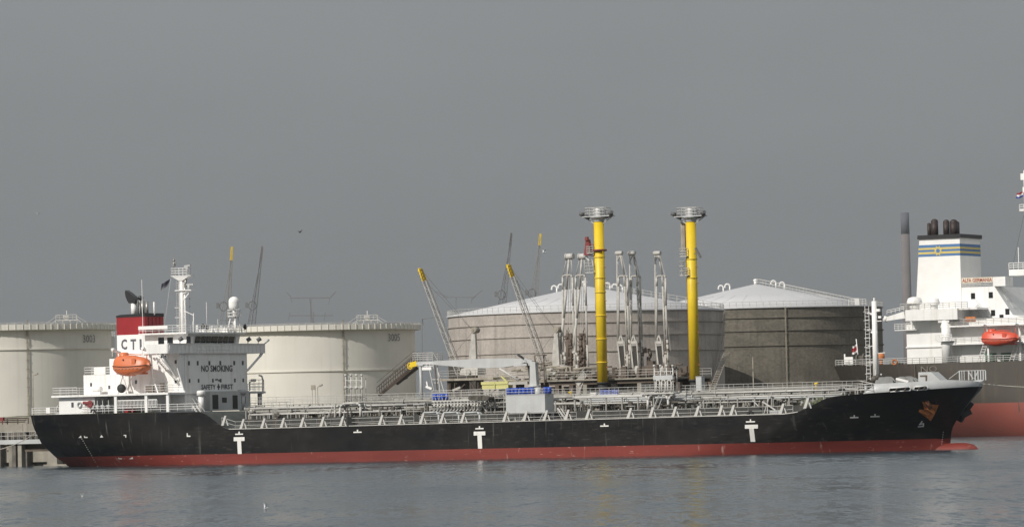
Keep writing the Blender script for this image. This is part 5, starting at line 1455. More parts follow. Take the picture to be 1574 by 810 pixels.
def arm_b(x0, label, hook):
    y = 22.5; g = lambda dx, py: J(x0 + dx, py, y)
    th = thing('loading_arm', label, 'loading arm', SHIP, g(4, 577), 'loading arms parked upright')
    b = MB(); b.tube(g(-4.5, 389.5), g(5, 389), .3, 8); b.bar(g(-5, 388.6), g(5.5, 388.2), .6, .15); b.bar(g(-4.5, 393), g(5, 393), .12); part(th, 'head_sheave', b, 'rail_paint')
    b = MB(); b.tube(g(-3, 391), g(-2.7, 520), .1, 6); b.tube(g(-3, 402), g(2, 391), .08, 6); b.tube(g(2, 391), g(8, 424), .13, 6); b.tube(g(4, 391), g(12, 424), .06, 5); b.tube(g(4, 392), g(21, 540), .03, 4); part(th, 'head_strut', b, 'arm_paint')
    b = MB(); b.path([g(-1, 524), g(-.8, 440), g(-.6, 427), g(1, 424.6), g(11.5, 424), g(13, 427), g(13.6, 470), g(15.5, 522), g(17.5, 572)], .15, 7); b.path([g(8, 424), g(8.5, 440), g(13, 540), g(15, 575)], .14, 7); part(th, 'support_frame', b, 'arm_paint')
    b = MB()
    for i in range(9): t = i / 8; b.tube(g(-3, 400 + 115 * t), g(-.8, 407 + 115 * t), .045, 4); b.tube(g(8.5 + 5 * t, 430 + 110 * t), g(13.5 + 2 * t, 438 + 112 * t), .05, 4); b.tube(g(13 + 2 * t, 430 + 110 * t), g(9 + 5 * t, 440 + 110 * t), .05, 4)
    part(th, 'lattice', b, 'arm_paint')
    b = MB(); o_ = [g(-1.5, 530), g(7.8, 529), g(10.6, 562), g(3, 563)]; b.ext([p + Vector((0, .05, 0)) for p in o_], (0, .3, 0)); part(th, 'counterweight', b, 'interior_shade')
    b = MB(); b.bar(g(-2, 525), g(2.5, 565), .22, .22); b.bar(g(8, 524), g(11.5, 568), .22, .22); b.bar(g(-2, 526.5), g(8, 526), .22, .4); b.bar(g(-2, 531), g(8, 530.5), .2, .12); b.bar(g(-1, 526), g(3, 515), .2, .2); b.bar(g(7, 526), g(3, 515), .2, .2); part(th, 'counterweight_frame', b, 'arm_paint')
    b = MB(); b.tube(g(8, 577), g(8, 562), .55, 12, .22); b.tube(g(14, 577), g(13, 545), .22, 8); b.cbox(g(9, 577), 2.2, 1.4, .3); part(th, 'riser', b, 'arm_paint')
    b = MB(); r2 = random.Random(int(x0))
    for i in range(16): b.cbox(g(r2.uniform(11, 17), 528 + i * 3), r2.uniform(.2, .5), .3, r2.uniform(.1, .35))
    part(th, 'valve_stack', b, 'brown_steel')
    if hook:
        b = MB(); b.path([g(20, 535), g(22, 538), g(28, 540), g(29, 547), g(25, 551), g(28, 557), g(32, 558)], .26, 8); b.cbox(g(23, 539), .8, .8, .6); b.cbox(g(30, 558), 1.0, .8, .6); part(th, 'swivel_coupler', b, 'brown_steel')
arm_a(873.5, 'loading arm with a round double head, leftmost of the five')
arm_a(893.5, 'loading arm with a round double head, just left of the left yellow tower')
arm_b(951.5, 'tall loading arm with flat head, first one right of the left yellow tower', False)
arm_b(971, 'middle flat headed loading arm with a dark coupler hanging at its right', True)
arm_b(1010, 'flat headed loading arm standing alone left of the right yellow tower', False)

# yellow towers
def tower(label, xt, xbm, yb, y, rings, n):
    t0 = J(xt, 338, y); b0 = J(xbm, yb, y); cx = (t0.x + b0.x) / 2 ; r_ = .70
    th = thing('yellow_tower', label, 'tower', SHIP, (cx, y, 4), 'yellow monitor towers')
    b = MB(); b.tube((cx, y, b0.z), (cx, y, t0.z - .3), r_, 28); part(th, 'column', b, 'yellow_paint')
    b = MB(); b.tube((cx, y, t0.z - .3), (cx, y, t0.z + .1), r_ + .02, 28); part(th, 'collar', b, 'light_grey_paint')
    b = MB(); b.tube((cx, y, 4.5), (cx, y, b0.z), r_ - .02, 20); b.tube((cx, y, b0.z - .25), (cx, y, b0.z), r_ + .15, 20); part(th, 'base', b, 'rubber')
    for py in rings: z = J(xbm, py, y).z; b = MB(); b.tube((cx, y, z - .08), (cx, y, z + .08), r_ + .07, 24); part(th, 'flange_ring', b, 'yellow_paint')
    b = MB()
    for i in range(8): z = b0.z + 2 + i * (t0.z - b0.z - 4) / 8; b.bar((cx + r_ - .1, y - .1, z), (cx + r_ + .3, y - .1, z), .1)
    b.bar((cx - r_ - .12, y + .1, b0.z), (cx - r_ - .12, y + .1, t0.z), .12); part(th, 'riser_pipe', b, 'rust')
    z = t0.z
    b = MB(); b.lathe((cx, y, z), [(.7, -.1), (1.2, .32), (1.2, .42), (0, .42)], 12, sm=False); b.box(cx - 2.15, cx + 2.15, y - .85, y + .85, z + .4, z + .52); pl = part(th, 'top_platform', b, 'light_grey_paint')
    b = MB(); b.rail([(cx - 1.7, y - .8, z + .5), (cx + 1.4, y - .8, z + .5), (cx + 1.4, y + .8, z + .5), (cx - 1.7, y + .8, z + .5), (cx - 1.7, y - .8, z + .5)], 1.15, 3, .8, .045); part(pl, 'guard_rail', b, 'rail_paint')
    b = MB(); b.lathe((cx + .1, y, z + .52), [(.8, 0), (.8, 1.05), (.7, 1.15), (0, 1.2)], 16); part(th, 'lamp_housing', b, 'light_grey_paint')
    for sg in (-1, 1):
        b = MB(); b.bar((cx + sg * 1.3, y - .3, z + .3), (cx + sg * 2.4, y - .3, z + .75), .3, .5); b.tube((cx + sg * 2.1, y - .4, z + .75), (cx + sg * 2.6, y - .8, z + .95), .32, 10, .24); part(th, 'floodlight', b, 'dark_far')
        b = MB(); b.bar((cx + sg * .7, y, z - .5), (cx + sg * 2.2, y, z + .4), .12); part(th, 'platform_strut', b, 'light_grey_paint')
    return th, cx, z
t1, c1, z1 = tower('yellow column tower with a red monitor on its left side', 920.5, 926, 587, 14.6, (383, 395, 427, 449, 485, 521, 557), 1)
t2, c2, z2_ = tower('yellow column tower with pale cages, the right one of the two', 1062, 1067.5, 583, 17, (398, 427), 2)
g = lambda px, py: J(px, py, 14.4 if px < 1000 else 16.4)
b = MB(); b.ext([g(897.5, 391), g(908, 391), g(905.5, 378), g(904, 368), g(900, 368), g(899, 378)], (0, .6, 0)); b.cbox(g(902, 367), .4, .4, .5); b.bar(g(903, 374), g(913, 377), .1); b.bar(g(898, 391.5), g(916, 393.5), .5, .12); part(t1, 'monitor', b, 'dull_red', label='dark red monitor housing')
b = MB(); b.tube((c1, 14.6, J(924, 386, 14.6).z), (c1, 14.6, J(924, 383.5, 14.6).z), 1.05, 20); part(t1, 'red_collar', b, 'dull_red')
def cage(th, x0, y0, x1, y1, y=16.4):
    b = MB(); a, c = J(x0, y1, y), J(x1, y0, y)
    b.box(a.x, c.x, y - .5, y + .7, a.z, a.z + .1); h = c.z - a.z
    b.rail([(a.x, y - .5, a.z), (c.x, y - .5, a.z), (c.x, y + .7, a.z), (a.x, y + .7, a.z), (a.x, y - .5, a.z)], h, 3, .6, .04)
    part(th, 'service_cage', b, 'rail_paint')
cage(t1, 904, 379, 914, 390, 14.2); cage(t1, 902, 404, 915, 420, 14.2)
b = MB(); b.tube(g(903, 398), g(907, 402), .12, 6); b.path([g(900, 396), g(904, 399), g(905, 408)], .08, 5); b.bar(g(910, 398), g(914, 420), .12); part(t1, 'bracket', b, 'rail_paint')
cage(t2, 1047, 382, 1058, 395); cage(t2, 1047, 402, 1054, 424); cage(t2, 1053, 412, 1060, 424)
b = MB(); a, c = J(1049.3, 385, 18), J(1054.2, 341, 18); b.box(a.x, c.x, 17.6, 18.3, a.z, c.z); part(t2, 'cable_tray', b, 'jetty_steel')
b = MB(); b.bar(g(1069, 381), g(1077, 396), .15, .3); b.bar(g(1067, 390), g(1073, 389), .1); part(t2, 'davit_arm', b, 'dark_far')
# dolphins under the towers
for (cx_, lab) in ((c1, 'left'), (c2, 'right')):
    th = thing('mooring_dolphin', 'concrete pier block carrying the %s yellow tower' % lab, 'pier', SHIP, (cx_, 17, 0))
    b = MB(); b.box(cx_ - 2.5, cx_ + 2.5, 12.6, 18, 3.2, 4.62); part(th, 'cap', b, 'concrete')
    for dx in (-1.7, 1.7):
        for y in (13.6, 16.8): b = MB(); b.tube((cx_ + dx, y, -2), (cx_ + dx, y, 3.2), .45, 10); part(th, 'pile', b, 'dark_concrete')
b = MB(); a, c = J(1070, 601, 15), J(1078, 579, 15); b.box(a.x, c.x, 15, 15.9, 4.5, c.z); b.box(a.x - .04, c.x + .04, 14.96, 15.94, c.z, c.z + .08); b.box(a.x + .1, c.x - .1, 14.97, 15.0, a.z, c.z - .3)
single('control_cabinet', 'tall pale cabinet standing at the foot of the right yellow tower', 'cabinet', SHIP, b, 'light_grey_paint', (a.x, 15, 4.5))
# sloping access ladder beside tank edge near right tower
b = MB(); b.ladder(J(1093, 602, 15), J(1117, 541, 25), X, .8, .5, .05); single('access_ladder', 'long sloping ladder rising to the right in front of the dark tanks', 'ladder', SHIP, b, 'jetty_steel', J(1093, 602, 15))

# brown gangway and its tower behind the deck
gw = thing('gangway', 'brown covered gangway sloping down to the left between the tanks', 'gangway', SHIP, J(640, 600, 18))
a, c = J(583, 607, 16), J(640, 560, 20)
b = MB(); b.bar(a, c, 1.2, .35); part(gw, 'walkway', b, 'brown_steel')
b = MB(); u = Vector((0, 0, 1.1))
for dy in (-.6, .6):
    o_ = Vector((0, dy, 0)); b.bar(a + o_ + u, c + o_ + u, .1); b.bar(a + o_ + u * .5, c + o_ + u * .5, .07); b.bar(a + o_ + u * 1.6, c + o_ + u * 1.7, .05)
    for i in range(17): p = a.lerp(c, i / 16) + o_; b.bar(p, p + u, .07)
part(gw, 'handrail', b, 'brown_steel')
b = MB(); b.bar(a.lerp(c, .45) - Vector((0, 0, .2)), c - Vector((0, 0, .3)), .8, .8); b.bar(a.lerp(c, .35), a.lerp(c, .75) - Vector((0, 0, .75)), .3, .3); part(gw, 'truss', b, 'brown_steel')
gt = thing('gangway_tower', 'pale railed platform tower at the upper end of the brown gangway', 'tower', SHIP, J(655, 600, 20))
b = MB(); p, q = J(640, 556, 20), J(672, 556, 20); b.box(p.x, q.x, 19, 21.5, p.z - .2, p.z); part(gt, 'platform', b, 'rail_paint')
b = MB(); b.rail([(p.x, 19, p.z), (q.x, 19, p.z), (q.x, 21.5, p.z), (p.x, 21.5, p.z), (p.x, 19, p.z)], 1.2, 4, .8, .045); b.bar((q.x, 19, p.z + 1.2), J(677, 561, 19), .06); part(gt, 'guard_rail', b, 'rail_paint')
b = MB()
for (u1, v1, u2, v2) in ((659, 560, 668, 606), (672, 560, 677, 606), (663, 583, 674, 583), (674, 572, 684, 606), (646, 560, 646, 606), (668, 588, 675, 588)): b.bar(J(u1, v1, 20), J(u2, v2, 20), .13)
part(gt, 'tower_leg', b, 'rail_paint')
b = MB(); b.bar(J(656, 586, 19), J(658, 596, 19), .2); b.bar(J(655, 594, 19), J(664, 597.5, 19), .25, .3); part(gt, 'valve', b, 'clean_white')

# street lamps and signs on the quay
def lamp(label, px, pyb, pyt, armpx, y, cat='street lamp'):
    a, c = S(px, pyb, y), S(px, pyt, y); th = thing('street_lamp', label, cat, SHIP, (c.x, y, 4))
    b = MB(); b.tube((c.x, y, 4), c, .11, 6, .07); part(th, 'pole', b, 'jetty_steel')
    e = S(px + armpx, pyt - 3.2, y); b = MB(); b.bar(c, e, .09); b.bar(c.lerp(e, .5), e + Vector((.15 if armpx > 0 else -.15, 0, .05)), .28, .2); part(th, 'lamp_head', b, 'jetty_steel')
lamp('thin street lamp with a slanted head in front of cream tank 3005', 488, 614, 595, 6, 40)
lamp('street lamp rising beside the ladder of tank 3003 at the left', 50.5, 640, 577.5, 6.5, 60)
lamp('thin street lamp in front of the left part of the dark right tank', 1157, 592, 549, -4, 40)
b = MB(); a = S(480.5, 602, 40); b.box(a.x - .3, a.x + .45, 40, 40.1, a.z + .3, a.z + 1.0)
th = thing('sign', 'small dark square notice on two posts in front of cream tank 3005', 'sign', SHIP, (a.x, 40, 4)); part(th, 'board', b, 'jetty_steel')
b = MB(); b.tube((a.x - .2, 40.2, 4), (a.x - .2, 40.2, a.z + 1), .04, 5); b.tube((a.x + .35, 40.2, 4), (a.x + .35, 40.2, a.z + 1), .04, 5); part(th, 'post', b, 'jetty_steel')
# curved davit beside the house on the far side
b = MB(); p = lambda x, y: S(x, y, 12)
b.path([p(404, 605), p(404, 584), p(402.5, 578), p(398, 576.5)], .13, 6); b.path([p(384, 600), p(384, 587), p(388, 585)], .1, 6); b.cbox(p(389.5, 584.5), .6, .5, .4); b.rail([p(383, 601), p(406, 600.4)], 1.6, 3, 1, .04)
part(tanker, 'gangway_davit', b, 'rail_paint')
b = MB(); b.box(p(384, 604).x, p(408.5, 604).x, 8, 12, p(395, 604.5).z, p(395, 601.5).z); b.bar(p(401, 604), p(401, 622), .25); part(tanker, 'side_platform', b, 'light_grey_paint')

# ================================================================== QUAY AT THE LEFT
qx0, qx1 = -130, 90
qw = thing('quay', 'weathered concrete quay and access trestle behind the tanker', 'quay', SHIP, (-20, 25, 0))
nq = 22
for i in range(nq):
    xa, xb = qx0 + i * 10, qx0 + (i + 1) * 10 - .06
    b = MB(); b.box(xa, xb, 24, 26, 5.15, 6.35); part(qw, 'beam', b, 'concrete')
    b = MB(); b.box(xa, xb, 25.5, 26.2, .55, 3.0); part(qw, 'wall_panel', b, 'concrete')
    b = MB(); b.box(xa, xb, 40, 41, 3.6, 7.45 + rnd.uniform(-.05, .05)); part(qw, 'retaining_panel', b, 'concrete')
b = MB(); b.box(qx0, qx1, 26.3, 60.5, 3.2, 3.61); part(qw, 'apron', b, 'ground')
b = MB()
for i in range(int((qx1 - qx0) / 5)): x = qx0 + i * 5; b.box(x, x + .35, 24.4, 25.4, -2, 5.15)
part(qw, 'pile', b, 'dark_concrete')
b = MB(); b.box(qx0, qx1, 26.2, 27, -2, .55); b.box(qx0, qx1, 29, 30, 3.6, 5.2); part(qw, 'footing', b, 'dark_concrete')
# white walkway on trestles
wx1 = -6
b = MB()
b.box(qx0, wx1, 15.5, 17.5, 3.35, 4.0); part(qw, 'walkway_deck', b, 'light_grey_paint')
b = MB(); b.rail([(qx0, 15.6, 4.0), (wx1, 15.6, 4.0)], 1.15, 2, 1.1, .04); b.rail([(qx0, 17.4, 4.0), (wx1, 17.4, 4.0)], 1.15, 2, 1.1, .04); part(qw, 'guard_rail', b, 'arm_paint')
for px, w_ in ((17.5, .32), (31.5, .35), (22.5, .35), (-40, .4), (-90, .4)):
    x = S(px, 700, 16).x; b = MB(); b.box(x - w_, x + w_, 15.8, 16.8, -2, 3.35); part(qw, 'trestle_pile', b, 'dark_concrete' if px == 22.5 else 'concrete')
b = MB(); b.box(S(8, 690, 16).x, S(90, 690, 16).x, 16.4, 17.2, 2.2, 2.5); b.box(S(32, 690, 17).x, S(70, 690, 17).x, 17.6, 18.1, 2.5, 3.35); part(qw, 'cross_beam', b, 'brown_steel')
b = MB(); x = S(81, 704, 15).x; b.prism([(x - .9, -2), (x + 1.2, -2), (x + 1.0, 2.1), (x - .7, 2.1)], 14.6, 16); b.box(x - 1.3, x + 3, 14.4, 16, -.4, .25); part(qw, 'fender_pile', b, 'concrete')
b = MB()
for i in range(6): z = 6.7 + (i % 3) * .28; b.tube((-60, 33 + i * .3, z), (S(33, 645, 33).x, 33 + i * .3, z), .10, 6)
for i in range(20): b.bar((-60 + i * 2, 33.3, 3.6), (-60 + i * 2, 33.3, 7.3), .12)
part(qw, 'pipe_rack', b, 'brown_steel')
b = MB(); p = S(3.5, 644, 32); b.cbox(p, .6, .4, .6); b.bar(p - Vector((0, 0, .3)), Vector((p.x, 32, 3.6)), .12); single('fire_cabinet', 'dull red box beside the pipes on the quay at the left edge', 'fire box', SHIP, b, 'dull_red', p)
b = MB(); p = S(14, 664, 22); b.bar(p, p + Vector((.7, 0, 0)), .25, .12); b.tube(p + Vector((-.2, 0, .05)), Vector((p.x - .2, 22, 3.4)), .05, 5); single('street_lamp', 'little low lamp above the white walkway at the far left', 'street lamp', SHIP, b, 'rail_paint', (p.x, 22, 3.4))
# bushes on the bank above the beam: leaf clumps
def bushes():
    b = MB(); r2 = random.Random(5)
    for i in range(5200):
        x = r2.uniform(-75, 0); y = r2.uniform(27.5, 30.5); h = 1.0 + .7 * math.sin(x * .7) * math.sin(x * .23 + 1); z = 3.6 + r2.random() ** .7 * max(.3, h)
        s_ = r2.uniform(.08, .2); a = r2.uniform(0, 6.3); c = Vector((x, y, z)); u = Vector((math.cos(a), math.sin(a), r2.uniform(-.6, .6))) * s_; v = Vector((-math.sin(a) * .5, math.cos(a) * .5, .8)) * s_
        b.add([c - u, c + v, c + u], [(0, 1, 2)])
    single('bushes', 'low green bushes on the bank behind the left walkway', 'bushes', SHIP, b, 'leaf', (-30, 29, 3.6), kind='stuff')
bushes()

# ================================================================== STORAGE TANKS
def tank(label, cxp, Yc, Rm, py_eave, rings_py, mats, roof_py=None, number=None, rail_posts=True, z0=3.6, girder_top=False):
    c = at(cxp, 600, Yc); c.z = z0; Yn = Yc - Rm
    zt = at(cxp, py_eave, Yn).z
    th = thing('storage_tank', label, 'storage tank', WORLD, (c.x, c.y, z0))
    zr = [at(cxp, py, Yn).z for py in rings_py]
    levels = [z0] + sorted(zr) + [zt]
    k = 0
    for a, d in zip(levels, levels[1:]):
        nsub = max(1, round((d - a) / 4.5))
        for j in range(nsub):
            za, zb = a + (d - a) * j / nsub, a + (d - a) * (j + 1) / nsub
            rr = Rm - .012 * k; k += 1
            b = MB(); b.lathe((c.x, c.y, 0), [(rr, za), (rr, zb)], 160); b.lathe((c.x, c.y, 0), [(rr, zb), (rr - .014, zb + .001)], 160, sm=False); b.p = b.p[:1]; part(th, 'shell_course', b, mats)
    for z in zr:
        b = MB(); b.lathe((c.x, c.y, 0), [(Rm, z - .18), (Rm + .2, z - .05), (Rm + .2, z + .12), (Rm, z + .13)], 128, sm=False); part(th, 'stiffening_ring', b, mats)
    return th, c, zt
def ang(th_c, px, Rm, Yc):
    """angle on the near wall seen at a pixel column"""
    x = at(px, 600, Yc - Rm * .8).x - th_c.x
    return -math.acos(max(-1, min(1, x / Rm)))
def rim_rail(th, c, Rm, z, h, m='rail_paint', n=150, r_=.05, a0=0, a1=2 * math.pi, every=1):
    b = MB(); pts = [Vector((c.x + Rm * math.cos(a0 + (a1 - a0) * i / n), c.y + Rm * math.sin(a0 + (a1 - a0) * i / n), z)) for i in range(n + 1)]
    for i in range(n):
        for k in (.5, 1): b.tube(pts[i] + Z * h * k, pts[i + 1] + Z * h * k, r_, 4, cap=False)
        if i % every == 0: b.tube(pts[i], pts[i] + Z * h, r_ * 1.3, 4, cap=False)
    part(th, 'guard_rail', b, m)
def wall_text(th, s_, c, Rm, px, py, Yc, w_, h_, m='grey_lettering'):
    a = ang(c, px, Rm, Yc); n = Vector((math.cos(a), math.sin(a), 0)); r_ = Vector((-n.y, n.x, 0))
    p = Vector((c.x, c.y, 0)) + n * (Rm + .12); p.z = at(px, py, p.y).z
    text(th, s_, p, r_, Z, w_, h_, m, bold=-0.008)
def wall_line(th, c, Rm, px, z0, z1, Yc, name='shell_ladder', m='jetty_steel', wdt=.5):
    a = ang(c, px, Rm, Yc); n = Vector((math.cos(a), math.sin(a), 0)); r_ = Vector((-n.y, n.x, 0)); p = Vector((c.x, c.y, 0)) + n * (Rm + .22)
    b = MB(); b.ladder((p.x, p.y, z0), (p.x, p.y, z1), r_, wdt, .8, .04); b.tube((p.x, p.y, z0), (p.x, p.y, z1), .07, 5)
    for i in range(int((z1 - z0) / 1.6)): q = Vector((p.x, p.y, z0 + i * 1.6)); b.bar(q - r_ * .3, q + r_ * .3, .12)
    part(th, name, b, m)
def cream(label, cxp, Yc, Rm, py_eave, rings, num, npx, npy, lpx, gx, ladder_m='jetty_steel'):
    th, c, zt = tank(label, cxp, Yc, Rm, py_eave + 8, rings, 'tank_cream')
    b = MB(); b.lathe((c.x, c.y, 0), [(Rm, zt - .15), (Rm + 1.0, zt), (Rm + 1.0, zt + 1.0), (Rm + .9, zt + 1.0), (Rm + .9, zt + .1), (Rm - .3, zt + .1)], 128, sm=False); part(th, 'wind_girder', b, 'tank_cream')
    b = MB(); b.bar((0, 0, 0), (0, 0, 1.05), .12); sme = b.mesh('girder_stiffener', ['tank_cream'])
    for i in range(96): a = 2 * math.pi * i / 96; mesh_at(th, 'girder_stiffener', sme, (c.x + (Rm + 1.04) * math.cos(a), c.y + (Rm + 1.04) * math.sin(a), zt))
    rim_rail(th, c, Rm + .9, zt + .95, .35, n=96, r_=.035)
    wall_text(th, num, c, Rm, npx, npy, Yc, 3.5, 1.35, 'lettering')
    wall_line(th, c, Rm, lpx, 3.6, zt + 1.8, Yc, m=ladder_m, wdt=.28)
    # roof platform with bracing above the far rim
    p = at(gx, 497, Yc + Rm * .6); zb = zt + .9
    b = MB(); b.box(p.x - 2.0, p.x + 2.0, p.y - 1, p.y + 1, zb + 1.3, zb + 1.45); b.rail([(p.x - 2, p.y - 1, zb + 1.45), (p.x + 2, p.y - 1, zb + 1.45)], .9, 2, .8, .06)
    for dx in (-2, -.7, .7, 2): b.bar((p.x + dx, p.y - 1, zb - 1.2), (p.x + dx, p.y - 1, zb + 1.3), .12)
    b.bar((p.x - 4.6, p.y - 1, zb - .6), (p.x - 1.8, p.y - 1, zb + 1.5), .14); b.bar((p.x + 4.6, p.y - 1, zb - .6), (p.x + 1.8, p.y - 1, zb + 1.7), .14)
    b.bar((p.x - 3.8, p.y - 1, zb + .9), (p.x - 1.6, p.y - 1, zb + 2.3), .07); b.bar((p.x + 3.8, p.y - 1, zb + .9), (p.x + 1.6, p.y - 1, zb + 2.3), .07)
    b.cbox((p.x - .2, p.y, zb + 1.9), 1.0, .8, 1.0); b.tube((p.x, p.y, zb + 1.4), (p.x, p.y, zb + 3.2), .1, 6)
    part(th, 'gauge_platform', b, 'rail_paint')
    return th, c, zt
cream('pale cream storage tank with the number 3003 at the left edge', 10, 860, 19.6, 499.5, (537.5,), '3003', 134, 520.5, 46, 103)
cream('cream storage tank with the number 3005 behind the superstructure', 480, 880, 19.75, 499.5, (570.5,), '3005', 606, 518.5, 530, 565)
# slim tank edge behind 3003
th, c, zt = tank('small part of a pale tank just right of tank 3003', 138, 1000, 5.6, 517, (), 'tank_cream'); rim_rail(th, c, 5.7, zt, 1, n=24)

def coned(label, cxp, Yc, Rm, py_eave, rings, mats, apex_py, gooses):
    th, c, zt = tank(label, cxp, Yc, Rm, py_eave, rings, mats)
    za = at(cxp, apex_py, Yc).z
    b = MB(); k = 64; n_seg = 32
    b.lathe((c.x, c.y, 0), [(Rm + .25, zt - .12), (Rm + .3, zt + .1), (Rm * .5, zt + (za - zt) * .53), (.8, za), (0, za + .02)], 96); roof = part(th, 'roof', b, 'tank_roof')
    b = MB()
    for i in range(n_seg):
        a = 2 * math.pi * i / n_seg; b.bar((c.x + Rm * math.cos(a), c.y + Rm * math.sin(a), zt + .12), (c.x + Rm * .5 * math.cos(a), c.y + Rm * .5 * math.sin(a), zt + (za - zt) * .53 + .03), .10, .04)
    part(roof, 'roof_seam', b, 'tank_roof')
    rim_rail(th, c, Rm + .1, zt + .05, 1.1, 'rail_paint', 120, .035)
    b = MB(); b.tube((c.x, c.y, za), (c.x, c.y, za + .9), .4, 12); b.sphere((c.x, c.y, za + .9), .55, .55, .3, 12, 6); part(th, 'centre_vent', b, 'clean_white')
    for gx in gooses:
        t = abs(gx - cxp) / (Rm * F / Yc); z = za - (za - zt) * t; x = at(gx, 450, Yc).x
        b = MB(); s_ = 1 if gx > cxp else -1
        b.path([(x, Yc, z), (x, Yc, z + 1.0)] + [(x - .5 + .5 * math.cos(q), Yc, z + 1.0 + .5 * math.sin(q)) for q in [math.pi * i / 6 for i in range(7)]] + [(x - 1.0, Yc, z + .7)], .16, 8)
        part(th, 'gooseneck_vent', b, 'clean_white')
    return th, c, zt, za
tm, cm, ztm, zam = coned('large pinkish grey storage tank with a white cone roof behind the loading arms', 903, 900, 26.7, 477.5, (495.5, 515.5, 540), 'tank_pink', 440.5, (856, 866, 938, 949, 957))
tr_, cr, ztr, zar = coned('large dark stained storage tank with a white cone roof at the right', 1166, 955, 25.8, 472.5, (488.5, 508.5, 531.5), 'tank_dark', 437.5, (1112, 1122, 1193, 1206))
def slope_walk(th, c, Rm, zt, za, a0, r0, r1, y_off):
    b = MB(); n = Vector((math.cos(a0), math.sin(a0), 0)); side = Vector((-n.y, n.x, 0)) * .5
    p = Vector((c.x, c.y, 0)) + n * r0 + Z * (za - (za - zt) * r0 / Rm + .1); q = Vector((c.x, c.y, 0)) + n * r1 + Z * (za - (za - zt) * r1 / Rm + .1)
    b.bar(p, q, 1.0, .06)
    b.rail([p - side, q - side], 1.15, 2, 1.7, .04); b.rail([p + side, q + side], 1.15, 2, 1.7, .035); part(th, 'roof_walkway', b, 'rail_paint')
slope_walk(tm, cm, 26.7, ztm, zam, R(-12), 3, 26.5, 0)
slope_walk(tr_, cr, 25.8, ztr, zar, R(-38), .5, 25.5, 0)
for th, c, Rm, zt in ((tm, cm, 26.7, ztm), (tr_, cr, 25.8, ztr)):
    pass
b = MB()
p = at(1316, 474, 935); b.rail([(p.x - 1.5, p.y, ztr), (p.x + 2, p.y, ztr)], 1.3, 3, .7, .05); b.cbox((p.x + .2, p.y, ztr + .8), .9, .6, 1.4)
part(tr_, 'roof_platform', b, 'clean_white')
wall_line(tr_, cr, 25.8, 1208, 3.6, ztr, 955, 'shell_pipe', 'jetty_steel', .25)
# spiral stair seen on the middle tank lower right
b = MB()
for i in range(40):
    t = i / 39; a = R(-38 + 26 * t); r_ = 26.7 + .7; z = 5 + (ztm - 6) * t
    p = Vector((cm.x + r_ * math.cos(a), cm.y + r_ * math.sin(a), z)); n = Vector((math.cos(a), math.sin(a), 0)); b.bar(p - n * .4, p + n * .4, .35, .06)
    if i: b.bar(pp + Z * 1.0, p + Z * 1.0, .06); b.bar(pp, p, .12)
    pp = p
part(tm, 'spiral_stair', b, 'tank_pink')

# ================================================================== SECOND SHIP
H2 = Hull(20.0,
    s0=[(-2, 33), (0.0, 31.5), (3, 29), (7, 26.5), (14, 25.8)],
    s1=[(-2, 232), (0, 232), (14, 240)],
    tr=[(-2, 2), (0, 4), (6, 11), (14, 17.5)],
    sa=[(-2, 90), (0, 80), (6, 62), (14, 46)],
    sf=[(-2, 190), (14, 205)],
    pq=([(0, 2.0), (14, 2.4)], [(0, .9), (14, .65)]),
    top=[(-4, 13.75), (240, 13.5)], paint=6.1)
ship2 = thing('cargo_ship', 'large dark hulled ship with white superstructure and orange lifeboat at the right edge', 'ship', SHIP2, (60, 0, 0))
hull2 = part(ship2, 'hull', H2.build([i / 120 for i in range(121)], [-1.5, 0, 2, 4, 6.1], 5), ('grey_hull2', 'red_hull2', 'deck_paint'))
def box2(name, px0, px1, py_t, py_b, y, depth, m='white_paint', parent=None, ext=0):
    a = Q(px0, py_b, y); c = Q(px1, py_t, y); b = MB(); b.box(a.x, c.x + ext, y, y + depth, a.z, Q(px0, py_t, y).z if 0 else c.z); return part(parent or ship2, name, b, m), a, c
DK = 13.55
def blk(name, x0, x1, y0, y1, z0, z1, m='white_paint', parent=None):
    b = MB(); b.box(x0, x1, y0, y1, z0, z1); return part(parent or ship2, name, b, m)
q = lambda px, py, y=-15: Q(px, py, y)
xL = q(1393, 500).x; xM = q(1452, 520).x
zA = q(1420, 476).z; zB = q(1420, 493).z
aft = blk('aft_house', xL, xM + 20, -15, 15, DK, zB)
blk('aft_house', q(1392, 500, -18).x, q(1472, 500, -18).x, -18, 15, zB + .003, zA)
b = MB(); x = q(1372, 490, -16).x; b.bar((xL - 3.6, -16, zB + .5), (xL + .3, -16, zB + 1.2), .6, .7, w2=1.0, h2=1.3); b.tube((xL - 3.9, -16, zB + .1), (xL - 3.5, -16, zB + 1.0), .45, 8); b.rail([(xL - 3.4, -16, zB + 1.4), (xL, -16, zB + 2.0)], .7, 2, .8, .05); part(ship2, 'side_boom', b, 'white_paint')
b = MB(); b.box(xL - 2, xL + 2.4, -15.9, -15.0, zB - 1.7, zB - 1.55); b.rail([(xL - 2, -15.9, zB - 1.55), (xL + 2.4, -15.9, zB - 1.55)], 1.1, 3, .8, .05); part(ship2, 'side_platform', b, 'white_paint')
zm = q(1420, 533).z; b = MB(); b.box(xL - .1, xM + .6, -15.25, -15, zm - .12, zm + .12); part(aft, 'deck_edge', b, 'white_paint')
b = MB(); b.rail([(q(1393, 476).x, -17.9, zA), (q(1487, 476, -18).x, -17.9, zA)], 1.1, 3, 1.2, .06); part(ship2, 'guard_rail', b, 'rail_paint')
b = MB()
for px, r_, h_ in ((1406, 1.35, 1.5), (1436, 1.0, 1.2)):
    p = q(px, 474, -14); b.tube((p.x, -14, zA), (p.x, -14, zA + h_), r_ * .7, 14); b.lathe((p.x, -14, zA + h_), [(r_, -.4), (r_ * 1.1, 0), (r_ * .9, .7), (r_ * .4, .95), (0, 1.0)], 16)
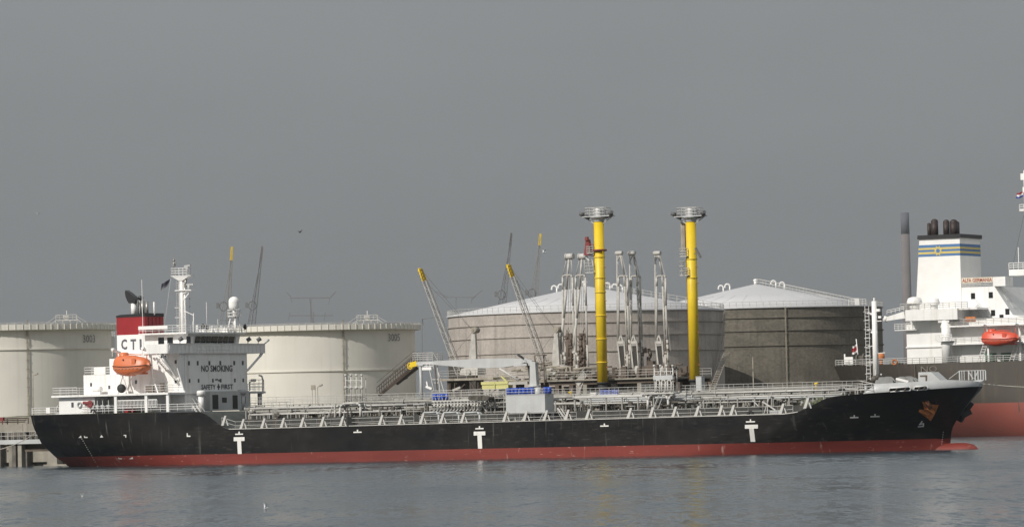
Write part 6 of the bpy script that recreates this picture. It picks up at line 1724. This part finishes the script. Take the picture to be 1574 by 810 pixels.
part(ship2, 'mushroom_vent', b, 'white_paint')
# right hand accommodation with two decks
zD1, zD2 = q(1510, 500).z, q(1510, 527.5).z; xR = q(1640, 500).x
rear = blk('accommodation_block', xM + 1, xR, -12, 12, DK, zD1 - .25)
for z_ in (zD1, zD2):
    b = MB(); b.box(xM + .2, xR, -17.5, 12, z_ - .2, z_ + .1); part(ship2, 'deck_edge', b, 'white_paint')
    b = MB(); b.rail([(xM + .3, -17.4, z_ + .1), (xR, -17.4, z_ + .1)], 1.1, 4, 1.5, .05); part(ship2, 'guard_rail', b, 'rail_paint')
b = MB(); b.box(xM + 1, xM + 13, -17.4, -17.3, zD2 + .1, zD2 + 1.1); part(ship2, 'rail_screen', b, 'white_paint')
def win2(parent, px, py, y, w_=.8, h_=1.1, m='glass'):
    p = q(px, py, y); b = MB(); b.box(p.x - w_ / 2, p.x + w_ / 2, y - .06, y - .01, p.z - h_ / 2, p.z + h_ / 2); return part(parent, 'window', b, m)
for px, py in ((1482.5, 510.5), (1507, 509.5), (1554, 506)): win2(rear, px, py, -12, 1.1, 1.7)
for px, py in ((1497, 541), (1470, 543)): win2(rear, px, py, -12, .7, .9)
xa, xb = q(1478.5, 470, -12).x, q(1557, 485, -12).x; zt = q(1500, 441, -12).z; xs = q(1528.5, 441, -12).x; zmid = q(1557, 484, -12).z
b = MB(); b.prism([(xa, zD1 + .1), (xb + 3, zD1 + .1), (xb + 2.5, zmid - .6), (xb, zmid), (xs, zt), (xa, zt)], -12, 11); bh = part(ship2, 'bridge_house', b, 'white_paint')
for px, py in ((1495.7, 455), (1523, 453.5), (1526.5, 481), (1548.5, 479), (1539.5, 488)): win2(bh, px, py, -12, .8, 1.1)
# sloping front, panes painted white to stand in for reflected light
for px, py, w_, h_ in ((1548, 446.5, 9, 5), (1551, 458, 6, 7), (1560.5, 458.5, 6, 6), (1563.5, 469.5, 10, 6)):
    tt = (py - 441) / 43.0; y_ = -12 + (px - (1528.5 + tt * 28.5)) / 4.6
    z_ = zt + (zmid - zt) * tt; x_ = xs + (xb - xs) * tt; nrm = Vector((zt - zmid, 0, xb - xs)).normalized(); dn = Vector((xb - xs, 0, zmid - zt)).normalized(); c_ = Vector((x_, y_, z_)) + nrm * .03
    b = MB(); hw_ = w_ / 9.2; hh_ = h_ * .085; b.ext([c_ + Vector((0, -hw_, 0)) - dn * hh_, c_ + Vector((0, hw_, 0)) - dn * hh_, c_ + Vector((0, hw_, 0)) + dn * hh_, c_ + Vector((0, -hw_, 0)) + dn * hh_], nrm * .05); part(bh, 'window', b, 'clean_white')
b = MB(); a, c = q(1526.5, 440, -12), q(1545, 425, -12); b.box(a.x, c.x, -12, -8, zt, c.z); part(bh, 'roof_locker', b, 'white_paint')
a, c = q(1478.5, 440.5, -12), q(1526, 432, -12)
b = MB(); b.box(a.x, c.x, -12.05, -11.9, zt + .75, zt + 1.75); brd = part(ship2, 'name_board', b, 'board_cream')
text(ship2, 'ALFA GERMANIA', ((a.x + c.x) / 2, -12.06, zt + 1.25), X, Z, (c.x - a.x) * .96, .72, 'dark_red_lettering')
b = MB(); b.rail([(a.x, -12, zt), (c.x, -12, zt)], .8, 3, .8, .06); b.rail([(xM + 1.5, -12, zA - 1.5), (xa, -12, zA - 1.5)], 1, 3, 1, .05); part(ship2, 'guard_rail', b, 'rail_paint')
# middle structure between funnel and bridge
zc = q(1490, 472, -16).z
b = MB(); b.prism([(q(1472, 476, -16).x, zA - .3), (q(1506, 470, -16).x, zA - .3), (q(1506, 470, -16).x, zA + .05), (q(1472, 476, -16).x, zA + .05)], -17.5, -6); part(ship2, 'canopy', b, 'white_paint')
b = MB(); b.box(q(1465, 480, -12).x, xa, -11, 10, zD1 + .1, zA - .3); part(ship2, 'casing', b, 'white_paint')
b = MB(); a, c = q(1500, 470, -13), q(1522, 494, -13); b.bar(a, c, .2, .9); b.bar(a + Vector((0, 0, 1)), c + Vector((0, 0, 1)), .08); part(ship2, 'stairs', b, 'light_grey_paint')
b = MB(); p = q(1492, 491, -17); b.box(p.x - 1, p.x + 1, -17.2, -17, p.z - .5, p.z + .5); part(ship2, 'rail_banner', b, 'anchor_rust')
# provision crane column
px_ = q(1455, 520, -17).x
b = MB(); b.tube((px_, -17, DK), (px_, -17, q(1455, 492, -17).z), .95, 16); b.tube((px_, -17, q(1455, 524, -17).z - .1), (px_, -17, q(1455, 524, -17).z + .1), 1.7, 16)
b.rail([(px_ - 1.6, -18.4, q(1455, 524, -17).z), (px_ + 1.6, -18.4, q(1455, 524, -17).z)], 1.1, 3, .8, .06); b.cbox((px_ - .2, -17, q(1455, 489, -17).z), 2.2, 1.6, 1.6); part(ship2, 'crane_column', b, 'white_paint')
b = MB(); b.bar((px_, -17.5, q(1455, 487, -17).z), (px_ - 2.8, -17.6, q(1455, 478, -17).z), .2, .2); b.cbox((px_ - 3.0, -17.6, q(1455, 477, -17).z), .6, .5, .7); part(ship2, 'crane_jib', b, 'dark_far')
# funnel
fy0, fy1 = -6.5, 4.0
f = lambda px, py: Q(px, py, fy0)
tl, tr2, bl, br2 = f(1413, 369), f(1475, 365), f(1407.5, 472), f(1478, 470)
zt_, zb_ = tl.z, zA
def fun2(z0, z1, m, name, off=0.0, parent=None):
    def xs_(z): t = (z - zb_) / (zt_ - zb_); return bl.x + (tl.x - bl.x) * t, br2.x + (tr2.x - br2.x) * t
    a0_, a1_ = xs_(z0); b0_, b1_ = xs_(z1); b = MB()
    vs = []
    for z, (u, v) in ((z0, (a0_, a1_)), (z1, (b0_, b1_))):
        vs += [(u - off, fy0 - off, z), (v + off, fy0 - off, z), (v + off, fy1 + off, z), (u - off, fy1 + off, z)]
    b.add(vs, [(0, 3, 2, 1), (4, 5, 6, 7), (0, 1, 5, 4), (1, 2, 6, 5), (2, 3, 7, 6), (3, 0, 4, 7)])
    return part(parent or ship2, name, b, m)
fz = lambda py: f(1440, py).z
fn2 = fun2(zb_, fz(367), 'clean_white', 'funnel')
fun2(fz(394), fz(376), 'blue_stripe', 'blue_band', .02, fn2)
fun2(fz(390.2), fz(387), 'yellow_stripe', 'yellow_band', .04, fn2); fun2(fz(383.5), fz(380.5), 'yellow_stripe', 'yellow_band', .04, fn2)
fun2(fz(367), fz(361), 'black_paint', 'black_top', .3, fn2)
p = f(1442, 385.5); b = MB(); pts = []
for i in range(16): a = 2 * math.pi * i / 16; r_ = 1.0 if i % 2 else .62; pts.append(Vector((p.x + r_ * math.cos(a), fy0 - .08, p.z + r_ * math.sin(a))))
b.ext(pts, (0, .03, 0)); part(fn2, 'emblem', b, 'yellow_stripe')
b = MB(); pts = [Vector((p.x + .4 * math.cos(a), fy0 - .1, p.z + .4 * math.sin(a))) for a in [2 * math.pi * i / 10 for i in range(10)]]; b.ext(pts, (0, .02, 0)); part(fn2, 'emblem_centre', b, 'blue_stripe')
for px, pt, r_, y_ in ((1428.5, 345, .36, -3), (1437, 341, .68, -4.5), (1455, 341.5, .6, -4), (1466.5, 342, .75, -3.5), (1472, 343, .4, 0)):
    p0 = Q(px, 363, y_); p1 = Q(px, pt, y_); b = MB(); b.tube((p0.x, y_, fz(363)), (p0.x, y_, p1.z), r_, 14); b.sphere((p0.x, y_, p1.z), r_, r_, r_ * .8, 14, 6, z0=0.0); part(fn2, 'exhaust_pipe', b, 'soot_metal')
# far right mast and platform
b = MB(); a = Q(1578, 300, -4); b.tube((a.x, -4, zt), (a.x, -4, Q(1578, 262, -4).z), .5, 10); m2 = part(ship2, 'radar_mast', b, 'clean_white')
b = MB(); u, v = Q(1554, 424, -6), Q(1590, 404, -6); b.box(u.x, v.x, -7, -2, u.z, (u.z + v.z) / 2); b.rail([(u.x, -7, (u.z + v.z) / 2), (v.x, -7, (u.z + v.z) / 2)], 1.2, 3, .9, .06); b.bar((u.x + 1.6, -6, v.z), (u.x + 1.6, -6, v.z + 3), .12); b.bar((u.x + 3, -6, u.z - 3), (u.x + 3, -6, u.z), .3); part(m2, 'yard', b, 'clean_white')
b = MB(); u, v = Q(1570, 325, -4), Q(1590, 312, -4); b.box(u.x, v.x, -5, -3, u.z, u.z + .3); b.rail([(u.x, -5, u.z), (v.x, -5, u.z)], 1.2, 3, .9, .06); b.cbox((a.x - .7, -4, Q(1570, 272, -4).z), .6, .6, 1.2); b.cbox((a.x - .4, -4, Q(1570, 292, -4).z), .5, .6, 1.0); part(m2, 'top_platform', b, 'clean_white')
b = MB(); b.tube(Q(1552, 430, -5), Q(1574, 330, -5), .03, 4); part(m2, 'stay_wire', b, 'dark_far')
# boats, davits, deck rails
lz = Q(1537, 532, -18.5); lt = Q(1537, 506, -18.5); l0 = Q(1509, 520, -18.5); l1 = Q(1566, 518, -18.5)
make_lifeboat('lifeboat', 'red orange enclosed lifeboat on the white ship at the right edge', SHIP2, ((l0.x + l1.x) / 2, -18.5, 0), l1.x - l0.x, 1.5, lz.z, lt.z + .1, 'red_orange_grp')
b = MB()
for px in (1513, 1562):
    p = Q(px, 556, -17); b.ladder((p.x - 1, -17, DK), (p.x + .4, -17.2, DK + 3.4), Vector((1, 0, 0)), .8, .5, .08); b.bar((p.x + .8, -16.8, DK), (p.x + .8, -16.8, lt.z + .6), .35); b.bar((p.x + .8, -16.8, lt.z + .6), (p.x + .5, -18.6, lt.z + .9), .35)
part(ship2, 'davit', b, 'white_paint')
b = MB()
for px in (1524, 1548): p = Q(px, 556, -15); b.box(p.x - 1.0, p.x + 1.0, -15.5, -14.6, DK, DK + 1.7)
part(ship2, 'deck_locker', b, 'green_paint')
b = MB(); b.cbox(Q(1535, 542, -14), .8, .5, 1.0); part(ship2, 'hose_box', b, 'flag_red')
b = MB(); e2 = [(x, -(H2.hb(x, 13.5) - .3), 13.6) for x in [26 + i * 3 for i in range(16)]]; b.rail(e2, 1.15, 3, 1.6, .06); b.rail([(26, -17, 13.6), (26, 17, 13.6)], 1.15, 3, 1.6, .06); part(ship2, 'guard_rail', b, 'rail_paint')
b = MB(); p = Q(1307, 560, -16); b.cbox((p.x, -16.5, 14.6), 1.6, .3, 1.5); b.bar(Q(1299, 560, -16), Q(1298.5, 544, -16), .25); part(ship2, 'stern_platform', b, 'clean_white')
b = MB(); p = Q(1329, 553, -14)
for dx in (-1.4, 0, 1.2): b.tube((p.x + dx - .2, -14, 15), (p.x + dx + .2, -14, 15), 1.0 - abs(dx) * .15, 14)
b.tube((p.x - 1.6, -14, 15), (p.x + 1.5, -14, 15), .6, 10); b.box(p.x - 1.8, p.x + 1.8, -15, -13, 13.6, 14.3); part(ship2, 'mooring_winch', b, 'deck_clutter')
p = Q(1354.5, 554, -15); b = MB(); b.sphere((p.x, -15, 15.2), .75, .6, .8, 10, 8); b.tube((p.x, -15, 13.6), (p.x, -15, 14.6), .3, 8); part(ship2, 'winch_motor', b, 'anchor_rust')
ring_buoy(Q(1375, 556.5, -19.5) , .45, .14, 'anchor_rust', 'orange lifebuoy on the stern rail of the ship at the right', SHIP2)
fs_ = lambda px, py: Q(px, py, 0)
flag('flag', 'red and white flag on the stern staff of the right ship', SHIP2, [fs_(1316, 529), fs_(1310, 533), fs_(1309, 546), fs_(1318, 541)], ['flag_white', 'flag_red', 'flag_red', 'flag_white'], fs_(1317, 555), (fs_(1320.5, 560), fs_(1316, 521), .09), fold=.3)
flag('flag', 'red white and blue flag at the mast on the right edge', SHIP2, [fs_(1572, 294), fs_(1563, 298), fs_(1561, 306), fs_(1573, 303)], ['flag_red', 'flag_white', 'flag_blue'], fs_(1572, 300), fold=.3)
# faint letters on the stern side and drips
for s_, px, py, w_, h_ in (('NO', 1428, 567, 3.2, 1.1),):
    p = Q(px, py, -20.02); text(hull2, s_, (p.x, -20.03, p.z), X, Z, w_, h_, 'faint_letter', bold=0)
b = MB()
for px, p0_, p1_ in ((1461, 566, 580), (1406, 560, 590), (1563, 565, 632)): a = Q(px, p0_, -20.02); c = Q(px + (0 if px < 1500 else 3), p1_, -20.02); b.bar(a, c, .12, .04)
part(hull2, 'rust_trace', b, 'brown_steel')

# ================================================================== FAR THINGS
def far_crane(label, Y, tip, foot, back_foot, knot, m, yellow, group='harbour cranes far behind the tanks'):
    T, Fo, Bk, K = at(*tip, Y), at(*foot, Y), at(*back_foot, Y), at(*knot, Y)
    base_z = 4.0; th = thing('harbour_crane', label, 'crane', WORLD, (Fo.x, Y, base_z), group)
    s_ = Y / 2600.0
    k = .86; mid = Fo.lerp(T, k)
    b = MB(); b.lattice(Fo, mid, 2.2 * s_, 1.0 * s_, 14, .05 * s_, .13 * s_); part(th, 'jib', b, m)
    b = MB(); b.lattice(mid, T, 1.0 * s_, .7 * s_, 3, .16 * s_, .24 * s_); b.cbox(T, 1.1 * s_, 1.0 * s_, 2.0 * s_); part(th, 'jib_head', b, yellow)
    b = MB(); b.tube(Bk, T.lerp(Fo, .14), .17 * s_, 5); b.tube(Bk.lerp(Fo, .2), T.lerp(Fo, .3), .10 * s_, 4); part(th, 'stay', b, m)
    b = MB(); r2 = random.Random(int(tip[0]))
    for i in range(9): a = 2 * math.pi * i / 9; b.bar(K + Vector((math.cos(a), 0, math.sin(a) * 1.2)) * 2.2 * s_, K + Vector((math.cos(a + .8), 0, math.sin(a + .8) * 1.2)) * 2.2 * s_, .5 * s_)
    b.bar(Bk.lerp(T, .15), Fo.lerp(T, .15), .3 * s_); b.cbox(K + Vector((-3.2 * s_, 0, .6)), 1.6 * s_, 1, 3 * s_); part(th, 'pulley_frame', b, 'ghost_far')
    zc_ = min(Fo.z, Bk.z)
    b = MB(); b.box(Fo.x - 5, Fo.x + 4, Y - 3, Y + 3, zc_ - 6, zc_); part(th, 'machine_house', b, m)
    b = MB()
    for sx in (-1, 1): b.bar((Fo.x + sx * 6, Y, base_z), (Fo.x + sx * 2.5, Y, zc_ - 6), 1.2)
    b.bar((Fo.x - 5, Y, (base_z + zc_) / 2), (Fo.x + 5, Y, (base_z + zc_) / 2), .8); part(th, 'portal', b, m)
far_crane('distant slender crane with yellow tip left of the satellite dome', 2700, (356.5, 382), (350, 512), (335, 512), (343.5, 471), 'crane_far', 'yellow_paint')
far_crane('distant dark slender crane right of the satellite dome', 3600, (403, 381), (388, 512), (378, 512), (388, 470), 'dark_far', 'chimney_brick')
far_crane('distant dark crane rising above the left slope of the pink grey tank', 3600, (786, 361), (774, 478), (764, 478), (771, 453), 'dark_far', 'dark_far')
far_crane('distant pale crane with yellow tip left of the loading arms', 2700, (830.5, 362), (823, 470), (812, 470), (818, 451), 'crane_far', 'yellow_paint')
def pylon(label, Y, parts_, base_px, name='gantry_crane'):
    c = at(base_px[0], base_px[1], Y); th = thing(name, label, 'crane', WORLD, (c.x, Y, 4))
    for nm, segs, w_ in parts_:
        b = MB()
        for (x0, y0, x1, y1) in segs: b.bar(at(x0, y0, Y), at(x1, y1, Y), w_)
        part(th, nm, b, 'ghost_far')
pylon('ghostly wide gantry crane in the haze above cream tank 3005', 7600, [('cross_beam', [(446, 458, 508, 458), (447, 456, 440, 449), (508, 458, 516, 448), (446, 485, 512, 485)], 1.6), ('leg', [(476, 458, 481, 498), (478, 458, 478, 620), (482, 480, 482, 620)], 1.8), ('stay', [(447, 458, 449, 465), (507, 458, 505, 468), (446, 480, 443, 492), (500, 480, 498, 493)], 1.1)], (478, 600))
pylon('faint gantry crane in the haze over the left end of the pink grey tank', 7600, [('cross_beam', [(670, 448, 688, 457), (680, 457, 728, 457), (726, 460, 732, 455), (728, 457, 742, 446)], 1.3), ('leg', [(701, 457, 701, 620), (726, 457, 724, 466)], 1.3)], (701, 600))
pylon('faint davit crane shape in the haze right of tank 3005', 7600, [('leg', [(649, 490, 649, 620), (649, 490, 651, 500)], 1.6), ('cross_beam', [(650, 491, 672, 487)], 1.2)], (649, 600))
# chimney
Yc = 4300; a, c = at(1397.5, 600, Yc), at(1391, 327, Yc); r0 = 6.5 * Yc / F
ch = thing('chimney', 'very tall hazy chimney behind the funnel of the right ship', 'chimney', WORLD, (at(1396, 600, Yc).x, Yc, 4))
xc = at(1394.5, 470, Yc).x; H_ = c.z; zc1 = at(1391, 360, Yc).z
b = MB(); b.tube((xc, Yc, 4), (xc, Yc, zc1), r0 * 1.18, 32, r0 * 1.02); part(ch, 'shaft', b, 'chimney_brick')
b = MB(); b.tube((xc, Yc, zc1), (xc, Yc, H_), r0 * 1.02, 32, r0); part(ch, 'top_band', b, 'chimney_top')
# trees between the tank and the right ship
def tree(label, px, py_top, Y, wpx, seed, zb=4):
    r2 = random.Random(seed); t = at(px, py_top, Y); x = t.x; H_ = t.z - zb; W_ = wpx * Y / F / 2
    th = thing('tree', label, 'tree', WORLD, (x, Y, zb), 'trees behind the right ship')
    b = MB(); b.tube((x, Y, zb), (x, Y, zb + H_ * .55), .35, 8, .2)
    limbs = [(Vector((x + r2.uniform(-.7, .7) * W_, Y + r2.uniform(-.6, .6) * W_, zb + H_ * r2.uniform(.5, .88)))) for _ in range(9)]
    for l in limbs: b.tube((x, Y, zb + H_ * .35), l, .12, 5, .05)
    part(th, 'trunk', b, 'bark')
    b = MB()
    for l in limbs:
        rr = W_ * r2.uniform(.32, .5)
        for i in range(260):
            d = Vector((r2.gauss(0, 1), r2.gauss(0, 1), r2.gauss(0, .8))).normalized() * rr * r2.random() ** .4; c = l + d; s_ = r2.uniform(.18, .42); u = Vector((r2.uniform(-1, 1), r2.uniform(-1, 1), r2.uniform(-1, 1))) * s_; v = Vector((r2.uniform(-1, 1), r2.uniform(-1, 1), r2.uniform(-1, 1))) * s_
            b.add([c - u, c + v, c + u], [(0, 1, 2)])
    part(th, 'crown', b, 'leaf')
tree('dark green tree left of the white superstructure, leftmost of the three', 1368.5, 547, 1150, 12, 1)
tree('dark green tree between two others behind the stern of the right ship', 1377, 546, 1150, 13, 2)
tree('dark green tree touching the white superstructure of the right ship', 1386, 544.5, 1150, 14, 3)

# ================================================================== GULLS
def gull(label, p, flying, m='gull_white', s_=1.0, rz=0.3):
    p = Vector(p); th = thing('gull', label, 'bird', WORLD, p)
    rot = Matrix.Rotation(rz, 3, 'Z')
    def T(v): return p + rot @ (Vector(v) * s_)
    b = MB(); k = 10; prof = [(-.24, .0), (-.18, .05), (-.05, .085), (.08, .08), (.16, .05), (.2, .045), (.25, .04), (.28, .0)]
    vs = [T((x, r_ * math.cos(2 * math.pi * i / k), r_ * math.sin(2 * math.pi * i / k) + .08 + (0 if x < .15 else .05))) for x, r_ in prof for i in range(k)]
    b.add(vs, [(j * k + i, j * k + (i + 1) % k, (j + 1) * k + (i + 1) % k, (j + 1) * k + i) for j in range(len(prof) - 1) for i in range(k)], 0, True)
    b.add([T((-.2, -.03, .09)), T((-.36, -.07, .1)), T((-.36, .07, .1)), T((-.2, .03, .09)), T((-.2, 0, .07))], [(0, 1, 2, 3), (0, 4, 1), (3, 2, 4)]); part(th, 'body', b, m)
    b = MB()
    for sg in (-1, 1):
        tips = ((0, .05, .12), (.1, .3, .32), (-.02, .62, .40)) if flying else ((0, .05, .12), (.05, .2, .35), (-.05, .3, .6))
        a, c, d = [Vector((v[0], v[1] * sg, v[2])) for v in tips]; wd = Vector((-.14, 0, 0))
        b.add([T(a), T(a + wd * 1.1), T(c + wd), T(c)], [(0, 1, 2, 3)]); b.add([T(c), T(c + wd), T(d + wd * .15), T(d)], [(0, 1, 2, 3)])
        b.add([T(a + Z * -.015), T(a + wd * 1.1 + Z * -.015), T(c + wd + Z * -.015), T(c + Z * -.015)], [(3, 2, 1, 0)])
    part(th, 'wing', b, m if m != 'gull_white' else 'gull_white')
    b = MB(); b.tube(T((.27, 0, .13)), T((.34, 0, .12)), .014 * s_, 5, .004); part(th, 'beak', b, 'yellow_stripe')
def onwater(px, py):
    d = ray(px, py); return CAM + d * (-CAMH / d.z)
gull('white gull low over the water below the first white T mark', onwater(408.5, 782), False, rz=.5, s_=.65)
gull('small white gull on the water at the lower left', onwater(126, 763), False, rz=2.0, s_=.45)
gull('dark gull flying in the open sky above cream tank 3005', at(461, 358, 330), True, 'gull_grey', .55, .8)
gull('white gull flying high at the left of the sky', at(58.5, 330, 330), True, 'gull_white', .4, 1.2)
gull('gull flying beside the pale distant crane tip', at(836.5, 389, 330), True, 'gull_white', .6, .4)
